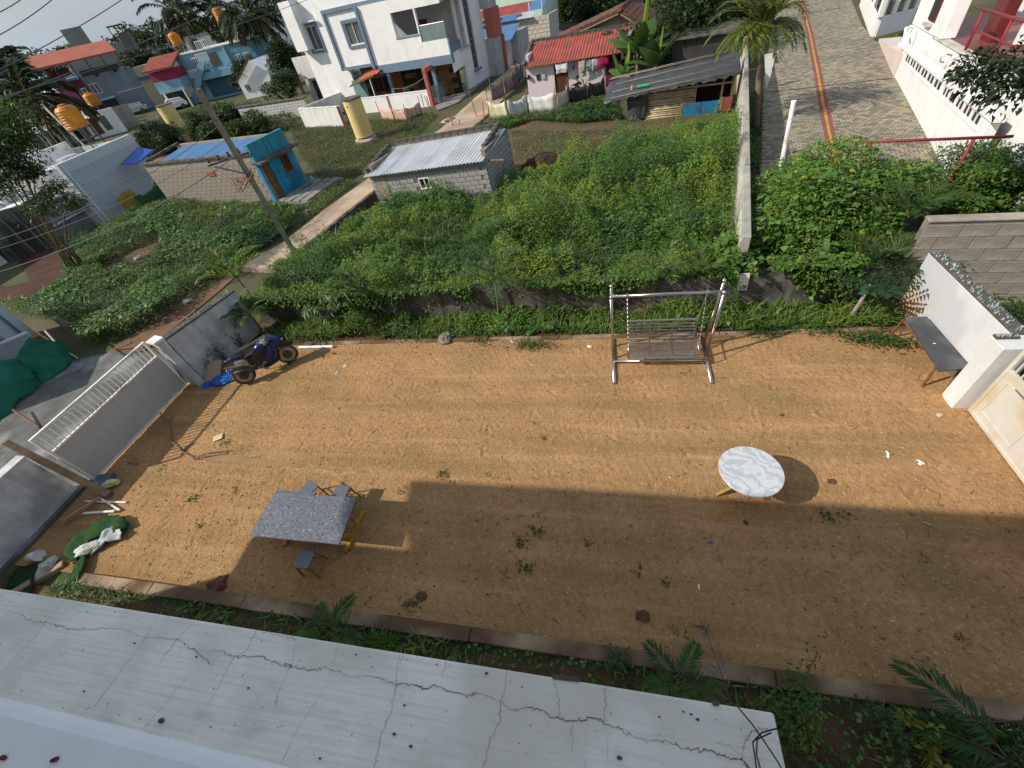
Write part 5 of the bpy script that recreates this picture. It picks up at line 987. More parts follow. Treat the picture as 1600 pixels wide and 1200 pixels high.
def wframe(x, z, w, h, y, d=.1, b=.18):
    k = MB(); k.box(x-b, y-d, z-b, x, y-.001, z+h+b).box(x+w, y-d, z-b, x+w+b, y-.001, z+h+b).box(x, y-d, z-b, x+w, y-.001, z).box(x, y-d, z+h, x+w, y-.001, z+h+b); return k.build('window_surround', trim, t)
wframe(w1[0], w1[1], 1.25, 1.75, YA); window(t, w1[0], w1[1], 1.25, 1.75, wh, glassd, y=YA, bars=1, fw=.07)
MB().box(w1[0]-.5, YA-.35, w1[1]+2.0, w1[0]+1.6, YA-.1, w1[1]+2.08).build('window_hood', wh, t)
w2x, w2z = u(548, 72, YB); w2 = (w2x, w2z, w2x+1.75, w2z+1.55)
wall_open(bx0, bz0, bx1, bz1, YB, YB+.4, [w2]).build('framed_box', wh, t); wframe(w2[0], w2[1], 1.75, 1.55, YB); window(t, w2[0], w2[1], 1.75, 1.55, wh, glassd, y=YB, bars=1, fw=.08)
k = MB(); k.box(bx0-.22, YB-.18, bz0-.22, bx0-.001, YA-.001, bz1).box(bx0-.22, YB-.18, bz0-.22, bx1, YB-.001, bz0-.001).box(bx0-.22, YB-.18, bz1, u(735, 0, YC)[0], YB-.001, bz1+.25).box(bx1-.001, YC-.2, 3.0, bx1+.25, YC-.001, bz1); k.build('slate_frame', trim, t)
MB().box(bx0-.22, YB, bz1+.251, 1.5, YB+.25, 8.6).build('parapet', wh, t); MB().box(xl, YA, zt+.001, bx0, YA+.25, zt+.1).build('parapet_cap', wh, t)
MB().box(bx0, YB+.41, bz0, bx1, YB+.6, bz1).build('box_back', wh, t)
# right upper block with two open bays
o1a = u(613, 22, YC); o1b = u(650, 60, YC); xA = u(613, 35, YC)[0]; xB = u(644, 20, YC)[0]+.1; zb = u(617, 60, YC)[1]; ztop = u(608, 21, YC)[1]
xC = u(653, 40, YC)[0]; xD = u(698, 60, YC)[0]; zf = u(662, 66, YC)[1]
wall_open(bx1+.251, 3.15, xD, bz1-.001, YC, YC+.25, [(xA, zb, xB, ztop), (xC, zf, xD, ztop)]).build('upper_front_wall', wh, t)
MB().box(bx1+.2, YC-.02, 2.55, xD+.1, YC+.35, 3.149).build('beam', trim, t); MB().box(bx1+.2, YC+.36, 3.0, 1.7, 6, 3.14).build('balcony_floor', plinth, t)
MB().box(bx1+.2, 4.6, 3.15, 1.9, 4.8, 6.6).build('balcony_back_wall', plinth, t); MB().box(bx1+.2, YC+.26, 6.4, 2.2, 6, 6.6).build('balcony_ceiling', wh, t); MB().box(xA+.25, 4.5, 3.15, xA+1.2, 4.59, 5.4).build('balcony_door', mat('dark_red_door', (.10, .025, .015), .5), t)
MB().box(xA-.05, YC-.05, zb-.08, xB+.05, YC+.3, zb-.001).build('opening_sill', trim, t)
MB().box(xC, YC+.06, zf, xD, YC+.1, zf+1.0).build('glass_railing', mat('greenish_glass', (.17, .22, .22), .1, .1, 2, spec=.7), t); MB().tube([(xC, YC+.08, zf+1.03), (xD, YC+.08, zf+1.03)], .03, 6).build('handrail', alu, t)
# chamfered corner and road side
cx0, cy0, cx1, cy1 = xD, YC, 1.55, 4.4
ch = MB(); ch.hexa([(cx0, cy0, 3.15), (cx1, cy1, 3.15), (cx1-.2, cy1+.1, 3.15), (cx0-.01, cy0+.25, 3.15), (cx0, cy0, 3.7), (cx1, cy1, 3.7), (cx1-.2, cy1+.1, 3.7), (cx0-.01, cy0+.25, 3.7)]); ch.build('chamfer_panel', trim, t)
ch = MB(); ch.hexa([(cx0, cy0, 1.9), (cx1, cy1, 1.9), (cx1-.2, cy1+.1, 1.9), (cx0-.01, cy0+.25, 1.9), (cx0, cy0, 3.149), (cx1, cy1, 3.149), (cx1-.2, cy1+.1, 3.149), (cx0-.01, cy0+.25, 3.149)]); ch.build('chamfer_base', wh, t)
MB().ball((1.2, 2.4, 2.75), .16, 8, (1, 1, 1)).build('round_emblem', rst, t)
SX = 1.55
side_wall(4.4, 1.2, 9.4, 8.6, SX-.25, SX, [(6.1, .2, 7.2, 8.0)]).build('road_side_wall', wh, t); side_wall(4.4, -.1, 9.4, 1.199, SX-.25, SX, []).build('road_side_base', wh, t)
gp = MB().box(SX-.2, 6.1, 1.2, SX-.12, 7.2, 8.0).build('tall_glazing', mat('dark_blue_glass', (.03, .045, .07), .12, .3, .7, spec=.7), t)
for z in (2.2, 3.3, 4.4, 5.5, 6.6): MB().box(SX-.12, 6.1, z, SX-.06, 7.2, z+.05).build('mullion', trim, gp)
MB().box(SX, 6.0, 1.05, SX+.2, 7.4, 1.199).build('glazing_sill', trim, t); MB().box(SX-.2, 9.401, -.1, SX+.9, 11.5, 2.9).build('shop_front', plinth, t); MB().box(SX+.2, 9.5, 2.901, SX+1.0, 11.4, 5.0).build('salmon_panel', salmon, t); MB().box(SX+.901, 11.2, -.1, SX+1.15, 11.5, 2.9).build('salmon_post', salmon, t); MB().box(SX-.2, 9.5, 5.001, SX+.8, 11.4, 8.6).build('upper_side_room', plinth, t)
MB().lathe([(.05, 0), (.4, .1), (.45, .16)], (SX+.9, 11.0, 6.6), 14, 'x').build('dish_antenna', greym, t)
# ground floor recess with cladding boards
gx0, gx1 = xr+.02, SX-.26; GY = 3.4; wt = wood_tiles()
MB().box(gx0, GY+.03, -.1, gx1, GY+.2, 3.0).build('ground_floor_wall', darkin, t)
tiles = box_mesh('cladding_board', 1.18, .03, .37, wt, .008); S = []
dx0 = u(600, 148, GY)[0]; door_ = (dx0+1.05, 0, dx0+2.6, 2.2); winA = (dx0-.9, .8, dx0+.35, 2.1); winB = (dx0+4.2, .9, dx0+5.9, 2.4)
for r in range(7):
    x = gx0+.6-(.6 if r % 2 else 0)
    while x < gx1-.4:
        z = .25+r*.39
        if not any(h[0]-.45 < x < h[2]+.45 and h[1]-.1 < z < h[3]+.05 for h in (door_, winA, winB)): S.append((x, GY+random.uniform(-.008, .008), z, 0))
        x += 1.2
pieces('cladding_board', tiles, S, t)
odm = mat('orange_door_wood', (.30, .09, .02), .5, .25, 3)
d_ = MB().box(door_[0]+.45, GY-.02, 0, door_[2], GY+.03, 2.2).build('door', odm, t); gk = MB()
for z in np.linspace(.2, 2.0, 10): gk.box(door_[0]-.02, GY-.05, z, door_[0]+.4, GY-.02, z+.09)
tag(gk.build('lattice_panel', mat('cream_lattice', (.5, .42, .3), .6), d_), kind='stuff')
window(t, winA[0], winA[1], 1.25, 1.3, odm, glassd, y=GY, bars=1, fw=.1); window(t, winB[0], winB[1], 1.7, 1.5, mat('brown_window', (.12, .05, .025), .6), darkin, y=GY, bars=2, fw=.1)
for px, py in ((613, 148), (672, 105)): x = u(px, py, YC)[0]; MB().box(x-.02, YC+.05, -.1, x+.28, YC+.33, 2.549).build('column', trim, t)
# tiled porch roof over the door
pz = 2.75; px0, px1 = u(545, 116, .9)[0], bx1+.25; b = MB(); b.add([(px0, .4, pz-.75), (px1, .4, pz-.2), (px1, 2.2, pz+.2), (px0+.6, 2.2, pz-.2), (px0, .4, pz-.66), (px1, .4, pz-.11), (px1, 2.2, pz+.29), (px0+.6, 2.2, pz-.11)], [(3, 2, 1, 0), (4, 5, 6, 7), (0, 1, 5, 4), (1, 2, 6, 5), (2, 3, 7, 6), (3, 0, 4, 7)])
pr_ = b.build('porch_roof', mat('mossy_tile', (.10, .09, .05), .9, .3, 4), t); tl_ = box_mesh('roof_tile', .42, .05, .34, mat('orange_clay_tile', (.42, .10, .05), .8, .2, 5), .01)
for i in range(5):
    for j in range(5):
        o = bpy.data.objects.new('roof_tile', tl_); COL.objects.link(o); o.parent = pr_; xx = px0+1.5+i*.44; yy = .55+j*.34; o.location = (xx, yy, pz-.66+.16*(xx-px0)+.12+.222*(yy-.4)); o.rotation_euler = (math.radians(-78), 0, 0)
MB().tube([(px0+2.4, .5, -.1), (px0+2.4, .5, pz-.3)], .05, 8).build('porch_post', wpvc, t)
span('washing line sagging across the front of the white house', F.wor(-4.2, .6, 1.5), F.wor(.0, .4, 2.2), .35, .02)
cl_ = mat('dark_green_cloth', (.03, .06, .05), .8, .3, 6); q = F.wor(-2.6, .55, .75); cloth('hanging_cloth', 'dark cloth hanging on the washing line of the white house', 'cloth', [[q+Vector((-.35, 0, .7)), q+Vector((.35, -.05, .75))], [q+Vector((-.3, .05, -.2)), q+Vector((.3, .05, -.1))]], cl_, .05, 4)
person(tuple(F.wor((xC+xD)/2-.1, YC+1.0, 3.15)), F.a, 'person in dark clothes standing behind the glass balcony rail of the white house', shd, shd)
# compound wall, red gateway, gate
t = F.thing('compound_wall', 'white front compound wall with a red stripe before the white house', 'wall')
x0 = u(573, 160, 0)[0]; MB().box(x0-2.1, -.1, -.1, -.2, .1, 1.12).build('wall', wh, t); xs_ = u(609, 165, -.1)[0]; MB().box(xs_-.1, -.13, 0, xs_+.12, -.101, 1.12).build('red_pilaster', salmon, t); MB().box(x0-2.12, -.12, 1.121, -.2, .12, 1.17).build('coping', wh, t)
a, b2 = G(478, 199), G(540, 197); F3 = Face(a, math.atan2(b2.y-a.y, b2.x-a.x)); t = F3.thing('side_compound_wall', 'long white compound wall left of the yellow water tank', 'wall'); Lc = math.hypot(b2.x-a.x, b2.y-a.y)
MB().box(0, 0, -.1, Lc, .18, 1.45).build('wall', mat('stained_white_paint', (.70, .69, .66), .85, .08, 1, streak=((.36, .35, .32), .6)), t); MB().box(-.02, -.02, 1.451, Lc, .2, 1.5).build('coping', white, t); MB().box(Lc-.2, -.03, -.1, Lc+.08, -.001, 1.5).build('red_end', mat('maroon_paint', (.1, .02, .02)), t); MB().box(Lc+.09, .4, -.1, Lc+1.5, .46, 1.3).build('small_grey_gate', mat('grey_gate_sheet', (.25, .23, .21), .6, .2, 5), t)
MB().box(.0, .19, -.1, .18, 6.5, 1.5).build('return_wall', white, t); MB().box(2.5, 5.0, -.1, 4.2, 5.08, 2.3).build('green_door', mat('grey_green_door', (.13, .23, .21), .6, .1, 3), t)
p0_, p1_ = G(677, 165), G(703, 147); gw = thing('red_gateway', 'salmon red square gateway frame with a pale green gate', 'gate', tuple(p0_), math.atan2(p1_.y-p0_.y, p1_.x-p0_.x)); gl_ = math.hypot(p1_.x-p0_.x, p1_.y-p0_.y)
MB().box(-.2, -.15, -.1, .15, .15, 2.35).box(gl_-.15, -.15, -.1, gl_+.2, .15, 2.35).box(-.2, -.15, 2.351, gl_+.2, .15, 2.68).build('frame', salmon, gw, bevel=.02); pgm = mat('pale_green_steel', (.24, .33, .31), .5)
g_ = MB().box(.2, -.03, .1, .26, .03, 1.25).box(gl_-.26, -.03, .1, gl_-.2, .03, 1.25).box(gl_/2-.03, -.03, .1, gl_/2+.03, .03, 1.25).build('gate_frame', pgm, gw)
for z in np.linspace(.15, 1.2, 8): MB().box(.26, -.02, z, gl_-.26, .02, z+.06).build('gate_slat', pgm, g_)
MB().box(gl_+.3, -.03, .1, gl_+1.2, .03, 1.3).build('side_gate', pgm, gw)
sheet('house_apron', [tuple(G(*p, .08)) for p in ((684, 172), (715, 160), (765, 120), (772, 108), (748, 114), (738, 121), (705, 148), (680, 165))], mat('wet_concrete', (.20, .19, .165), .85, .3, 1.2, fine=.3))
# woven sacking fence with sticks
def stick_fence(label, pix, h, m, mats, name='cloth_fence', cat='fence', seed=0, lean=.0):
    P = [G(px, py, 0) for px, py in pix]; t = thing(name, label, cat, tuple(P[0])); R = random.Random(seed)
    for i, (a, b) in enumerate(zip(P[:-1], P[1:])):
        n = 10; V = []; F_ = []
        for j in range(n+1):
            u_ = j/n; p = a.lerp(b, u_)-P[0]; sg = .18*math.sin(u_*math.pi); w = .07*math.sin(u_*11+i)
            for zz in (0.02, .35, .7, 1.0): V.append((p.x+w*zz*(.5+zz), p.y+.09*math.sin(u_*17+zz*3+i), h*zz*(1-sg*zz)))
        for j in range(n):
            for k in range(3): F_.append((j*4+k, j*4+4+k, j*4+5+k, j*4+1+k))
        o = MB().add(V, F_).build('cloth_panel', mats[i % len(mats)], t, smooth=True); o.modifiers.new('thick', 'SOLIDIFY').thickness = .015
    for p in P: q = p-P[0]; MB().tube([(q.x, q.y, -.1), (q.x+R.uniform(-.1, .1), q.y, h*R.uniform(1.1, 1.5))], .025, 6).build('stick', wood, t)
    return t
def striped(name, c1, c2, s, third=None):
    m = mat(name, c1, .8, .1, 2); N, K, b = nodes_of(m); tt = N.new('ShaderNodeTexCoord'); w = N.new('ShaderNodeTexWave'); w.inputs['Scale'].default_value = s; w.inputs['Distortion'].default_value = 3; w.inputs['Detail'].default_value = 3; K(tt.outputs['Object'], w.inputs['Vector'])
    r = N.new('ShaderNodeValToRGB'); r.color_ramp.elements[0].color = (*c1, 1); r.color_ramp.elements[1].color = (*c2, 1); r.color_ramp.elements[0].position = .35; r.color_ramp.elements[1].position = .6
    if third: e = r.color_ramp.elements.new(.85); e.color = (*third, 1)
    K(w.outputs['Fac'], r.inputs['Fac']); K(r.outputs['Color'], b.inputs['Base Color']); return m
sack_p = striped('orange_sacking', (.58, .50, .44), (.52, .24, .15), 3.2); sar1 = striped('green_striped_cloth', (.62, .62, .50), (.09, .16, .12), 1.4, (.60, .55, .28)); sar2 = striped('white_patterned_cloth', (.68, .68, .64), (.15, .15, .15), 3.4, (.70, .69, .66)); sar3 = striped('cream_pink_cloth', (.66, .62, .55), (.50, .28, .28), 1.2, (.6, .58, .45)); blks = mat('black_plastic_sheet', (.045, .046, .05), .45, .3, 1.6, spec=.5, bump=.3, bscale=8); purp = striped('faded_purple_cloth', (.28, .22, .25), (.10, .08, .09), 4)
stick_fence('orange and white sacking fence on sticks before the white compound wall', [(597, 187), (618, 190), (638, 190), (660, 180)], .95, None, [sack_p], seed=1)
stick_fence('light patterned cloth fence below the pink house', [(765, 187), (795, 187), (826, 178), (868, 175)], 1.15, None, [sar1, sar2, sar2], seed=2)
stick_fence('cream cloth draped on the fence next to the black plastic', [(872, 178), (889, 164)], 1.2, None, [sar3], seed=3); stick_fence('black plastic sheet fence in front of the pink house', [(890, 165), (918, 158), (946, 150)], 1.1, None, [blks], seed=4)
stick_fence('faded purple cloth fence along the road by the pink house', [(770, 160), (790, 150), (806, 138), (818, 122)], 1.2, None, [purp], seed=5)
for k, (px, py, h, ln) in enumerate(((746, 186, 2.2, -.35), (757, 190, 1.2, .1), (710, 202, 1.1, -.2), (718, 200, .5, .1), (548, 150, .8, .0), (631, 170, 1.0, -.1), (650, 168, .9, -.05), (663, 168, 1.0, -.05), (674, 175, 1.1, -.1))):
    q = G(px, py); pole_thing('fence_stick', ('tall thin bare stick leaning at the road edge below the cloth fence', 'short stick just right of the tall leaning stick', 'dark stick on the far edge of the grey hut roof line', 'stub of a stick beside the sleeping dog', 'thin stake behind the black tank lid', 'stake standing behind the sacking fence, leftmost', 'stake standing behind the sacking fence, middle', 'stake standing behind the sacking fence, right', 'stake near the corner of the compound wall')[k], 'stick', (q.x, q.y, 0), (q.x+ln, q.y+.1, h), .03, wood)
# sleeping dog on the road
q = G(699, 192, .1); t = thing('dog', 'tan dog lying asleep on the concrete road', 'dog', (q.x, q.y, .12), .5); dogm = mat('tan_fur', (.46, .33, .21), .9, .15, 6)
J = [((-.3, 0, .12), .12), ((0, 0, .14), .14), ((.28, .02, .15), .12), ((.45, .05, .17), .07), ((.58, .08, .15), .075), ((.70, .10, .11), .035), ((-.25, -.16, .06), .06), ((-.05, -.32, .03), .03), ((.05, -.42, .03), .03), ((.28, -.18, .05), .045), ((.4, -.35, .03), .03), ((-.42, .05, .1), .03), ((-.62, .12, .04), .018)]; E_ = [(0, 1), (1, 2), (2, 3), (3, 4), (4, 5), (0, 6), (6, 7), (7, 8), (2, 9), (9, 10), (0, 11), (11, 12)]
me = bpy.data.meshes.new('body'); me.from_pydata([p for p, r in J], E_, []); me.materials.append(dogm); o = obj('body', me, t); o.modifiers.new('skin', 'SKIN').use_smooth_shade = True
for i, (p, r) in enumerate(J): me.skin_vertices[0].data[i].radius = (r, r)
me.skin_vertices[0].data[1].use_root = True; o.modifiers.new('sub', 'SUBSURF').render_levels = 1
for s in (-1, 1): MB().add([(.54, .08+s*.05, .2), (.6, .08+s*.06, .2), (.56, .08+s*.11, .24)], [(0, 1, 2)]).build('ear', dogm, t)
# ================================================================ PINK HOUSE
F = Face(G(827, 153), math.radians(-6)); t = F.thing('pink_house', 'pale pink single-storey house with a red corrugated roof', 'house'); u = F.uv
pinkm = mat('pale_pink_paint', (.66, .56, .60), .85, .08, 1, bump=.15, streak=((.52, .45, .45), .3), stain=((.60, .56, .50), .5, .7)); PW = 7.55
dA = (2.1, 0, 3.15, 1.85); nB = (3.95, 1.55, 5.0, 1.92); dC = (u(946, 120, 0)[0], .0, u(968, 100, 0)[0]+.1, 1.9); wD = (dC[2]+.02, .95, dC[2]+.75, 1.6)
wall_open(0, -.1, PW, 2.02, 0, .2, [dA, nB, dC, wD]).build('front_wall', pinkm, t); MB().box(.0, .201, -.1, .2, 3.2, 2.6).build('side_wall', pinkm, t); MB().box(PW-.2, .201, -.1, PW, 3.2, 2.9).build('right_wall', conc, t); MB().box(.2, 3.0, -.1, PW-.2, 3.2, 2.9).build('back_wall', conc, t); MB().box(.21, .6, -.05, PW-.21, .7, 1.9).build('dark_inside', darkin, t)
MB().box(dA[0]+.04, .1, 0, dA[2]-.04, .15, 1.83).build('door', mat('dark_brown_door', (.09, .035, .02), .6, .2, 3), t)
c_ = MB().box(dC[0]+.05, -.03, .05, dC[2], -.001, 1.55).build('door_curtain', striped('maroon_curtain', (.15, .02, .07), (.09, .012, .04), 5), t); MB().box(wD[0]+.05, .05, .75, wD[2]-.02, .1, 1.15).build('blue_board', mat('blue_board', (.06, .15, .22), .6), t)
redr = mat('red_sheet_roof', (.36, .075, .05), .6, .12, 1.5, stain=((.22, .07, .05), .5, 1.2), streak=((.2, .06, .045), .35))
for k in range(7): x0 = -.1+k*(PW+.2)/7; corrugated(x0, x0+(PW+.2)/7+.03, [(-.45, 2.0+.005*k), (1.3, 2.46+.005*k), (3.0, 2.92+.005*k)], .21, .03, redr, 'roof_sheet', t)
MB().bar((-.1, -.4, 2.12), (-.1, 3.2, 3.06), .22, .2).build('verge', dkblk, t); MB().bar((PW+.1, -.4, 2.14), (PW+.1, 3.2, 3.08), .22, .2).build('verge', dkblk, t); ke = box_mesh('ridge_stone', .42, .2, .2, dkblk, .02); pieces('ridge_stone', ke, [(.2+i*.44, 3.05, 3.02+random.uniform(-.02, .03), random.uniform(-.1, .1)) for i in range(17)], t)
MB().box(5.3, 2.3, 2.83, 5.9, 2.7, 3.05).build('roof_stone', dkblk, t)
MB().box(.75, -.06, 1.05, 1.05, 0, 1.4).build('meter_box', greym, t); MB().box(1.15, -.1, 1.1, 1.42, 0, 1.55).build('grey_meter', mat('pale_grey_plastic', (.4, .41, .41), .5), t); MB().ball((.12, -.1, 1.35), .16, 8).build('wall_lamp', greym, t)
lines = F.wor(2.0, -.35, 1.95), F.wor(6.0, -.3, 1.95); span('clothes line along the front of the pink house', lines[0], lines[1], .12, .012)
for k, (x, w, h, m, lab) in enumerate(((2.75, .95, .62, mat('white_cloth', (.66, .66, .64), .8), 'white cloth hanging on the line before the brown door of the pink house'), (3.6, .22, .5, shd, 'small dark garment on the clothes line'), (4.2, .5, .8, mat('tan_cloth', (.38, .33, .27), .8), 'tan garment on the clothes line of the pink house'), (4.7, .4, .75, mat('grey_green_cloth', (.23, .28, .26), .8), 'grey green garment beside the tan one'), (5.15, .45, .75, striped('blue_white_cloth', (.55, .56, .58), (.25, .28, .33), 6), 'pale striped shirt on the clothes line'), (5.75, .8, .62, mat('crimson_cloth', (.30, .012, .06), .8), 'crimson cloth at the right end of the clothes line'))):
    q = F.wor(x, -.36, 1.92); d = Vector((F.ca, F.sa, 0))*w/2; cloth('hanging_cloth', lab, 'cloth', [[q-d, q+d], [q-d*.9+Vector((0, -.05, -h*.5)), q+d*.95+Vector((0, -.05, -h*.55))], [q-d*.9+Vector((0, .03, -h)), q+d*.8+Vector((0, .03, -h*.9))]], m, .04, k+2)
q = F.wor(3.4, -1.6, 0); mb = thing('parked_scooter', 'dark parked motorbike in front of the pink house door', 'motorcycle', tuple(q), .2)
def simple_bike(t):
    for x in (0, 1.2):
        w_ = MB().tube([(x+.26*math.cos(a), 0, .28+.26*math.sin(a)) for a in np.linspace(0, 6.283, 17)], .045, 6, cap=False).build('wheel', rubber, t)
        MB().lathe([(.06, -.04), (.2, 0), (.06, .04)], (x, 0, .28), 12, 'y').build('rim', alu, w_)
    loft([(.2, 0, .72, .06, .04), (.5, 0, .75, .11, .06), (.75, 0, .78, .1, .08), (.95, 0, .74, .06, .06)]).build('tank_and_seat', blackp, t, smooth=True); loft([(.4, 0, .42, .1, .12), (.6, 0, .45, .13, .15), (.75, 0, .45, .08, .1)]).build('engine', greym, t)
    MB().tube([(1.2, 0, .3), (.98, 0, .95)], .035, 6).build('fork', alu, t); MB().tube([(.92, -.3, 1.0), (.98, 0, .97), (.92, .3, 1.0)], .02, 6).build('handlebar', blackp, t); MB().ball((1.05, 0, .85), .09, 8).build('headlight', alu, t)
simple_bike(mb)
person(tuple(F.wor(3.9, -1.2, .0)), 2.6, 'person in pink sitting beside the motorbike at the pink house', shp, shm, pose='sit', scale=1.0)
q = G(895, 150); t = thing('bare_stub_post', 'short forked post with a dark ball in front of the pink house', 'post', tuple(G(853, 147)), 0); MB().tube([(0, 0, 0), (.05, 0, 1.0)], .03, 6).tube([(.05, 0, .95), (.25, 0, .1)], .025, 6).ball((.05, 0, 1.05), .14, 8).build('post_body', greym, t)
# ================================================================ BAMBOO SHED
F = Face(G(975, 191), math.atan2(27.83-28.5, 6.42-.89)); t = F.thing('bamboo_shed', 'rough bamboo pole shed with a black plastic covered roof', 'shed'); u = F.uv
bam = mat('grey_bamboo', (.42, .33, .22), .85, .25, 2, streak=((.18, .13, .09), .5), bump=.2); SWd = u(1140, 178, 0)[0]; ox0 = u(1086, 150, 0)[0]; ox1 = SWd-.15; oz0, oz1 = .45, 1.3
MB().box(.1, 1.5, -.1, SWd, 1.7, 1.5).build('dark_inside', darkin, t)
for i in range(13):
    z = .06+i*.107; x_e = SWd-.1 if (z > oz1-.02) else ox0; x_s = 1.05 if z < .95 else .3
    MB().tube([(x_s-random.uniform(0, .12), random.uniform(-.03, .03), z), ((x_s+x_e)/2, random.uniform(-.03, .03), z+random.uniform(-.015, .015)), (x_e+random.uniform(-.05, .08), random.uniform(-.03, .03), z+random.uniform(-.02, .02))], [.056, .053, .046], 7).build('bamboo_pole', bam, t, smooth=True)
for x in (ox0-.02, ox0+1.3, SWd-.1, .35): MB().tube([(x, .1, -.1), (x+.03, .1, 1.75)], .06, 8).build('upright', bam, t, smooth=True)
bbl = mat('blue_board_paint', (.015, .17, .34), .6, .15, 3, stain=((.05, .10, .14), .5, 3)); bw = (ox0-.55, ox0+.35, ox0+.38, ox0+1.25)
for k in range(2): MB().box(bw[2*k], -.12, .02, bw[2*k+1], -.07, .62).build('blue_door_panel', bbl, t)
MB().box(ox0+1.28, -.10, .1, ox0+1.45, -.05, .75).build('brown_board', wood, t); MB().box(ox0+1.48, -.1, .05, SWd, -.05, .72).build('red_door_panel', mat('faded_red_board', (.24, .07, .06), .7, .2, 4), t); MB().box(ox0-.7, -.1, 0, ox0-.57, -.06, .65).build('door_jamb', wood, t)
# roof: rumpled plastic over poles
R0, R1 = -1.1, SWd+.15; n, m_ = 40, 10; V = []; F_ = []
for i in range(n+1):
    x = R0+(R1-R0)*i/n
    for j in range(m_+1):
        y = -.55+2.6*j/m_; z = 1.30+.17*(y+.55)+.075*(x-R0)+.025*math.sin(x*3.1+y*5)+.02*math.sin(x*7.3+y*2)+random.uniform(-.012, .012)-(.12*math.sin(i*1.1)**2 if j == 0 else 0)-(.10*(1-i/6) if i < 6 else 0); V.append((x, y, z))
for i in range(n):
    for j in range(m_): k = i*(m_+1)+j; F_.append((k, k+m_+1, k+m_+2, k+1))
o = MB().add(V, F_).build('plastic_roof', blks, t, smooth=True); o.modifiers.new('thick', 'SOLIDIFY').thickness = .03
for y in (-.5, .25, 1.2, 1.95, 2.1): MB().tube([(R0+random.uniform(0, .5), y, 1.36+.17*(y+.55)+.02), ((R0+R1)/2, y+random.uniform(-.06, .06), 1.40+.17*(y+.55)+.075*(R1-R0)/2), (R1-random.uniform(0, .3), y+.05, 1.40+.17*(y+.55)+.075*(R1-R0))], .026, 6).build('roof_pole', mat('weathered_roof_pole', (.24, .20, .15), .9, .3, 2, streak=((.1, .085, .07), .5)), t, smooth=True)
q = F.wor(1.0, .3, 1.62); rumple('green_cloth', 'bright green cloth lying on the black plastic shed roof', 'cloth', tuple(q), .32, mat('bright_green_cloth', (.02, .28, .12), .7), (1.3, .8, .25), 12, .06, 3)
q = F.wor(.25, -.12, .62); d = Vector((F.ca, F.sa, 0)); cloth('black_curtain', 'torn black plastic curtain hanging at the left end of the bamboo shed', 'curtain', [[q-d*.1+Vector((0, 0, .5)), q+d*.5+Vector((0, 0, .55)), q+d*1.05+Vector((0, 0, .6))], [q-d*.05, q+d*.45+Vector((0, -.1, -.1)), q+d*.95], [q+d*.0+Vector((0, -.05, -.6)), q+d*.45+Vector((0, -.1, -.62)), q+d*.85+Vector((0, 0, -.5))]], blks, .05, 5)
# ================================================================ OLD TILED HOUSE
a, b2 = G(884, 85), G(1012, 92); F = Face(Vector((.2, 42.5, 0)), math.radians(-11)); u = F.uv
t = F.thing('tiled_house', 'old mud-walled house with a clay tile gable roof behind the pink house', 'house'); mud = mat('mud_plaster', (.36, .31, .25), .95, .15, .8, bump=.3, stain=((.27, .23, .18), .7, .7), streak=((.26, .22, .17), .4))
xl, zl = u(880, 60, 0); xr, zr_ = u(1030, 55, 0); xp, zp = u(970, 18, 0)
g = MB(); P = [(xl, -.1), (xr, -.1), (xr, zr_), (xp, zp), (xl, zl)]; g.add([(x, 0, z) for x, z in P]+[(x, .3, z) for x, z in P], [(4, 3, 2, 1, 0), (5, 6, 7, 8, 9)]+[(i, (i+1) % 5, 5+(i+1) % 5, 5+i) for i in range(5)]); g.build('gable_wall', mud, t)
clay = mat('old_clay_tile', (.22, .085, .05), .9, .35, 1.5, stain=((.09, .06, .045), .8, 1.2)); DP = 7.0
for nm, (x0, z0), (x1, z1), ext in (('left_roof', (xp, zp), (xl, zl), 1.9), ('right_roof', (xp, zp), (xr, zr_), .6)):
    d = Vector((x1-x0, 0, z1-z0)); L0 = d.length; d.normalize(); nrm = Vector((-d.z, 0, d.x)); nrm = nrm if nrm.z > 0 else -nrm; A0 = Vector((x0, -.5, z0))+nrm*.06; B0 = A0+d*(L0+ext)
    rfb = MB().hexa([A0, B0, B0+Vector((0, DP, 0)), A0+Vector((0, DP, 0)), A0+nrm*.08, B0+nrm*.08, B0+nrm*.08+Vector((0, DP, 0)), A0+nrm*.08+Vector((0, DP, 0))]).build('roof_deck', clay, t)
    rows = int((L0+ext)/.42); cols = 12; tb = box_mesh('clay_tile', .40, .07, .40, clay, .02)
    for i in range(rows):
        for j in range(cols):
            p = A0+d*(.2+i*.42)+Vector((0, .25+j*.42+random.uniform(-.03, .03), 0))+nrm*(.155+random.uniform(0, .03)); o = bpy.data.objects.new('clay_tile', tb); COL.objects.link(o); o.parent = rfb
            Mx = Matrix((Vector((0, 1, 0)), -nrm, d)).transposed().to_4x4(); Mx.translation = p; o.matrix_local = Mx
    MB().tube([A0+d*.1-nrm*.12, B0-nrm*.12], .07, 7).build('rafter', wood, t)
MB().tube([(xp, -.6, zp+.2), (xp, DP-.4, zp+.2)], .14, 8).build('ridge', clay, t)
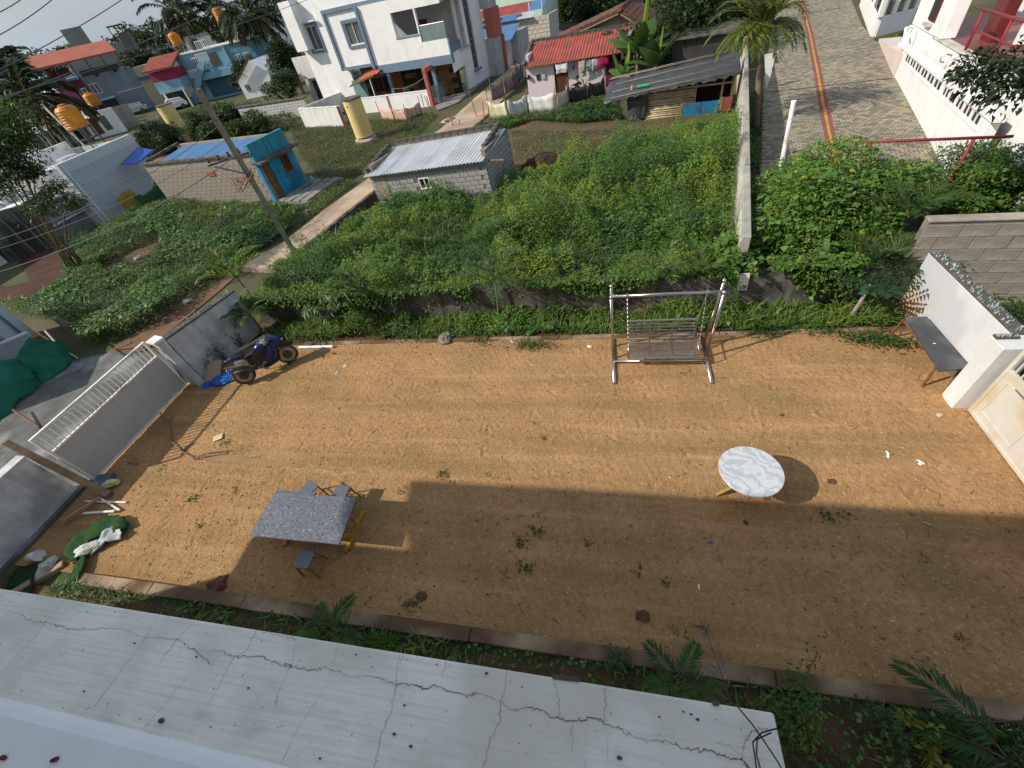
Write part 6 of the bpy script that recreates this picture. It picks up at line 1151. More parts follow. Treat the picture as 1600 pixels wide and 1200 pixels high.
# ================================================================ HOUSES AT THE END OF THE ROAD
F = Face(G(748, 112), math.radians(-12)); t = F.thing('blue_roof_shack', 'grey shack with a bright blue corrugated lean-to roof and dark doorway', 'shack'); W_ = 4.2
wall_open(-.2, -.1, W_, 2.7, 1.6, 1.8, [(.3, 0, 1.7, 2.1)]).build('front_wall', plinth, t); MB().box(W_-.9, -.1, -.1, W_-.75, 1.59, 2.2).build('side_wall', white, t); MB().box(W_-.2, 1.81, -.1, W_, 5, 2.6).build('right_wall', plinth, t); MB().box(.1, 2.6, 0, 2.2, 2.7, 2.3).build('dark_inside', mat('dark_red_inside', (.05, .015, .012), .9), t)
for k in range(4): x0 = -.4+k*1.2; corrugated(x0, x0+1.23, [(-.6, 2.25+.004*k), (2.4, 3.15+.004*k)], .2, .025, bsh, 'roof_sheet', t)
for p, rz, l, s1, s2 in ((F.wor(1.75, .6), -.4, 'person in a white shirt standing under the blue roof of the shack', shw, shg), (F.wor(2.55, .8), .3, 'person in dark clothes standing to the right under the blue roof', shd, shd)): person(tuple(p), F.a+rz, l, s1, s2)
q = G(809, 121); person((q.x, q.y, .05), 1.2, 'child in a white top and maroon skirt walking on the concrete road', shw, shm, scale=.72)
for k, (px, py, r, h, m, lab) in enumerate(((785, 101, .22, .45, wpvc, 'white plastic pot outside the blue roof shack, nearer the wall'), (790, 98, .22, .5, wpvc, 'white plastic pot outside the blue roof shack, nearer the road'), (797, 93, .3, .5, mat('green_tub', (.04, .13, .09), .5), 'dark green tub in front of the blue roof shack'))):
    q = G(px, py); t = thing('plastic_pot', lab, 'pot', (q.x, q.y, .02)); MB().lathe([(r*.8, 0), (r, h), (r*1.05, h), (r*.9, h-.05), (.01, h-.06)], n=12).build('pot_body', m, t)
F = Face(G(745, 92), math.radians(-9)); t = F.thing('pale_brick_house', 'long pale block house with a mixed blue and red sheet roof at the road end', 'house'); pbk = mat('pale_block', (.50, .46, .40), .95, .12, 2, bump=.4, streak=((.3, .28, .24), .4)); W_ = 9.5
wall_open(-1, -.1, W_, 2.9, 0, .2, [(4.0, .9, 5.0, 2.1)]).build('front_wall', mat('pale_mortar', (.36, .33, .29), .95, .15, 2), t); block_wall(t, -1, 0, W_, 2.9, .7, .36, pbk, holes=[(4.0, .9, 5.0, 2.1)], proud=.05, gap=.04, limit=120); MB().box(W_-.2, .201, -.1, W_, 4, 2.9).build('right_wall', pbk, t); MB().box(4.0, .1, .9, 5, .15, 2.1).build('window', mat('blue_grey_shutter', (.05, .07, .1), .6), t)
for k in range(5): x0 = -1.2+k*1.75; corrugated(x0, x0+1.78, [(-.5, 2.95+.004*k), (1.8, 3.3+.004*k)], .25, .03, bsh if k < 4 else zr, 'roof_sheet', t)
for k in range(5): x0 = -.3+k*1.7; corrugated(x0, x0+1.73, [(1.7, 3.35+.004*k), (4.4, 4.0+.004*k)], .25, .03, redr if k < 4 else bsh, 'roof_sheet', t)
for x in (4.0, 5.5): MB().tube([(x+3, 1.0, 3.1), (x+3, 1.0, 4.5)], .05, 6).build('vent_pipe', wpvc, t)
for k, xx in enumerate((1, 3.2, 5.6)): MB().box(xx, .4, 3.16+.0*k, xx+.5, .8, 3.3).build('roof_stone', dkblk, t)
F = Face(Vector((-21, 72, 0)), math.radians(-10)); t = F.thing('mint_house', 'pale mint green house wall at the top edge of the picture', 'house'); MB().box(0, 0, 0, 13, 8, 6.4).build('wall', mat('mint_paint', (.52, .66, .56), .8, .05, .6), t); MB().box(-.2, -.5, 6.41, 13.2, 8.2, 6.6).build('roof_slab', plinth, t); MB().box(6.0, -.7, 2.6, 9.0, -.001, 2.8).build('sunshade', rst, t); MB().box(6.8, -.05, 1.2, 8.2, -.002, 2.4).build('window', glassd, t)
q = G(852, 57); pole_thing('utility_pole', 'grey pole at the far bend of the road beside the pale block house', 'pole', (q.x, q.y, -.1), (q.x-.1, q.y, 7.0), .13, polem)
q = G(832, 62); person((q.x, q.y, .03), .3, 'person in an orange top near the far pole', mat('orange_cloth', (.5, .18, .08), .8), shd, scale=.85)
F = Face(G(790, 84), math.radians(20)); t = F.thing('scrap_sheet_lean_to', 'leaning dark grey scrap sheets before the pale block house', 'lean-to'); 
for k in range(3): MB().hexa([(k*1.2, 0, 0), (k*1.2+1.3, .2*k, 0), (k*1.2+1.3, .2*k+.05, 0), (k*1.2, .05, 0), (k*1.2+.2, .6, 1.2), (k*1.2+1.4, .7, 1.0), (k*1.2+1.4, .75, 1.0), (k*1.2+.2, .65, 1.2)]).build('scrap_sheet', mat('dark_scrap', (.10, .10, .095), .7, .3, 2), t)
# ================================================================ LEFT SIDE: nearer buildings
pnl = mat('pale_blue_grey_panel', (.44, .485, .53), .9, .12, .8, bump=.2, streak=((.27, .30, .33), .45), stain=((.46, .50, .53), .5, .6)); pnlj = mat('pale_panel_joint', (.52, .56, .60), .9, .08, 1)
a = G(168, 357); zT = 3.6; b2 = G(203, 209, zT); a0 = G(88, 258, zT); F = Face(a0, math.atan2(b2.y-a0.y, b2.x-a0.x)); Lg_ = math.hypot(b2.x-a0.x, b2.y-a0.y)
t = F.thing('grey_panel_house', 'flat-roofed pale blue-grey panel house with white roof parapets at the left', 'house')
MB().box(0, 0, -.3, Lg_, .25, zT).build('front_wall', pnlj, t); block_wall(t, 0, 0, Lg_, zT-.05, 1.25, .78, pnl, proud=.012, gap=.05, limit=80)
MB().box(0, .251, -.3, .25, 8, zT-.2).build('left_wall', plinth, t); MB().box(Lg_-.25, .251, -.3, Lg_, 7, zT-.2).build('right_wall', plinth, t); MB().box(.251, .251, 3.0, Lg_-.251, 8, 3.1).build('roof_slab', white, t)
MB().box(.25, 5.0, 3.101, Lg_-.25, 5.2, 3.9).build('inner_parapet', white, t); MB().box(-1.5, 8.001, -.3, Lg_, 8.2, 3.9).build('back_parapet', white, t); MB().box(-9, 3.5, -.2, -.01, 11, 2.6).build('side_annex', white, t); MB().box(2.2, 2.0, 3.101, 3.4, 2.6, 3.5).build('roof_box', plinth, t)
MB().box(-2.6, .9, -.2, -.02, 1.1, 2.1).build('side_gate', mat('dim_grey_sheet', (.17, .18, .19), .7, .2, 2), t); MB().bar((-2.6, .85, 2.15), (.1, .85, 2.15), .12).bar((-2.6, .85, 1.0), (.0, .85, 1.0), .08).build('gate_frame', pnlj, t)
MB().tube([(.15, -.1, -.2), (.15, -.1, 3.5)], .05, 6).build('rain_pipe', white, t)
# orange tank on a stand on the flat roof
orng = mat('orange_plastic', (.55, .20, .012), .45, .1, 3, stain=((.36, .14, .02), .5, 2)); ironm = mat('dark_iron', (.07, .065, .06), .7, .3, 5)
def plastic_tank(q, r, h, label, stand=1.2, zg=None, m=orng):
    t = thing('plastic_water_tank', label, 'water tank', tuple(q)); p = [(r*.96, 0), (r, .05)]
    for i in range(6): z = .08+h*.7*i/6; p += [(r, z), (r*1.03, z+h*.03), (r*1.03, z+h*.06), (r, z+h*.085)]
    p += [(r, h*.8), (r*.75, h*.93), (r*.4, h*.97), (r*.4, h*1.03), (.01, h*1.05)]; MB().lathe(p, n=24).build('tank_body', m, t)
    if stand:
        for sx in (-1, 1):
            for sy in (-1, 1): MB().bar((sx*r*.8, sy*r*.8, -stand), (sx*r*.8, sy*r*.8, -.05), .06).build('stand_leg', ironm, t)
        k = MB()
        for z in (-.04, -stand*.5):
            for s in (-1, 1): k.bar((-r*.85, s*r*.8, z), (r*.85, s*r*.8, z), .06).bar((s*r*.8, -r*.85, z), (s*r*.8, r*.85, z), .06)
        k.build('stand_frame', ironm, t)
    return t
q = G(150, 232, 3.1); plastic_tank((q.x, q.y, 4.45), .66, 1.35, 'big orange ribbed plastic water tank on an iron stand above the grey panel house', 1.35)
pole_thing('white_pipe', 'white pipe slanting up to the big orange tank', 'pipe', (q.x-.2, q.y-.4, 3.1), (q.x-.9, q.y-.5, 6.1), .06, wpvc)
F2 = F; q1 = F.wor(Lg_-2.0, -.6, 2.4); d = Vector((F.ca, F.sa, 0)); nrm = Vector((F.sa, -F.ca, 0))
cloth('blue_awning', 'small bright blue plastic awning on the grey panel house wall', 'awning', [[q1-d*.9+Vector((0, 0, .05)), q1+d*1.2+Vector((0, 0, .5))], [q1-d*.7+nrm*1.0+Vector((0, 0, -.15)), q1+d*1.4+nrm*1.0+Vector((0, 0, .15))]], mat('blue_plastic', (.05, .12, .42), .5, .15, 4), .04, 3)
p_ = F.wor(Lg_-1.2, -1.4, 0); pole_thing('dark_post', 'thin dark post holding up the blue awning', 'post', (p_.x, p_.y, -.1), (p_.x, p_.y, 2.45), .05, ironm)
q1 = G(204, 318, .5); cloth('yellow_sacking', 'mustard yellow sacking hanging by the grey panel house', 'cloth', [[q1+d*-.7+Vector((0, 0, .6)), q1+d*.7+Vector((0, 0, .75))], [q1+d*-.6+nrm*.1+Vector((0, 0, -.4)), q1+d*.8+nrm*.1+Vector((0, 0, -.35))]], mat('mustard_sack', (.30, .22, .03), .9, .3, 5), .06, 5)
q1 = G(238, 314, .6); cloth('green_netting', 'dark green netting hanging between the grey house and the block wall', 'netting', [[q1+d*-1.2+Vector((0, 0, .75)), q1+d*.2+Vector((0, 0, .45)), q1+d*1.2+Vector((0, 0, .85))], [q1+d*-.5+nrm*.2+Vector((0, 0, -.5)), q1+d*.6+nrm*.2+Vector((0, 0, -.6)), q1+d*1.6+Vector((0, 0, -.3))]], mat('dark_green_net', (.02, .10, .05), .8, .3, 5), .08, 6)
# mossy old house at the left edge
mossy = mat('mossy_old_wall', (.21, .20, .19), .95, .3, .9, bump=.3, stain=((.035, .033, .03), 1.0, .5), streak=((.40, .39, .38), .5)); a = G(95, 384); b2 = G(-40, 425); F = Face(b2, math.atan2(a.y-b2.y, a.x-b2.x)); Lm = math.hypot(a.x-b2.x, a.y-b2.y)
t = F.thing('mossy_old_house', 'old black-stained wall of a low house at the left edge under the feathery tree', 'house'); MB().box(0, 0, -.2, Lm, .25, 2.5).build('front_wall', mossy, t); MB().box(Lm-.25, .251, -.2, Lm, 7, 2.45).build('right_wall', mossy, t); MB().box(0, .251, 2.2, Lm-.251, 7, 2.35).build('roof_slab', white, t); MB().box(Lm*.45, 2.4, 2.351, Lm*.72, 3.4, 2.95).build('roof_tub', mat('cement_tub', (.35, .33, .30), .9), t)
redsoil = mat('dark_red_soil', (.06, .025, .015), .95, .3, 1.2, bump=.6, bscale=8)
sheet('red_soil_pit', [tuple(G(*p, .04)) for p in ((18, 395), (88, 388), (115, 428), (92, 460), (0, 470), (-20, 440), (10, 448), (48, 440), (30, 410))], redsoil)
# pale house corner, green shade net and bits at the far left
a, b2 = G(34, 549), G(55, 519); F = Face(a, math.atan2(b2.y-a.y, b2.x-a.x)); Lc = (b2-a).length; t = F.thing('pale_corner_house', 'pale blue-white house corner behind the green shade net at the left edge', 'house'); lbw = mat('light_blue_white_paint', (.50, .56, .62), .85, .08, 1, streak=((.38, .43, .48), .35))
MB().box(0, 0, -.1, Lc, .25, 3.0).build('corner_wall', lbw, t); MB().box(Lc-.25, .251, -.1, Lc, 6, 3.0).build('back_wall', lbw, t); MB().box(-4, .6, -.1, -.001, .8, 2.6).build('dark_opening', darkin, t); MB().box(-4, 0, 2.2, -.001, .25, 3.0).build('lintel', lbw, t); MB().box(-4, .26, 3.01, Lc, 6, 3.1).build('roof_slab', plinth, t)
MB().tube([(Lc*.5, -.08, .3), (Lc*.5, -.1, 2.0)], .05, 6).build('drain_pipe', mat('blue_grey_pipe', (.15, .18, .24), .5), t)
a = G(70, 542); b2 = G(-40, 590); t = thing('low_white_wall', 'low white-edged wall behind the green shade net', 'wall', tuple(a)); wallseg(t, (0, 0, 0), b2-a, .7, .15, lbw, 'wall', -.1); wallseg(t, (0, 0, .001), (b2-a)*1.0+Vector((0, 0, 0)), .76, .2, white, 'coping', .702)
net = mat('green_shade_net', (.008, .115, .075), .75, .25, 2.5, bump=.3, bscale=10)
P0 = G(122, 557); P1 = G(68, 590); P2 = G(-30, 655); up = lambda p, z: Vector((p.x, p.y, z))
cloth('green_shade_net', 'emerald green shade net stretched over sticks, right part by the concrete apron', 'shade net', [[up(P0, .75), up(P0.lerp(P1, .4), 1.35), up(P1, .95)], [up(P0, .35), up(P0.lerp(P1, .4)+Vector((.25, -.2, 0)), .6), up(P1+Vector((.2, -.2, 0)), .5)], [up(P0+Vector((.15, -.1, 0)), .03), up(P0.lerp(P1, .4)+Vector((.5, -.4, 0)), .03), up(P1+Vector((.4, -.4, 0)), .03)]], net, .07, 3)
cloth('green_shade_net', 'emerald green shade net, left part drooping in a peak at the edge of the photo', 'shade net', [[up(P1, .95), up(P1.lerp(P2, .35), 1.45), up(P2, .9)], [up(P1+Vector((.3, -.2, 0)), .5), up(P1.lerp(P2, .35)+Vector((.4, -.4, 0)), .8), up(P2+Vector((.4, -.3, 0)), .5)], [up(P1+Vector((.5, -.5, 0)), .03), up(P1.lerp(P2, .4)+Vector((.8, -.9, 0)), .03), up(P2+Vector((.8, -.9, 0)), .03)]], net, .09, 4)
for k, (pa, pb, za, zb, lab) in enumerate((((122, 560), (58, 520), .1, .9, 'pale bamboo stick along the top of the green net'), ((85, 533), (62, 508), 1.2, 1.0, 'short bamboo stick above the orange pot by the green net'), ((180, 545), (205, 535), .1, .4, 'rusty rod on the mud path near the gate'), ((20, 640), (62, 668), .3, .05, 'dark stick lying on the apron below the green net'))):
    p, q = G(*pa, za), G(*pb, zb); pole_thing('bamboo_stick' if k < 2 else 'rod', lab, 'stick', p, q, .03, bam if k < 2 else rst)
q = G(60, 532, .6); t = thing('flower_pot', 'small orange clay pot beside the pale corner house', 'pot', tuple(q)); MB().lathe([(.13, -.15), (.18, .15), (.2, .15), (.2, .2), (.15, .18)], n=12).build('pot_body', mat('terracotta', (.33, .10, .05), .8), t)
for k, (px, py, r, lab) in enumerate(((232, 412, .25, 'crumpled cream paper in the rubbish heap of the weedy lot'), (215, 402, .16, 'white scrap on the left of the rubbish heap'), (172, 434, .2, 'white rag below the rubbish heap'), (253, 391, .15, 'pale blue plastic bit above the rubbish heap'), (291, 470, .13, 'white scrap in the weeds near the mud path'), (262, 372, .15, 'white scrap at the top of the rubbish heap'))):
    q = G(px, py, .15); rumple('rubbish_scrap', lab, 'litter', (q.x, q.y, .12), r, sackw if k != 3 else mat('pale_blue_plastic', (.35, .42, .5), .5), (1.3, .7, .5), 8, .15, k+3, k)
# ================================================================ FAR BUILDINGS
def fwin(par, x, z, w, h, y=0.0, fr=None): k = MB().box(x-.08, y-.05, z-.08, x+w+.08, y-.001, z+h+.08).build('window', fr or wh, par); MB().box(x, y-.07, z, x+w, y-.051, z+h).build('pane', glassd, k); MB().box(x+w/2-.04, y-.09, z, x+w/2+.04, y-.071, z+h).build('mullion', fr or wh, k); return k
lblu = mat('sky_blue_paint', (.20, .36, .46), .85, .14, .7, streak=((.13, .25, .33), .35), stain=((.27, .43, .52), .6, .4)); a, b2 = G(311, 160), G(415, 137); F = Face(a, math.atan2(b2.y-a.y, b2.x-a.x)); Lb = math.hypot(b2.x-a.x, b2.y-a.y); u = F.uv
t = F.thing('sky_blue_house', 'light blue two-storey house with outside stairs and a small red porch roof', 'house')
XL, ZT = u(270, 85); XR, _ = u(372, 62); ZT = u(345, 72)[1]
MB().box(XL, 0, -.2, XR-2.6, 7, ZT).build('main_block', lblu, t); MB().box(XR-2.6, .0, -.2, XR+1.6, 7, ZT-.1).build('right_wing', mat('deep_sky_blue_paint', (.13, .27, .36), .85, .14, .7), t)
MB().box(XL-.1, -.12, ZT+.001, XR+1.7, 7.1, ZT+.18).build('roof_edge', white, t); MB().box(XR-2.9, -.25, .3, XR-2.55, -.001, ZT-.2).build('corner_pillar', lblu, t)
gx0_, gz0 = u(322, 130); gx1_, gz1 = u(362, 128); MB().box(gx0_, -.9, 2.55, XR-2.6, -.001, 3.4).build('balcony_front', lblu, t); MB().box(gx0_, -.02, .2, XR-3.2, -.001, 2.5).build('shaded_ground_floor', mat('balcony_shade_teal', (.05, .11, .14), .9), t)  # dark teal panel painted in for the shade under the balcony
MB().add([(gx0_-3.6, -1.2, .0), (gx0_-2.4, -1.2, 0), (gx0_+2.2, -1.2, 4.6), (gx0_+1.0, -1.2, 4.6), (gx0_-3.6, -.95, .0), (gx0_-2.4, -.95, 0), (gx0_+2.2, -.95, 4.6), (gx0_+1.0, -.95, 4.6)], [(3, 2, 1, 0), (4, 5, 6, 7), (0, 1, 5, 4), (1, 2, 6, 5), (2, 3, 7, 6), (3, 0, 4, 7)]).build('stair_flank', lblu, t)
for k in range(9): MB().box(gx0_-3.2+k*.58, -.94, .1+k*.5, gx0_-2.5+k*.58, -.1, .3+k*.5).build('stair_step', lblu, t)
for k, (x, z) in enumerate(((gx0_+1.2, 4.7), (gx0_-1.2, 3.1), (XR-6, ZT+.2))): 
    g_ = MB(); 
    for i in range(7): g_.bar((x+i*.3, -1.0, z), (x+i*.3, -1.0, z+.9), .08)
    g_.bar((x, -1.0, z+.9), (x+1.8, -1.0, z+.9), .1); tag(g_.build('stair_railing', wh, t), kind='stuff')
fwin(t, XR-5.6, 3.9, 1.3, 1.5, 0, mat('brown_window_frame', (.2, .1, .06), .7)); fwin(t, XR-1.6, 3.6, .7, .9); fwin(t, XR-.2, 3.6, .7, .9); fwin(t, XR-8.2, 4.4, .7, .8)
px0_, pz0_ = u(258, 140); MB().box(XL-3.4, -3.2, 2.2, XL+.6, -.01, 3.6).build('porch_lower', lblu, t); MB().box(XL-3.4, -3.0, 3.61, XL+.6, -.2, 4.8).build('porch_room', mat('magenta_trim', (.30, .03, .08), .7), t); MB().box(XL-3.0, -3.25, -.1, XL-2.8, -3.0, 2.2).build('porch_pillar', white, t); MB().box(XL+.2, -3.25, -.1, XL+.4, -3.0, 2.2).build('porch_pillar', white, t); MB().box(XL-3.2, -2.9, .0, XL+.3, -2.7, 2.1).build('dark_porch_inside', darkin, t)
MB().add([(XL-3.8, -3.7, 4.9), (XL+1.0, -3.7, 4.9), (XL+1.0, .2, 6.2), (XL-3.8, .2, 6.2), (XL-3.8, -3.7, 5.1), (XL+1.0, -3.7, 5.1), (XL+1.0, .2, 6.4), (XL-3.8, .2, 6.4)], [(3, 2, 1, 0), (4, 5, 6, 7), (0, 1, 5, 4), (1, 2, 6, 5), (2, 3, 7, 6), (3, 0, 4, 7)]).build('porch_roof', mat('dark_red_tile', (.20, .05, .035), .9, .25, 2), t)
q = F.wor(XL+.5, 2, ZT+1.05); plastic_tank(q, .75, 1.6, 'orange tank on the left end of the light blue house roof', .9); q = F.wor(XR-3.2, 5, ZT+2.6); plastic_tank(q, .75, 1.7, 'orange tank on a tall stand in front of the coconut palms', 2.4); q = F.wor(XR-7.6, 2, ZT+.2); plastic_tank(q, .75, 1.3, 'black tank on the roof of the light blue house', 0, m=blackp)
# cream house and the grey and magenta house left of it
crw = mat('cream_wall_paint', (.46, .37, .25), .9, .08, .6, streak=((.36, .28, .18), .3)); gry = mat('blue_grey_paint', (.20, .225, .25), .9, .1, .5, stain=((.26, .285, .31), .5, .4)); a = G(244, 166); F = Face(a, math.radians(44)); u = F.uv
t = F.thing('cream_house', 'plain cream house wall with a blue strip between the grey and the light blue houses', 'house'); zc_ = u(207, 112)[1]; xr_ = u(262, 93)[0]; MB().box(0, 0, -.2, 12.0, 8, zc_-1.3).build('lower_wall', crw, t); MB().box(0, .3, zc_-1.299, 9, 8, zc_+.4).build('upper_wall', crw, t); MB().box(0, -.35, zc_-1.29, 6.5, .299, zc_-.9).build('blue_band', mat('blue_band_paint', (.08, .13, .25), .7), t)
F = Face(a, math.radians(52)); u = F.uv; t = F.thing('grey_magenta_house', 'blue-grey and magenta house with a red tin canopy on its roof', 'house'); zg_ = u(198, 104)[1]; xl_ = u(152, 128)[0]
MB().box(-7.4, .0, -.2, -.05, 9, zg_).build('grey_block', gry, t); MB().box(-4.0, -.06, 3.0, -.1, -.001, 3.08).build('pale_line', wh, t)
for x in (-5.4, -2.6): MB().box(x, -.05, 5.6, x+.6, -.001, 5.9).build('vent', darkin, t)
fwin(t, -6.9, 3.6, 1.0, 1.2); MB().box(-7.2, -1.2, .0, -4.9, -.001, 2.6).build('dark_veranda', darkin, t); MB().box(-7.4, -1.4, 2.601, -4.8, -.001, 2.9).build('veranda_slab', lblu, t)
mag = mat('magenta_paint', (.33, .055, .13), .85, .12, .5); MB().box(-11.0, -1.6, -.2, -9.2, 8, zg_+.6).build('magenta_block', mag, t); MB().box(-9.19, -.8, -.2, -7.42, 8, zg_-.2).build('dark_magenta_block', mat('dark_magenta', (.15, .018, .06), .9, .15, .5), t)
fwin(t, -8.8, 3.2, 1.0, 1.4, -.8); MB().box(-14.0, -1.0, -.2, -11.05, 8, zg_-.6).build('white_block', wh, t); fwin(t, -13, 3, 1.0, 1.2, -1.0)
rx0, rx1 = -12.2, -.6; zr0 = zg_+2.2; MB().hexa([(rx0, -2.0, zr0-.2), (rx1, -2.0, zr0-.2), (rx1, 4, zr0+1.3), (rx0, 4, zr0+1.3), (rx0, -2.0, zr0), (rx1, -2.0, zr0), (rx1, 4, zr0+1.5), (rx0, 4, zr0+1.5)]).build('canopy_front', mat('brick_red_sheet', (.34, .10, .06), .7, .1, .5), t); MB().hexa([(rx0, 4.01, zr0+1.3), (rx1, 4.01, zr0+1.3), (rx1, 9.5, zr0-.2), (rx0, 9.5, zr0-.2), (rx0, 4.01, zr0+1.5), (rx1, 4.01, zr0+1.5), (rx1, 9.5, zr0), (rx0, 9.5, zr0)]).build('canopy_back', mat('brick_red_sheet', (1, 1, 1)), t)
MB().add([(rx0-.05, -2.0, zr0-.2), (rx0-.05, 4, zr0+1.4), (rx0-.05, 9.5, zr0-.2), (rx0-.2, -2.0, zr0-.2), (rx0-.2, 4, zr0+1.4), (rx0-.2, 9.5, zr0-.2)], [(0, 1, 2), (5, 4, 3), (0, 3, 4, 1), (1, 4, 5, 2), (2, 5, 3, 0)]).build('canopy_gable', ironm, t)
for x in np.linspace(rx0+.3, rx1-.3, 6): MB().box(x-.08, -1.9, zg_-.4, x+.08, -1.75, zr0-.15).build('canopy_post', ironm, t)
MB().box(-11, 1.5, zg_+.61, -8, 4, zg_+1.6).build('stacked_goods', mat('dark_red_goods', (.15, .05, .05), .9, .4, 1), t); MB().box(-7, .1, zg_+.001, -1.5, .25, zg_+.8).build('roof_railing', ironm, t)
q = F.wor(-8.2, -9, 2.6); plastic_tank(q, .85, 1.7, 'small orange tank in front of the grey and magenta house', 1.5)
# parked cars by the cream house
def car(px, py, rz, label, m):
    q = G(px, py); t = thing('parked_car', label, 'car', (q.x, q.y, 0), rz)
    P = [(-2.0, .35), (-2.05, .8), (-1.85, 1.0), (-1.5, 1.45), (.5, 1.5), (1.05, 1.02), (1.95, .9), (2.05, .6), (2.0, .3)]; n = len(P); b = MB(); b.add([(x, -.8+(.12 if z > 1.2 else 0), z) for x, z in P]+[(x, .8-(.12 if z > 1.2 else 0), z) for x, z in P], [tuple(range(n))[::-1], tuple(range(n, 2*n))]+[(i, (i+1) % n, n+(i+1) % n, n+i) for i in range(n)]); b.build('body', m, t, bevel=.05)
    for s in (-1, 1):
        MB().add([(-1.5, s*.77, 1.05), (.85, s*.79, 1.05), (.45, s*.71, 1.42), (-1.3, s*.71, 1.40)], [(0, 1, 2, 3)]).build('side_window', glassd, t)
        for x in (-1.3, 1.3): MB().lathe([(.32, -.1), (.32, .1)], (x, s*.75, .32), 16, 'y').build('wheel', rubber, t)
        MB().ball((2.0, s*.6, .72), .12, 8).build('headlight', alu, t)
    MB().add([(.52, -.66, 1.46), (.52, .66, 1.46), (1.08, .74, 1.04), (1.08, -.74, 1.04)], [(0, 1, 2, 3)]).build('windscreen', glassd, t); MB().add([(-1.53, -.66, 1.42), (-1.53, .66, 1.42), (-1.87, .74, 1.02), (-1.87, -.74, 1.02)], [(3, 2, 1, 0)]).build('rear_window', glassd, t)
    MB().bar((-1.2, -.6, 1.53), (.2, -.6, 1.55), .05).build('roof_rail', blackp, t)
car(275, 172, math.radians(225), 'white hatchback car behind the smaller yellow tank', mat('white_car_paint', (.75, .75, .75), .25, .03, 2, spec=.6)); car(214, 178, math.radians(215), 'pale car half hidden in front of the grey house', mat('silver_car_paint', (.5, .51, .52), .3, .05, 2, spec=.6))
q = G(196, 195); t = thing('auto_rickshaw', 'small dark vehicle with a white front beside the tin-roofed row', 'rickshaw', (q.x, q.y, 0), 4.0); MB().hexa([(-1.2, -.6, .3), (1.2, -.5, .3), (1.2, .5, .3), (-1.2, .6, .3), (-1.1, -.6, 1.7), (.5, -.5, 1.75), (.5, .5, 1.75), (-1.1, .6, 1.7)]).build('body', blackp, t, bevel=.08); MB().box(.7, -.4, .4, 1.22, .4, 1.0).build('front_panel', wh, t)
for x, y in ((-.8, -.55), (-.8, .55), (1.0, 0)): MB().lathe([(.22, -.06), (.22, .06)], (x, y, .22), 12, 'y').build('wheel', rubber, t)
# row of low tin-roofed houses between
F = Face(G(170, 212), math.radians(40)); u = F.uv; t = F.thing('tin_roof_row', 'row of low grey houses with tin roofs and thin posts behind the panel house', 'house'); x0r = -10
MB().box(x0r, 2.0, -.2, 4, 2.2, 2.6).build('rear_wall', mat('dim_plaster', (.30, .29, .27), .9, .3, .5), t); MB().box(-1.6, -.2, -.2, 2.4, .0, 2.8).build('white_wall', wh, t); MB().box(-1.2, -.26, .4, -.1, -.201, 2.3).build('brown_opening', mat('brown_shade', (.12, .06, .035), .8, .3, 1), t); MB().box(.3, -.26, .6, 1.1, -.201, 2.2).build('grey_window', glassd, t)
for k in range(6): corrugated(x0r+k*1.65, x0r+k*1.65+1.6, [(-1.6, 2.3+.1*(k % 2)), (3.2, 3.4+.1*(k % 2))], .5, .04, zr if k % 3 else mat('old_tin', (.25, .24, .22), .7, .2, .8), 'roof_sheet', t)
for k in range(9): MB().box(x0r+k*1.15, -1.4, -.1, x0r+k*1.15+.12, -1.25, 2.3).build('post', mat('pale_post', (.45, .43, .4), .8), t)
MB().box(x0r+.6, -1.0, .2, x0r+2.6, -.8, 1.9).build('mint_panel', mat('mint_panel', (.32, .5, .42), .8, .2, .6), t); MB().box(-4, 1.7, .2, -3.2, 1.99, 2.0).build('doorway', darkin, t); MB().box(-6.5, 1.7, .2, -5.7, 1.99, 2.0).build('doorway', darkin, t)
# distant tower block, water tower, small far houses
def at(px, py, dist): return wpt(px, py, dist)
def facing(p): return math.atan2(-p.x, p.y)     # local x runs square to the line of sight
q = at(205, 92, 165); q.z = 0; F = Face(q, math.radians(42)); u = F.uv; t = F.thing('grey_tower_block', 'unfinished grey concrete block rising on the horizon', 'building'); dgr = mat('raw_concrete_far', (.24, .235, .22), .9, .12, .3); zt_ = u(206, 47)[1]; xl_ = u(165, 57)[0]; xm = u(183, 52)[0]
MB().box(xm, 0, 0, 2.5, 14, zt_).build('dark_block', mat('darker_raw_concrete', (.13, .125, .115), .9, .15, .3), t); MB().box(xl_-11, .5, 0, xm-.05, 14, zt_-1.5).build('light_block', dgr, t); MB().box(xl_-20, 2, 0, xl_-11.05, 14, zt_-6.5).build('low_block', dgr, t)
for k in range(5): MB().box(xl_-19+k*2.6, 1.9, zt_-12, xl_-17.6+k*2.6, 1.99, zt_-9).build('window', darkin, t)
for k in range(4): MB().box(xl_-19+k*2.4, 2.5, zt_-6.45, xl_-18.7+k*2.4, 2.8, zt_-3.2).build('roof_column', dgr, t)
MB().box(xl_-20, 2, zt_-3.19, xl_-11, 9, zt_-2.7).build('upper_slab', dgr, t); MB().box(xl_-8, 2, zt_-1.49, xl_-4, 6, zt_+2.6).build('stair_room', dgr, t); MB().box(xl_+1, 3, zt_+1.4, xm+2, 7, zt_+1.6).build('frame_top', ironm, t)
for k in range(3): MB().box(xl_+1.2+k*1.5, 3.1, zt_-1.4, xl_+1.4+k*1.5, 3.3, zt_+1.39).build('frame_post', ironm, t)
MB().box(-3, -.1, zt_-8, -1.4, -.001, zt_-5.5).build('window', darkin, t)
q = at(102, 70, 480); zt_ = q.z; q.z = 0; t = thing('concrete_water_tower', 'pale concrete water tower with a shallow dome on the horizon', 'water tower', tuple(q)); cw = mat('pale_far_concrete', (.42, .40, .35), .9, .1, .3)
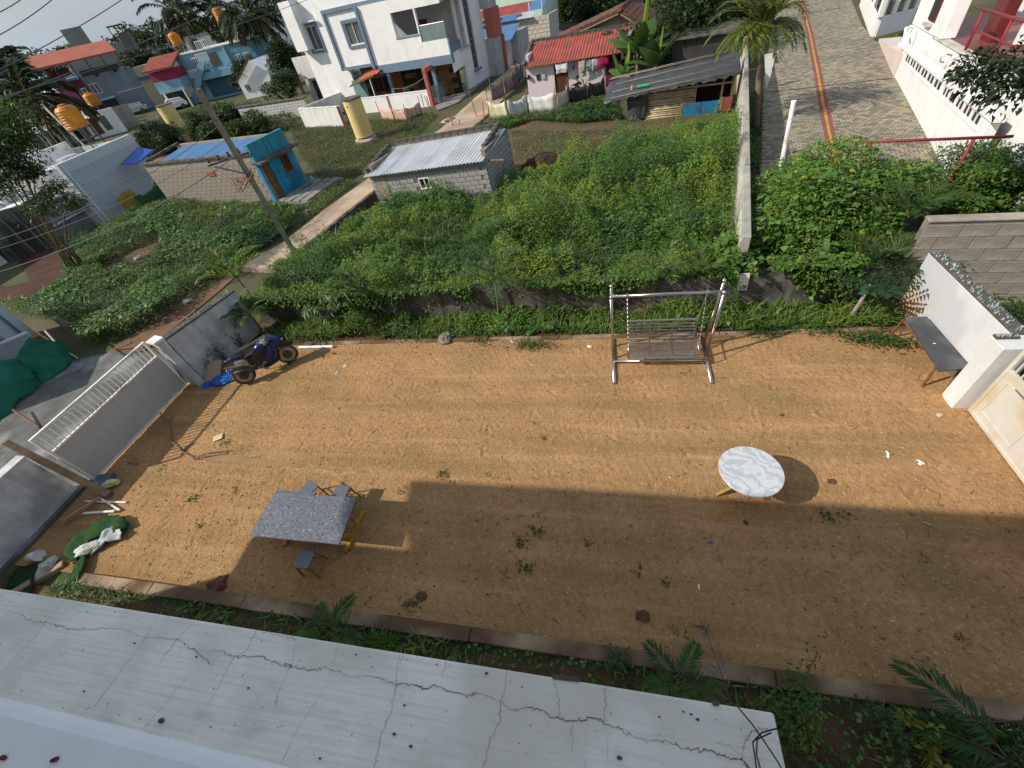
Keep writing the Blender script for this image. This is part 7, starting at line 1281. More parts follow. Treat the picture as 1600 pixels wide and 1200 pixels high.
MB().lathe([(2.4, 0), (2.4, zt_-7.5), (4.8, zt_-3.2), (5.2, zt_-3.1), (5.2, zt_-2.4)], n=20).build('shaft', cw, t); MB().lathe([(5.9, zt_-2.39), (5.9, zt_-2.0), (3.2, zt_-.4), (.2, zt_)], n=20).build('dome', dgr, t); MB().lathe([(.12, zt_-.1), (.12, zt_+1.6)], n=6).build('mast', ironm, t)
for k, (px, py, dist, w, h, m, lab) in enumerate(((428, 100, 115, 10, 6.6, wh, 'white house with a blue awning between the palms and the big white house'), (248, 72, 210, 16, 7, wh, 'long pale house on the horizon left of the palms'), (430, 30, 160, 14, 6, wh, 'white far house left of the big house corner'), (20, 128, 150, 9, 5, wh, 'small white house at the far left horizon'), (300, 62, 190, 12, 7.5, wh, 'white block house peeping between the palms'), (62, 120, 130, 10, 5.5, mat('far_blue_roof', (.1, .16, .28), .7), 'house with blue sheet roof at the far left'))):
    q = at(px, py, dist); q.z = 0; F = Face(q, facing(q)); t = F.thing('far_house', lab, 'house'); MB().box(-w/2, 0, -.2, w/2, 7, h).build('wall', m, t); MB().box(-w/2-.3, -.5, h+.01, w/2+.3, 7.3, h+.35).build('roof', bsh if k in (0, 5) else plinth, t)
    for i in range(3): fwin(t, -w/2+1+i*w/3.2, h-2.4, 1.2, 1.3)
# stained annex, shed and block compound left of the white two-storey house
F = Face(WHf.wor(-19.5, 6.0), WHf.a); u = F.uv; t = F.thing('stained_white_house', 'rain-stained white house behind the left end of the white two-storey house', 'house'); st_ = mat('rain_stained_white', (.58, .56, .52), .9, .1, .6, streak=((.10, .095, .085), .75)); MB().box(0, 0, 2.4, 7.6, .3, 4.3).build('upper_parapet', st_, t); MB().box(0, .6, -.1, 7.6, .8, 2.39).build('lower_wall', plinth, t); MB().box(1, .5, .1, 3.6, .59, 2.1).build('arch', darkin, t); MB().box(4.3, -1.5, 2.0, 8.0, .2, 2.1).build('blue_awning', bsh, t); MB().box(4.4, -1.4, -.1, 4.5, -1.3, 1.99).build('awning_post', white, t)
F = Face(G(395, 193), math.radians(-8)); t = F.thing('rough_block_compound', 'unplastered pale block wall left of the white compound', 'wall'); MB().box(-1, 0, -.2, 8.0, .2, 1.5).build('core', mat('pale_mortar', (.36, .33, .29)), t); block_wall(t, -1, 0, 8.0, 1.5, .45, .24, mat('whitish_block', (.50, .49, .46), .95, .15, 2, bump=.4), proud=.04, gap=.03, limit=140); MB().box(-1.2, -.1, 1.501, 8.0, .5, 1.62).build('coping', dkblk, t)
F = Face(G(412, 150), math.radians(10)); t = F.thing('white_gable_house', 'small white gabled house wall in front of the palms', 'house'); b = MB(); P = [(-2.6, 0), (2.2, 0), (2.2, 2.6), (.2, 4.0), (-2.6, 2.1)]; b.add([(x, 0, z) for x, z in P]+[(x, 6, z) for x, z in P], [(4, 3, 2, 1, 0), (5, 6, 7, 8, 9)]+[(i, (i+1) % 5, 5+(i+1) % 5, 5+i) for i in range(5)]); b.build('wall', wh, t); MB().bar((-2.8, -.3, 2.05), (.25, -.3, 4.05), .22).build('roof_edge', dkblk, t); fwin(t, -1.9, .9, .6, .7)
q = G(462, 130); t = thing('covered_scooter', 'scooter under a pale cover beside the white house', 'scooter', (q.x, q.y, 0), .3); loft([(-.8, 0, .5, .15, .3), (-.3, 0, .6, .3, .45), (.4, 0, .65, .3, .5), (.9, 0, .5, .15, .35)]).build('cover', sackw, t, smooth=True)
for k, (px, py, w, nm, lab) in enumerate(((1020, 25, 7, 'dark_shed', 'dark shed wall under the trees behind the bamboo shed'),)):
    F = Face(Vector((4.2, 37, 0)), math.radians(-10)); t = F.thing(nm, lab, 'shed'); MB().box(0, 0, 0, 4.2, 3, 2.2).build('wall', mat('dark_sheet_wall', (.05, .05, .05), .8, .3, 1), t); MB().box(-.2, -.3, 2.21, 4.4, 3.2, 2.3).build('roof', dkblk, t)
q = G(850, 275, .0); rumple('dark_soil_heap', 'dark brown heap of soil beside the grey hut', 'soil heap', (q.x, q.y+.2, 0), 1.25, mat('dark_heap_soil', (.05, .028, .018), .95, .3, 2, bump=.8, bscale=6), (1.1, .8, .75), 18, .05, 2)
q = G(815, 258, .0); rock((q.x+.6, q.y, .1), .35, 'pale stone beside the dark soil heap', pale, seed=11)
# ================================================================ GROUND COVER (nobody could count it)
GRN, GRN2, YGR, DGR, OLV = (.118, .205, .034), (.085, .16, .03), (.165, .235, .042), (.030, .070, .018), (.085, .095, .028)
def weeds(name, poly, n, hfun, leafL, col=GRN, alt=YGR, altp=.12, blades=0, bl=(.25, .6), big=0, bigL=.2, zb=0.0, stems=0, exclude=None, clump=1.0, var=.32):
    """a mass of weeds: leaves through a layer whose height follows noise, grass blades and big creeper leaves on top"""
    lv = Leaves(); x, y = scatter(poly, n)
    if exclude is not None: k = ~exclude(x, y); x, y = x[k], y[k]
    h = np.maximum(.05, hfun(x, y)); cl = smooth_noise(x, y, 2.6*clump, 30)*.5+smooth_noise(x, y, 5.5*clump, 31)*.45+smooth_noise(x, y, 12*clump, 32)*.4; h = np.maximum(.04, h*(1+.58*cl)); n = len(x)
    f = 1-rng.random(n)**2.2*.75; z = zb+h*f
    c = rcol(n, col, var, .12, alt, altp); patch = smooth_noise(x, y, .9, 33)[:, None]; p2 = smooth_noise(x, y, 2.1, 37)[:, None]; c = c*np.where(patch > .25, np.array([[1.3, 1.15, .95]]), 1.0)*np.where(patch < -.35, np.array([[.68, .80, 1.05]]), 1.0)*np.where(p2 > .35, np.array([[1.3, 1.12, 1.0]]), 1.0)*np.where(p2 < -.4, np.array([[.75, .85, 1.0]]), 1.0)
    lv.leaf(np.stack([x, y, z], 1), rdir(n, -.25, .75), rng.uniform(.6, 1.3, n)*leafL, rng.uniform(.45, .75, n)*leafL, c, fold=.2, droop=.3)
    if blades:
        x, y = scatter(poly, blades)
        if exclude is not None: k = ~exclude(x, y); x, y = x[k], y[k]
        k = smooth_noise(x, y, 1.6, 35) > -.15; x, y = x[k], y[k]; h = np.maximum(.05, hfun(x, y)); m_ = len(x)
        d = rdir(m_, .35, 1.0); lv.blade(np.stack([x, y, zb+h*.55], 1), d, rng.uniform(bl[0], bl[1], m_), rng.uniform(.012, .03, m_), rcol(m_, (.12, .205, .04), .3, .1, (.22, .25, .07), .2))
    if big:
        x, y = scatter(poly, big)
        if exclude is not None: k = ~exclude(x, y); x, y = x[k], y[k]
        k = smooth_noise(x, y, 1.1, 36) > -.1; x, y = x[k], y[k]; h = np.maximum(.05, hfun(x, y)); m_ = len(x)
        lv.leaf(np.stack([x, y, zb+h*rng.uniform(.85, 1.12, m_)], 1), rdir(m_, -.35, .25), rng.uniform(.7, 1.2, m_)*bigL, rng.uniform(.75, 1.05, m_)*bigL, rcol(m_, (.095, .19, .038), .25, .1, YGR, .08), fold=.1, droop=.25)
    return tag(lv.build(name, LEAF), kind='stuff')
hutF = Face((-11.6, 20.0), math.radians(-10.5))
LOT = [(-12.3, 10.15), (-8, 10.2), (3.25, 10.2), (3.5, 12.2), (4.9, 19.4), (5.75, 23.6), (3.5, 23.8), (1.2, 23.2), (-.8, 22.0), (-2.2, 21.4), (-4.6, 20.0), (-5.3, 18.4), (-11.0, 19.6), (-12.0, 18.2), (-13.0, 15.6), (-13.6, 14.2)]
_bq = np.random.default_rng(5); _bumps = [(_bq.uniform(-12, 5.5), _bq.uniform(10.6, 24.5), _bq.uniform(.3, .85), _bq.uniform(.3, .85)) for _ in range(95)]
def lot_h(x, y):
    h = .62+.24*smooth_noise(x, y, .55, 41)+.14*smooth_noise(x, y, 1.9, 42)+.85*np.clip((x+2.5)/5, 0, 1)*np.clip((y-12.5)/6, 0, 1)+.55*np.clip((11.3-y)/1.0, 0, 1)-.35*np.clip((y-14.0)/2, 0, 1)*(x < -10.2)-.55*np.clip((y-20.3)/3, 0, 1)
    for bx, by, br, bh in _bumps: h = h+bh*np.exp(-((x-bx)**2+(y-by)**2)/br**2)*np.where((x < -10) & (y > 14), .2, 1)*np.where(y > 21, .5, 1)
    return h
weeds('overgrown_weeds', LOT, 190000, lot_h, .085, blades=16000, bl=(.25, .65), big=9000, bigL=.13)
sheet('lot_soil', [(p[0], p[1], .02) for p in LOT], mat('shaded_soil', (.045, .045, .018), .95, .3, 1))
for nm, c, a in (('tall_grass_patch', (-4.2, 13.5), 1.6), ('tall_grass_patch', (-1.2, 12.5), 1.5), ('tall_grass_patch', (-7.2, 15.5), 1.7)):
    m_ = 2600; lv = Leaves(); x, y = rng.normal(c[0], a*.5, m_), rng.normal(c[1], a*.4, m_); h = lot_h(x, y); lv.blade(np.stack([x, y, h*.6], 1), rdir(m_, .3, 1), rng.uniform(.4, .95, m_), rng.uniform(.014, .03, m_), rcol(m_, (.07, .14, .035), .3, .1, (.15, .18, .06), .15), droop=.7); tag(lv.build(nm, LEAF), kind='stuff')
BACK = [(-11.5, 9.2), (6.9, 9.2), (6.9, 10.15), (-11.5, 10.2)]
def back_h(x, y): return np.clip(.24+.28*smooth_noise(x, y, 1.1, 51)+.24*smooth_noise(x, y, 3.2, 52), .03, 1.0)*np.where(x > 3.4, .55, 1.0)*np.where((x > 4.0) & (x < 5.6), .5, 1)
weeds('back_bed_weeds', BACK, 17000, back_h, .085, col=(.075, .15, .028), blades=6500, bl=(.2, .5), big=1500, bigL=.14)
lv = Leaves()                                                     # creepers spilling over the kerbs
x, y = scatter([(-12, 10.02), (3.2, 10.02), (3.2, 10.3), (-12, 10.3)], 9000); k = (smooth_noise(x, y*0, .9, 53)+.35*smooth_noise(x, y*0, 3.1, 54)) > -.25; x, y = x[k], y[k]; n = len(x); zz = 1.25-rng.random(n)**1.3*(.75*np.clip(.5+smooth_noise(x, y*0, 1.7, 55), .15, 1)); lv.leaf(np.stack([x, y-rng.uniform(0, .12, n), zz], 1), rdir(n, -.5, .4)*np.array([1, 1, 1])+np.array([0, -.5, 0]), rng.uniform(.06, .13, n), rng.uniform(.04, .09, n), rcol(n, (.08, .15, .025), .3, .1, YGR, .12)); x, y = scatter([(3.5, 10.0), (7.0, 9.85), (7.0, 10.4), (3.5, 10.5)], 3600); k = (smooth_noise(x, y*0, 1.3, 56)+.4*smooth_noise(x, y*0, 4, 57)) > -.05; x, y = x[k], y[k]; n = len(x); zz = 1.4-rng.random(n)**1.4*(.95*np.clip(.5+smooth_noise(x, y*0, 2.0, 58), .1, 1)); lv.leaf(np.stack([x, y-.05, zz], 1), rdir(n, -.5, .4)+np.array([0, -.5, 0]), rng.uniform(.07, .17, n), rng.uniform(.05, .12, n), rcol(n, (.085, .16, .026), .3, .1, YGR, .15)); tag(lv.build('wall_creepers', LEAF), kind='stuff'); lv = Leaves()
for px, py, n in ((830, 540, 220), (640, 530, 160), (500, 535, 140), (1360, 530, 420), (1400, 540, 260), (1195, 520, 200), (1290, 520, 120), (755, 535, 90), (690, 520, 140)):
    p = G(px, py, .03); x, y = rng.normal(p.x, .3, n), rng.normal(p.y, .11, n); lv.leaf(np.stack([x, y, .03+rng.uniform(0, .13, n)], 1), rdir(n, -.1, .8), rng.uniform(.04, .10, n), rng.uniform(.03, .06, n), rcol(n, (.06, .11, .022)))
tag(lv.build('kerb_weeds', LEAF), kind='stuff')
FRONT = [(-11.3, .3), (8.5, .3), (8.5, 1.40), (-11.3, 1.40)]
def front_h(x, y): return np.clip(.16+.12*smooth_noise(x, y, 1.3, 61)+.08*smooth_noise(x, y, 4, 62), .02, .5)
weeds('front_bed_weeds', FRONT, 8000, front_h, .06, col=(.045, .095, .018), alt=(.12, .15, .02), altp=.05, blades=2600, bl=(.12, .35), big=1200, bigL=.07)
LEFTLOT = [tuple(G(*p)[:2]) for p in ((0, 478), (60, 470), (110, 440), (95, 385), (170, 360), (245, 322), (300, 325), (430, 322), (470, 330), (450, 365), (400, 398), (330, 440), (255, 505), (205, 525), (150, 545), (120, 520), (60, 500))]
_rub = [tuple(G(*p)[:2]) for p in ((165, 420), (190, 398), (258, 374), (262, 392), (228, 418), (172, 434))]
def left_h(x, y): return .42+.26*smooth_noise(x, y, .6, 71)+.12*smooth_noise(x, y, 2, 72)+.25*np.clip((11.5-y)/2.5, 0, 1)
weeds('left_lot_weeds', LEFTLOT, 62000, left_h, .10, col=(.068, .135, .028), alt=(.13, .15, .045), altp=.15, blades=9000, bl=(.25, .6), big=11000, bigL=.2, exclude=lambda x, y: inpoly(x, y, _rub))
def grassy(name, pix, n, h, L=.09, **kw): 
    poly = [tuple(G(*p)[:2]) for p in pix]; return weeds(name, poly, n, lambda x, y: h*(1+.6*smooth_noise(x, y, .7, 81)), L, **kw)
grassy('roadside_grass', [(452, 200), (545, 200), (660, 178), (684, 180), (640, 226), (575, 270), (505, 288), (470, 245)], 27000, .16, .10, col=(.060, .088, .025), alt=(.15, .115, .05), altp=.4, blades=9000, bl=(.12, .3))
grassy('village_grass', [(235, 195), (320, 170), (450, 165), (470, 200), (400, 215), (345, 225), (300, 215), (250, 225)], 20000, .45, .22, col=(.050, .085, .022), alt=(.11, .11, .035), altp=.25, blades=6000, bl=(.3, .6))
grassy('road_edge_grass', [(480, 292), (520, 285), (560, 285), (500, 330), (440, 378), (405, 392), (425, 345)], 9000, .14, .07, col=(.055, .095, .02), alt=(.13, .12, .04), altp=.25, blades=5000, bl=(.1, .25))
grassy('field_edge_weeds', [(745, 200), (800, 190), (880, 180), (960, 150), (968, 190), (900, 196), (830, 190), (800, 202), (740, 212)], 12000, .32, .12, col=(.058, .115, .022), blades=2500, bl=(.15, .35))
grassy('hut_side_grass', [(800, 205), (960, 205), (1000, 215), (900, 240), (830, 262), (806, 255)], 2600, .08, .09, col=(.06, .085, .025), alt=(.13, .11, .05), altp=.35, blades=2600, bl=(.1, .22))
grassy('wall_side_grass', [(1165, 300), (1172, 150), (1190, 150), (1188, 250), (1183, 330)], 7000, .18, .09, col=(.04, .085, .016), blades=2500, bl=(.15, .35))
grassy('corner_grass', [(1366, 62), (1420, 48), (1432, 75), (1405, 95), (1378, 68)], 3500, .1, .08, col=(.05, .09, .02), blades=3000, bl=(.1, .2))
weeds('behind_wall_weeds', [(7.3, 6.5), (10.5, 6.2), (10.5, 9.3), (7.4, 9.9)], 9000, lambda x, y: .3+.2*smooth_noise(x, y, 1.2, 77), .08, col=(.04, .08, .016), blades=1500)
# ================================================================ SINGLE PLANTS
barkm = mat('brown_bark', (.14, .10, .07), .95, .3, 3, bump=.6, bscale=12); palebark = mat('pale_bark', (.30, .27, .23), .9, .25, 3, bump=.4, bscale=10)
GSTEM = mat('palm_stem', (.13, .12, .07), .8, .25, 5); GMID = mat('green_midrib', (.09, .12, .035), .7)
def areca(base, h, nf, L, label, col=(.065, .125, .02), elev=(.5, 1.2), lean=(0, 0), leafL=.38, leafw=.035, group=None, name='areca_palm', seed=0, stem_m=None, bend=1.3, rs=.035):
    t = thing(name, label, 'palm', tuple(base), 0, group); R = random.Random(seed); top = Vector((lean[0], lean[1], h))
    MB().tube([(0, 0, -.05), top*.5+Vector((.02, 0, 0)), top], [rs*1.4, rs, rs*.8], 8).build('stem', stem_m or GSTEM, t, smooth=True)
    for i in range(nf):
        lv = Leaves(); rc = MB(); az = 2*math.pi*i/nf+R.uniform(-.3, .3); el = R.uniform(*elev); frond(lv, top, az, el, L*R.uniform(.8, 1.1), 24, leafL, leafw, tuple(c*R.uniform(.8, 1.25) for c in col), bend, rach=rc, rr=.012*L)
        o = lv.build('frond', LEAF, t); rc.build('midrib', GMID, o)
    return t
q = G(606, 507, .02); areca((q.x, q.y, .02), 1.25, 9, 1.5, 'tall palm by the back wall left of the middle, arching over the papaya leaves', (.075, .125, .018), lean=(-.55, .25), seed=1)
q = G(385, 470, 0); areca((-12.9, 11.2, 0), 1.35, 9, 1.6, 'yellow-green palm beside the back left corner of the yard', (.115, .17, .016), seed=2)
q = G(780, 500, .02); areca((q.x, q.y, .02), 1.3, 8, 1.35, 'thin dark palm with a bare stem near the middle of the back wall', (.055, .095, .025), lean=(.1, .1), seed=3, leafw=.028)
areca((1.35, 10.6, 0), .95, 9, 1.35, 'palm behind the swing, growing over the back wall', (.075, .125, .026), seed=4); areca((2.6, 10.5, 0), .75, 8, 1.2, 'smaller palm behind the right post of the swing', (.07, .12, .022), seed=5)
areca((6.45, 10.7, 0), .9, 9, 1.15, 'palm in the right back corner leaning towards the white wall', (.06, .105, .022), lean=(-.1, -.3), seed=6)
areca((7.3, 11.6, 0), 1.6, 9, 1.3, 'dark palm above the corner of the glass-topped wall', (.05, .09, .02), seed=16)
q = G(380, 535, 0); areca((-11.55, 9.55, 0), .9, 5, .8, 'young palm against the left back wall near the motorcycle', (.06, .11, .02), seed=7)
bush_todo = 1
def twig_shrub(base, h, n, label, leafL=.08, col=(.06, .10, .025), spread=.35, seed=0, per=16, cat='shrub', name='shrub', dry=False):
    t = thing(name, label, cat, tuple(base)); R = np.random.default_rng(seed); lv = Leaves(); k = MB()
    for i in range(n):
        d = np.array([R.normal(0, spread), R.normal(0, spread), 1.0]); tip = d*h*R.uniform(.7, 1.1); k.tube([(0, 0, 0), tuple(tip*.5+R.normal(0, .03, 3)), tuple(tip)], [.014, .01, .004], 5)
        u_ = R.uniform(.3, 1, per)[:, None]; lv.leaf(u_*tip+R.normal(0, .05, (per, 3)), rdir(per, -.2, .7), R.uniform(.7, 1.3, per)*leafL, leafL*.5, rcol(per, col))
    lv.build('foliage', DRY if dry else LEAF, t); k.build('branches', barkm, t); return t
for k, (x, y, h, lab) in enumerate(((-12.15, 8.3, .95, 'sparse twiggy shrub against the middle of the left back wall'), (-11.95, 8.9, .8, 'sparse twiggy shrub nearest the back corner by the left wall'), (-12.25, 7.85, .6, 'small bushy plant next to the cardboard'))): twig_shrub((x, y, .03), h, 5, lab, .09, seed=k, per=9)
def papaya(base, h, label, seed=0):
    t = thing('papaya_plant', label, 'papaya plant', tuple(base)); R = random.Random(seed); top = Vector((-.35, .15, h)); MB().tube([(0, 0, -.05), top*.5, top], [.045, .035, .025], 8).build('stem', mat('green_stem', (.17, .19, .08), .8), t, smooth=True)
    for i in range(13):
        az = i*2.4; el = R.uniform(-.1, .9); L_ = R.uniform(.45, .7); tip = top+Vector((math.cos(az)*math.cos(el), math.sin(az)*math.cos(el), math.sin(el)))*L_; lv = Leaves(); P = []; D = []; 
        for j in range(9):
            b_ = az+(j-4)*.42; P.append(tip); D.append((math.cos(b_), math.sin(b_), -.25))
        lv.leaf(np.array(P), np.array(D), rng.uniform(.2, .34, 9), .11, rcol(9, (.075, .135, .04), .2), fold=.1, droop=.25); o = lv.build('leaf', LEAF, t); MB().tube([top, tip], .008, 4).build('leaf_stalk', mat('green_stem', (.17, .19, .08)), o)
papaya((-7.7, 9.85, .03), 1.35, 'papaya plant with lobed grey-green leaves at the back wall left of the middle', 1)
papaya((-8.5, 9.75, .03), .75, 'young papaya plant in the weeds right of the motorcycle', 2)
def rosette(base, n, L, W_, label, col=(.06, .12, .025), name='leafy_plant', el=(.15, 1.1), seed=0, cat='plant', alt=None):
    t = thing(name, label, cat, tuple(base)); R = random.Random(seed)
    for i in range(n):
        az = i*2.4+R.uniform(-.2, .2); e = R.uniform(*el); l = L*R.uniform(.7, 1.1); V = []; F_ = []; d = Vector((math.cos(az)*math.cos(e), math.sin(az)*math.cos(e), math.sin(e))); p = Vector((0, 0, .03)); s_ = Vector((-math.sin(az), math.cos(az), 0))
        for j in range(6):
            w = W_*(.25, .75, 1, .85, .5, .03)[j]/2; up = s_.cross(d); V += [p-s_*w+up*w*.25, p, p+s_*w+up*w*.25]; p = p+d*l/5; d = (d+Vector((0, 0, -.28))).normalized()
        for j in range(5):
            for k in range(2): a = j*3+k; F_.append((a, a+1, a+4, a+3))
        me = raw_mesh('leaf', V, F_, np.tile(np.clip(np.array(col if alt is None or R.random() > .4 else alt)*R.uniform(.75, 1.3), 0, 1), (18, 1)), LEAF, True); obj('leaf', me, t)
    return t
for k, (px, py, n, L_, w, lab) in enumerate(((1062, 505, 16, .5, .11, 'bright leafy plant with long leaves behind the swing bench'), (1175, 505, 18, .5, .10, 'leafy rosette plant right of the swing'), (1100, 480, 12, .45, .1, 'leafy plant between the swing post and the meter board'), (1215, 490, 14, .4, .09, 'dark leafy plant below the meter board'))):
    q = G(px, py, .03); rosette(q, n, L_, w, lab, (.065, .135, .03), seed=k, el=(.3, 1.2))
q = G(1007, 495, .03); rosette((q.x, q.y, .25), 18, .38, .035, 'brownish spiky plant behind the swing back rest', (.16, .13, .06), 'spiky_plant', (.2, 1.2), 9)
q = G(500, 975, .03); t_a = areca((q.x+.35, q.y-.18, .03), .12, 5, .72, 'big feathery leaf plant in the front bed below the granite table', (.055, .125, .02), elev=(.35, .8), leafL=.22, leafw=.04, seed=12, bend=1.1, rs=.02, name='fern_palm')
m_ = 190; q = G(603, 1010, .03); t = thing('grass_clump', 'bright green grass clump in the front bed', 'grass clump', tuple(q)); lv = Leaves(); lv.blade(rng.normal(0, .07, (m_, 3))*np.array([1.2, .8, 0]), rdir(m_, .5, 1), rng.uniform(.2, .42, m_), .016, rcol(m_, (.085, .19, .02), .2), droop=.5); lv.build('blades', LEAF, t)
areca((.96, 1.28, .03), .18, 5, .58, 'green palm seedling in front of the front kerb', (.04, .105, .02), elev=(.35, 1.0), leafL=.22, leafw=.02, seed=13, bend=.9, rs=.02)
t = thing('dry_frond', 'dead grey-brown palm frond drooping over the front kerb', 'palm frond', (1.62, 1.1, .05)); 
for az, el, L_ in ((1.9, .7, 1.15), (2.7, .5, .7), (3.3, .4, .6)):
    lv = Leaves(); rc = MB(); frond(lv, (0, 0, .1), az, el, L_, 22, .2, .012, (.20, .165, .13), 1.0, vee=-.1, rach=rc, rr=.012); o = lv.build('frond', DRY, t); rc.build('midrib', barkm, o)
t = thing('big_palm_frond', 'large dark green palm with arching fronds at the lower right of the front bed', 'palm', (4.55, 1.0, .03)); MB().tube([(0, 0, -.05), (0, 0, .16)], .05, 8).build('stem', barkm, t)
for i, (az, el, L_) in enumerate(((2.35, .62, 1.3), (2.85, .4, 1.1), (.6, .6, .6), (3.5, .3, .7))):
    lv = Leaves(); rc = MB(); frond(lv, (0, 0, .2), az, el, L_, 34, .30, .028, (.030, .085, .018), 1.5, vee=.25, rach=rc, rr=.014); o = lv.build('frond', LEAF, t); rc.build('midrib', barkm, o)
for k, (px, py, h, n, L_, c, lab) in enumerate(((1235, 1085, .55, 9, .05, (.065, .145, .02), 'fluffy bright green weed at the corner of the white ledge'), (1215, 1130, .35, 7, .06, (.06, .115, .02), 'leafy weed tucked under the corner of the white ledge'), (1440, 1158, .3, 5, .08, (.18, .20, .02), 'yellow-leaved weed below the large palm frond'), (1250, 1155, .35, 5, .06, (.12, .15, .02), 'weed with yellowing leaves right of the ledge corner'), (960, 1040, .3, 8, .055, (.05, .105, .03), 'round-leaved weed on the front kerb left of the palm seedling'), (1380, 1150, .35, 8, .05, (.05, .11, .02), 'grassy weed in the front bed between ledge corner and large frond'), (1560, 1165, .35, 8, .06, (.045, .10, .02), 'leafy weed at the right end of the front bed'))):
    q = G(px, py, .03); twig_shrub((q.x, q.y, .03), h, n, lab, L_*1.3, c, .45, seed=20+k, per=26, cat='weed', name='leafy_weed')
q = G(1520, 1130, .05); twig_shrub((q.x, q.y, .05), .5, 5, 'dead white twigs under the large palm frond', .04, (.3, .27, .22), .8, seed=44, per=5, name='dead_twigs', cat='twigs', dry=True)
q = G(1325, 500, .03); t = thing('small_tree', 'small tree with a pale trunk and dark leaves in the right back bed', 'tree', tuple(q)); tp = Vector((.15, .1, .95)); MB().tube([(0, 0, -.05), (.08, .02, .5), tp], [.05, .045, .03], 8).build('trunk', palebark, t, smooth=True); lv = Leaves()
for i in range(11):
    az = i*2.4; d = np.array([math.cos(az), math.sin(az), .3]); P = np.array(tp)+np.linspace(.1, .75, 9)[:, None]*d; sd = np.array([-math.sin(az), math.cos(az), 0])
    for s in (-1, 1): lv.leaf(P, np.tile(d*.5+sd*s, (9, 1)), .2, .085, rcol(9, (.030, .065, .022)), droop=.35)
lv.build('crown', LEAF, t)
# ================================================================ THE CREEPER BUSH AND THE RIGHT SIDE
def bush(name, label, cat, c, r, n, L_, col=GRN, alt=YGR, altp=.1, big=0, bigL=.18, seed=0, stems=6, group=None, lobes=9, core=True, var=.3, mL=None):
    """a shrub or crown: leaves on and inside lobes spread through the volume, gaps between them"""
    R = np.random.default_rng(seed); t = thing(name, label, cat, (c[0], c[1], 0), 0, group); lv = Leaves(); r = np.array(r); zc = c[2]
    LB = [(np.array([R.normal(0, .42), R.normal(0, .42), R.normal(0, .34)]), R.uniform(.36, .62)) for _ in range(lobes)]; per = n//lobes
    for o_, s in LB:
        d = rdir(per, -.75, 1.0); q = o_+d*s*(R.random(per)**.35)[:, None]*R.uniform(.85, 1.15, per)[:, None]; P = q*r; P[:, 2] += zc; k = P[:, 2] > .03; P = P[k]; d = d[k]
        lv.leaf(P, d+rdir(len(P), -.4, .5)*.9, R.uniform(.65, 1.3, len(P))*L_, R.uniform(.42, .7, len(P))*L_, rcol(len(P), np.array(col)*R.uniform(.8, 1.2), var, .1, alt, altp), droop=.3)
        if big:
            m_ = big//lobes; d = rdir(m_, -.2, 1.0); P = (o_+d*s*1.03)*r; P[:, 2] += zc; lv.leaf(P, d*.5+rdir(m_, -.6, .1), R.uniform(.7, 1.2, m_)*bigL, R.uniform(.8, 1.05, m_)*bigL, rcol(m_, (.10, .20, .04), .25, .1, (.30, .32, .04), .05), fold=.08)
    lv.build('crown', LEAF, t); k = MB()
    for i in range(stems): o_, s = LB[i % lobes]; e = o_*r*.9; k.tube([(R.normal(0, .06)*r[0], R.normal(0, .06)*r[1], -.05), (e[0]*.4, e[1]*.4, (zc+e[2])*.55), (e[0], e[1], max(.1, zc+e[2]))], [mL or .05, (mL or .05)*.7, (mL or .05)*.3], 6)
    k.build('stems' if (mL or 0) < .08 else 'trunk', barkm, t); return t
bush('creeper_bush', 'bright green bush spilling over the back wall below the white pipe', 'bush', (5.1, 12.6, 1.15), (1.5, 1.8, 1.15), 15000, .10, (.12, .22, .028), YGR, .12, 600, .2, 1, lobes=12)
bush('creeper_bush', 'tall dense bush in front of the red railing with heart-shaped creeper leaves', 'bush', (7.2, 13.6, 1.2), (2.0, 1.7, 1.2), 22000, .11, (.12, .22, .028), YGR, .12, 700, .2, 2, lobes=14)
bush('creeper_bush', 'bush reaching from the tall wall end towards the meter board with large leaves', 'bush', (4.2, 11.2, .95), (.9, .8, .75), 5200, .09, (.07, .14, .02), YGR, .14, 240, .22, 3, lobes=9)
bush('creeper_bush', 'bush on the right behind the block wall corner', 'bush', (7.2, 11.8, .95), (1.5, 1.2, .8), 9000, .10, (.07, .145, .018), YGR, .1, 160, .17, 4, lobes=10)
bush('creeper_bush', 'dark bush right of the red railing above the block wall', 'bush', (12.5, 14.2, .75), (1.9, 1.6, .95), 12000, .12, (.045, .095, .016), YGR, .1, 200, .17, 5, lobes=12)
bush('creeper_bush', 'yellow-green creeper over the top of the block wall at the right edge', 'bush', (10.8, 11.4, 1.75), (1.5, .9, .5), 3500, .11, (.085, .135, .02), YGR, .2, 160, .17, 6, lobes=8)
bush('creeper_bush', 'bush at the foot of the white vent wall beside the red railing end', 'bush', (11.7, 15.6, .95), (1.5, 1.2, 1.05), 8000, .11, (.07, .14, .018), YGR, .1, 120, .17, 33, lobes=10)
bush('creeper_bush', 'leafy bush in front of the right end of the red railing', 'bush', (10.6, 14.3, .8), (1.6, 1.0, .95), 8500, .11, (.085, .165, .022), YGR, .1, 160, .17, 34, lobes=10)
bush('creeper_bush', 'small creeper clump on the near end of the tall lot wall', 'bush', (3.45, 10.75, 1.2), (.55, .45, .5), 1700, .1, (.09, .175, .03), YGR, .1, 110, .2, 35, lobes=7)
bush('dark_shrub', 'dark green shrub behind the left end of the back wall beside the yellow-green palm', 'shrub', (-10.7, 11.3, .75), (1.5, 1.0, .75), 6500, .085, (.045, .10, .022), YGR, .06, 0, .1, 31, lobes=10)
bush('dark_shrub', 'broad green shrub right in front of the grey hut wall', 'shrub', (-7.6, 18.3, .55), (1.6, .7, .65), 4200, .10, (.075, .15, .024), YGR, .1, 0, .1, 32, lobes=9)
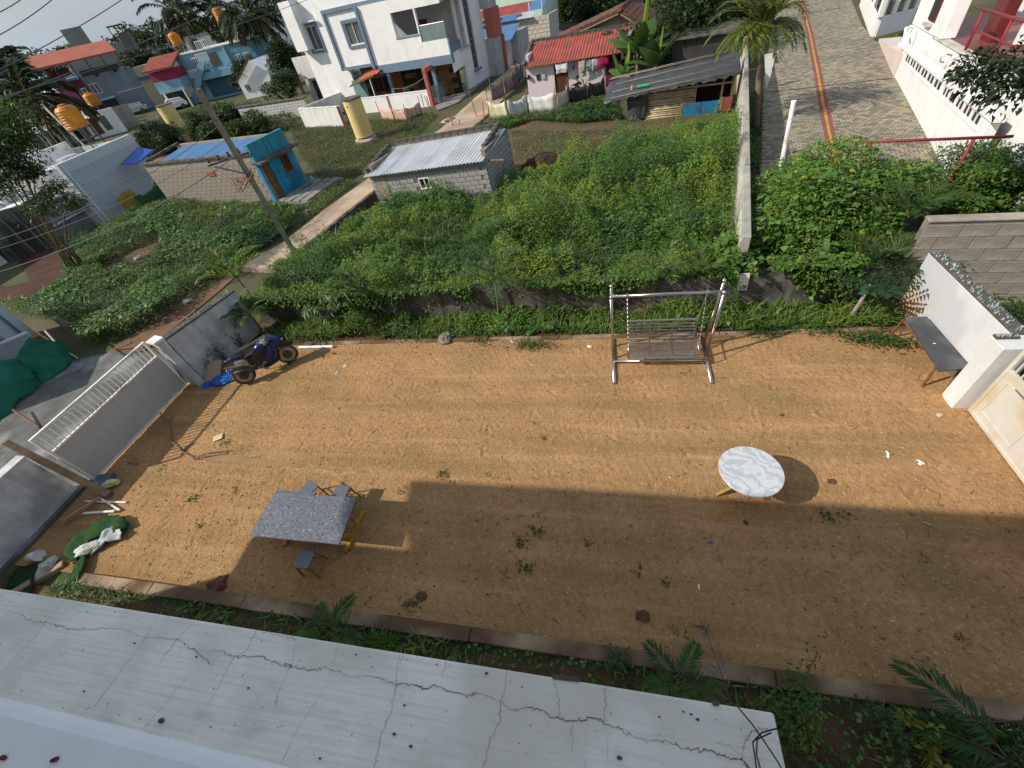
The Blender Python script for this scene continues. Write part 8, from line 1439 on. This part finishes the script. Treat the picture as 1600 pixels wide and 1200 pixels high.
q = wpt(1590, 95, 15.5); t = bush('overhanging_tree', 'dark leaved branch hanging in at the right edge before the white porch', 'tree', (q.x+.75, q.y, q.z), (1.2, 1.2, .8), 2300, .16, (.030, .050, .018), (.06, .08, .03), .1, 0, .1, 8, stems=0, lobes=8, mL=.12); MB().tube([(-.6, .1, q.z-.1), (1.2, 0, q.z+.3), (4.5, -.5, q.z+.2), (5.2, -.6, q.z*.5), (5.3, -.6, -.1)], [.02, .05, .11, .16, .2], 8).build('branch', barkm, t, smooth=True)
# palm and banana behind the bamboo shed
q = G(1180, 205); areca((q.x, q.y, 0), 3.7, 36, 2.3, 'big yellow-green palm at the left edge of the paved road', (.125, .155, .028), elev=(.1, 1.35), lean=(-.25, 1.5), seed=21, leafL=.7, leafw=.05, stem_m=barkm, rs=.13, bend=1.7)
def banana(base, h, n, L_, label, seed=0, col=(.075, .15, .03)):
    t = thing('banana_plant', label, 'banana plant', tuple(base)); R = random.Random(seed); MB().tube([(0, 0, -.1), (.03, 0, h*.5), (0, 0, h)], [.12, .10, .06], 8).build('trunk', mat('banana_stem', (.20, .19, .10), .8, .2, 2), t, smooth=True)
    for i in range(n):
        az = i*2.4+R.uniform(-.3, .3); e = R.uniform(.5, 1.25) if i else 1.45; l = L_*R.uniform(.75, 1.1); w = l*.20; V = []; F_ = []; p = Vector((0, 0, h-.1)); d = Vector((math.cos(az)*math.cos(e), math.sin(az)*math.cos(e), math.sin(e))); s_ = Vector((-math.sin(az), math.cos(az), 0))
        for j in range(9):
            k = (.06, .12, .7, 1, 1, .95, .8, .5, .04)[j]*w; up = s_.cross(d); V += [p-s_*k+up*k*.35, p, p+s_*k+up*k*.35]; p = p+d*l/8; d = (d+Vector((0, 0, -.05-.03*j*(1.6-e)))).normalized()
        for j in range(8):
            for k in range(2): a = j*3+k; F_.append((a, a+1, a+4, a+3))
        cc = np.array(col)*R.uniform(.7, 1.25) if i else np.array((.16, .24, .02)); obj('leaf', raw_mesh('leaf', V, F_, np.tile(cc, (27, 1)), LEAF, True), t)
    return t
def at_ground(px, py): return tuple(G(px, py))
banana((1.9, 36.5, 0), 1.9, 9, 3.1, 'tall banana plant with upright leaves beside the tiled house', 1); banana((.95, 35.0, 0), 1.0, 7, 1.8, 'small banana plant with a pale rolled leaf behind the pink house end', 2); banana((3.0, 35.2, 0), 1.3, 8, 2.3, 'banana plant low behind the bamboo shed roof', 3, (.055, .11, .025))
# trees
def tree(px, py, dist, size, label, n=1500, L_=.5, col=(.035, .065, .018), group=None, seed=0, zc=None, name='leafy_tree', squash=.8, lobes=12, alt=(.075, .10, .03)):
    q = wpt(px, py, dist); zc = q.z if zc is None else zc
    return bush(name, label, 'tree', (q.x, q.y, zc), (size, size, size*squash), n, L_, col, alt, .12, 0, .1, seed, 4, group, lobes, mL=size*.06+.03)
tree(1085, 40, 42, 3.6, 'dense dark tree above the bamboo shed', 7000, .34, (.030, .058, .016), seed=1); tree(1140, 25, 48, 3.4, 'dark tree behind the big palm at the top', 6000, .36, (.026, .05, .015), seed=2); tree(1060, -10, 55, 4, 'dark tree at the top edge behind the banana plant', 5000, .42, (.03, .056, .018), seed=3)
tree(905, 8, 85, 4.5, 'bright leafy tree at the road bend above the tiled house', 4500, .5, (.05, .085, .022), seed=4); tree(945, -12, 80, 5, 'dark tree at the top edge over the tiled house roof', 4500, .5, (.032, .06, .018), seed=5); tree(870, -8, 100, 5, 'tree behind the mint house at the top edge', 4000, .6, (.04, .07, .02), seed=6)
tree(448, 82, 72, 2.6, 'dark bushy tree left of the big white house', 4500, .34, (.026, .052, .016), seed=7); tree(438, 128, 60, 1.6, 'small tree with a thin trunk beside the stained white house', 2200, .3, (.04, .075, .02), seed=8); tree(380, 112, 84, 2.2, 'dark round tree in front of the right part of the light blue house', 3500, .34, (.022, .042, .016), seed=9)
tree(345, 165, 62, 1.9, 'green shrub beside the utility pole top', 3200, .3, (.05, .085, .022), seed=10, zc=1.0); tree(325, 190, 55, 1.3, 'low green shrub right of the smaller yellow tank', 2200, .28, (.045, .08, .02), seed=11, zc=.8); tree(230, 190, 62, 2.0, 'rounded green shrub left of the smaller yellow tank', 3200, .3, (.04, .075, .02), seed=12, zc=1.0); tree(250, 207, 58, 1.6, 'low shrub in front of the smaller yellow tank', 2400, .3, (.05, .08, .022), seed=13, zc=.7); tree(300, 182, 60, 1.5, 'shrub half behind the smaller yellow tank', 2200, .3, (.04, .07, .02), seed=14, zc=.8); tree(385, 185, 52, 1.5, 'green shrub above the blue house roof', 2400, .28, (.05, .085, .02), seed=15, zc=.9)
tree(222, 103, 128, 3.4, 'dark tree right of the red roof canopy', 3500, .6, (.03, .052, .018), seed=16); tree(252, 90, 140, 3.8, 'dark tree between the grey tower block and the palms', 3500, .6, (.028, .05, .018), seed=17); tree(170, 92, 200, 5, 'tree peeping beside the concrete water tower', 2000, .8, (.035, .055, .024), seed=18)
for k in range(16):
    px = -30+k*33+random.uniform(-10, 10); py = 118-.233*px+random.uniform(-4, 6); dist = random.uniform(210, 330); tree(px, py, dist, random.uniform(6, 9), 'distant hazy tree in the treeline along the horizon', 900, 1.5, (.040, .060, .032), 'trees along the horizon', 40+k, name='distant_tree', lobes=8)
q = G(62, 305)
# feathery tree at the left edge
t = thing('feathery_tree', 'feathery green tree with several thin pale trunks at the left edge', 'tree', tuple(G(118, 425)))
base = G(118, 425); lv = Leaves(); k_ = MB()
for i, (px, py, d_, m_, s) in enumerate(((-8, 205, 27, 1700, 1.0), (22, 222, 28, 800, .6), (-10, 235, 26, 1300, .9), (22, 258, 25.5, 500, .5), (52, 268, 25, 300, .4), (0, 285, 25, 500, .6), (84, 292, 24, 220, .35), (8, 180, 28, 900, .75), (112, 315, 23.5, 200, .35), (60, 320, 24, 300, .5))):
    c = wpt(px, py, d_); P = np.array(c)+rng.normal(0, 1, (m_, 3))*np.array([s, s, s*.6])*.62; lv.leaf(P-np.array(base), rdir(m_, -.6, .4), rng.uniform(.12, .3, m_), .07, rcol(m_, (.040, .072, .018) if i not in (0, 7) else (.06, .11, .02), .3, .1, (.09, .12, .03), .12), droop=.3)
    e = c-base; k_.tube([(.1*i-.4, .05*i, -.1), (e.x*.35, e.y*.35, e.z*.45), (e.x*.75, e.y*.75, e.z*.85), tuple(e)], [.05, .04, .025, .01], 6)
lv.build('crown', LEAF, t); k_.build('trunks', barkm, t)
def coconut(px, py, dist, nf, L_, label, lean=(0, 0), seed=0, col=(.034, .050, .016)):
    c = wpt(px, py, dist); R = random.Random(seed); t = thing('coconut_palm', label, 'palm', (c.x-lean[0], c.y-lean[1], 0), 0, 'coconut palms rising behind the houses'); top = Vector((lean[0], lean[1], c.z))
    MB().tube([(0, 0, -.2), tuple(top*.35-Vector((lean[0]*.15, 0, 0))), tuple(top*.75), tuple(top)], [.24, .19, .16, .13], 8).build('trunk', palebark, t, smooth=True)
    for i in range(nf):
        lv = Leaves(); rc = MB(); az = 2.4*i+R.uniform(-.2, .2); el = R.uniform(-.35, 1.25); frond(lv, top, az, el, L_*R.uniform(.85, 1.1), 40, 1.5, .2, tuple(x*R.uniform(.7, 1.3) for x in (col if el > -.05 else (.10, .085, .03))), 1.6, vee=-.15, rach=rc, rr=.035); o = lv.build('frond', LEAF, t); rc.build('midrib', mat('frond_midrib', (.14, .13, .05), .8), o)
    k = MB()
    for i in range(7): a_ = i*.9; k.ball((top.x+.3*math.cos(a_), top.y+.3*math.sin(a_), top.z-.35), .14, 6)
    tag(k.build('coconuts', mat('coconut_husk', (.16, .14, .04), .8), t), kind='stuff'); return t
coconut(280, 24, 118, 30, 7.0, 'coconut palm standing left of the other palms against the sky', (1, .5), 1); coconut(342, 18, 122, 28, 6.6, 'middle coconut palm with dry yellow fronds behind the orange tank', (.5, 0), 2); coconut(388, 28, 92, 28, 5.4, 'coconut palm in front of the white far house, nearest the big white house', (-.8, .4), 3)
coconut(45, 150, 62, 20, 4.4, 'coconut palm at the left edge below the treeline', (.6, 0), 4, (.035, .05, .02)); coconut(15, 140, 66, 18, 4.2, 'coconut palm half cut off by the left edge of the photo', (0, .4), 5, (.032, .046, .02))
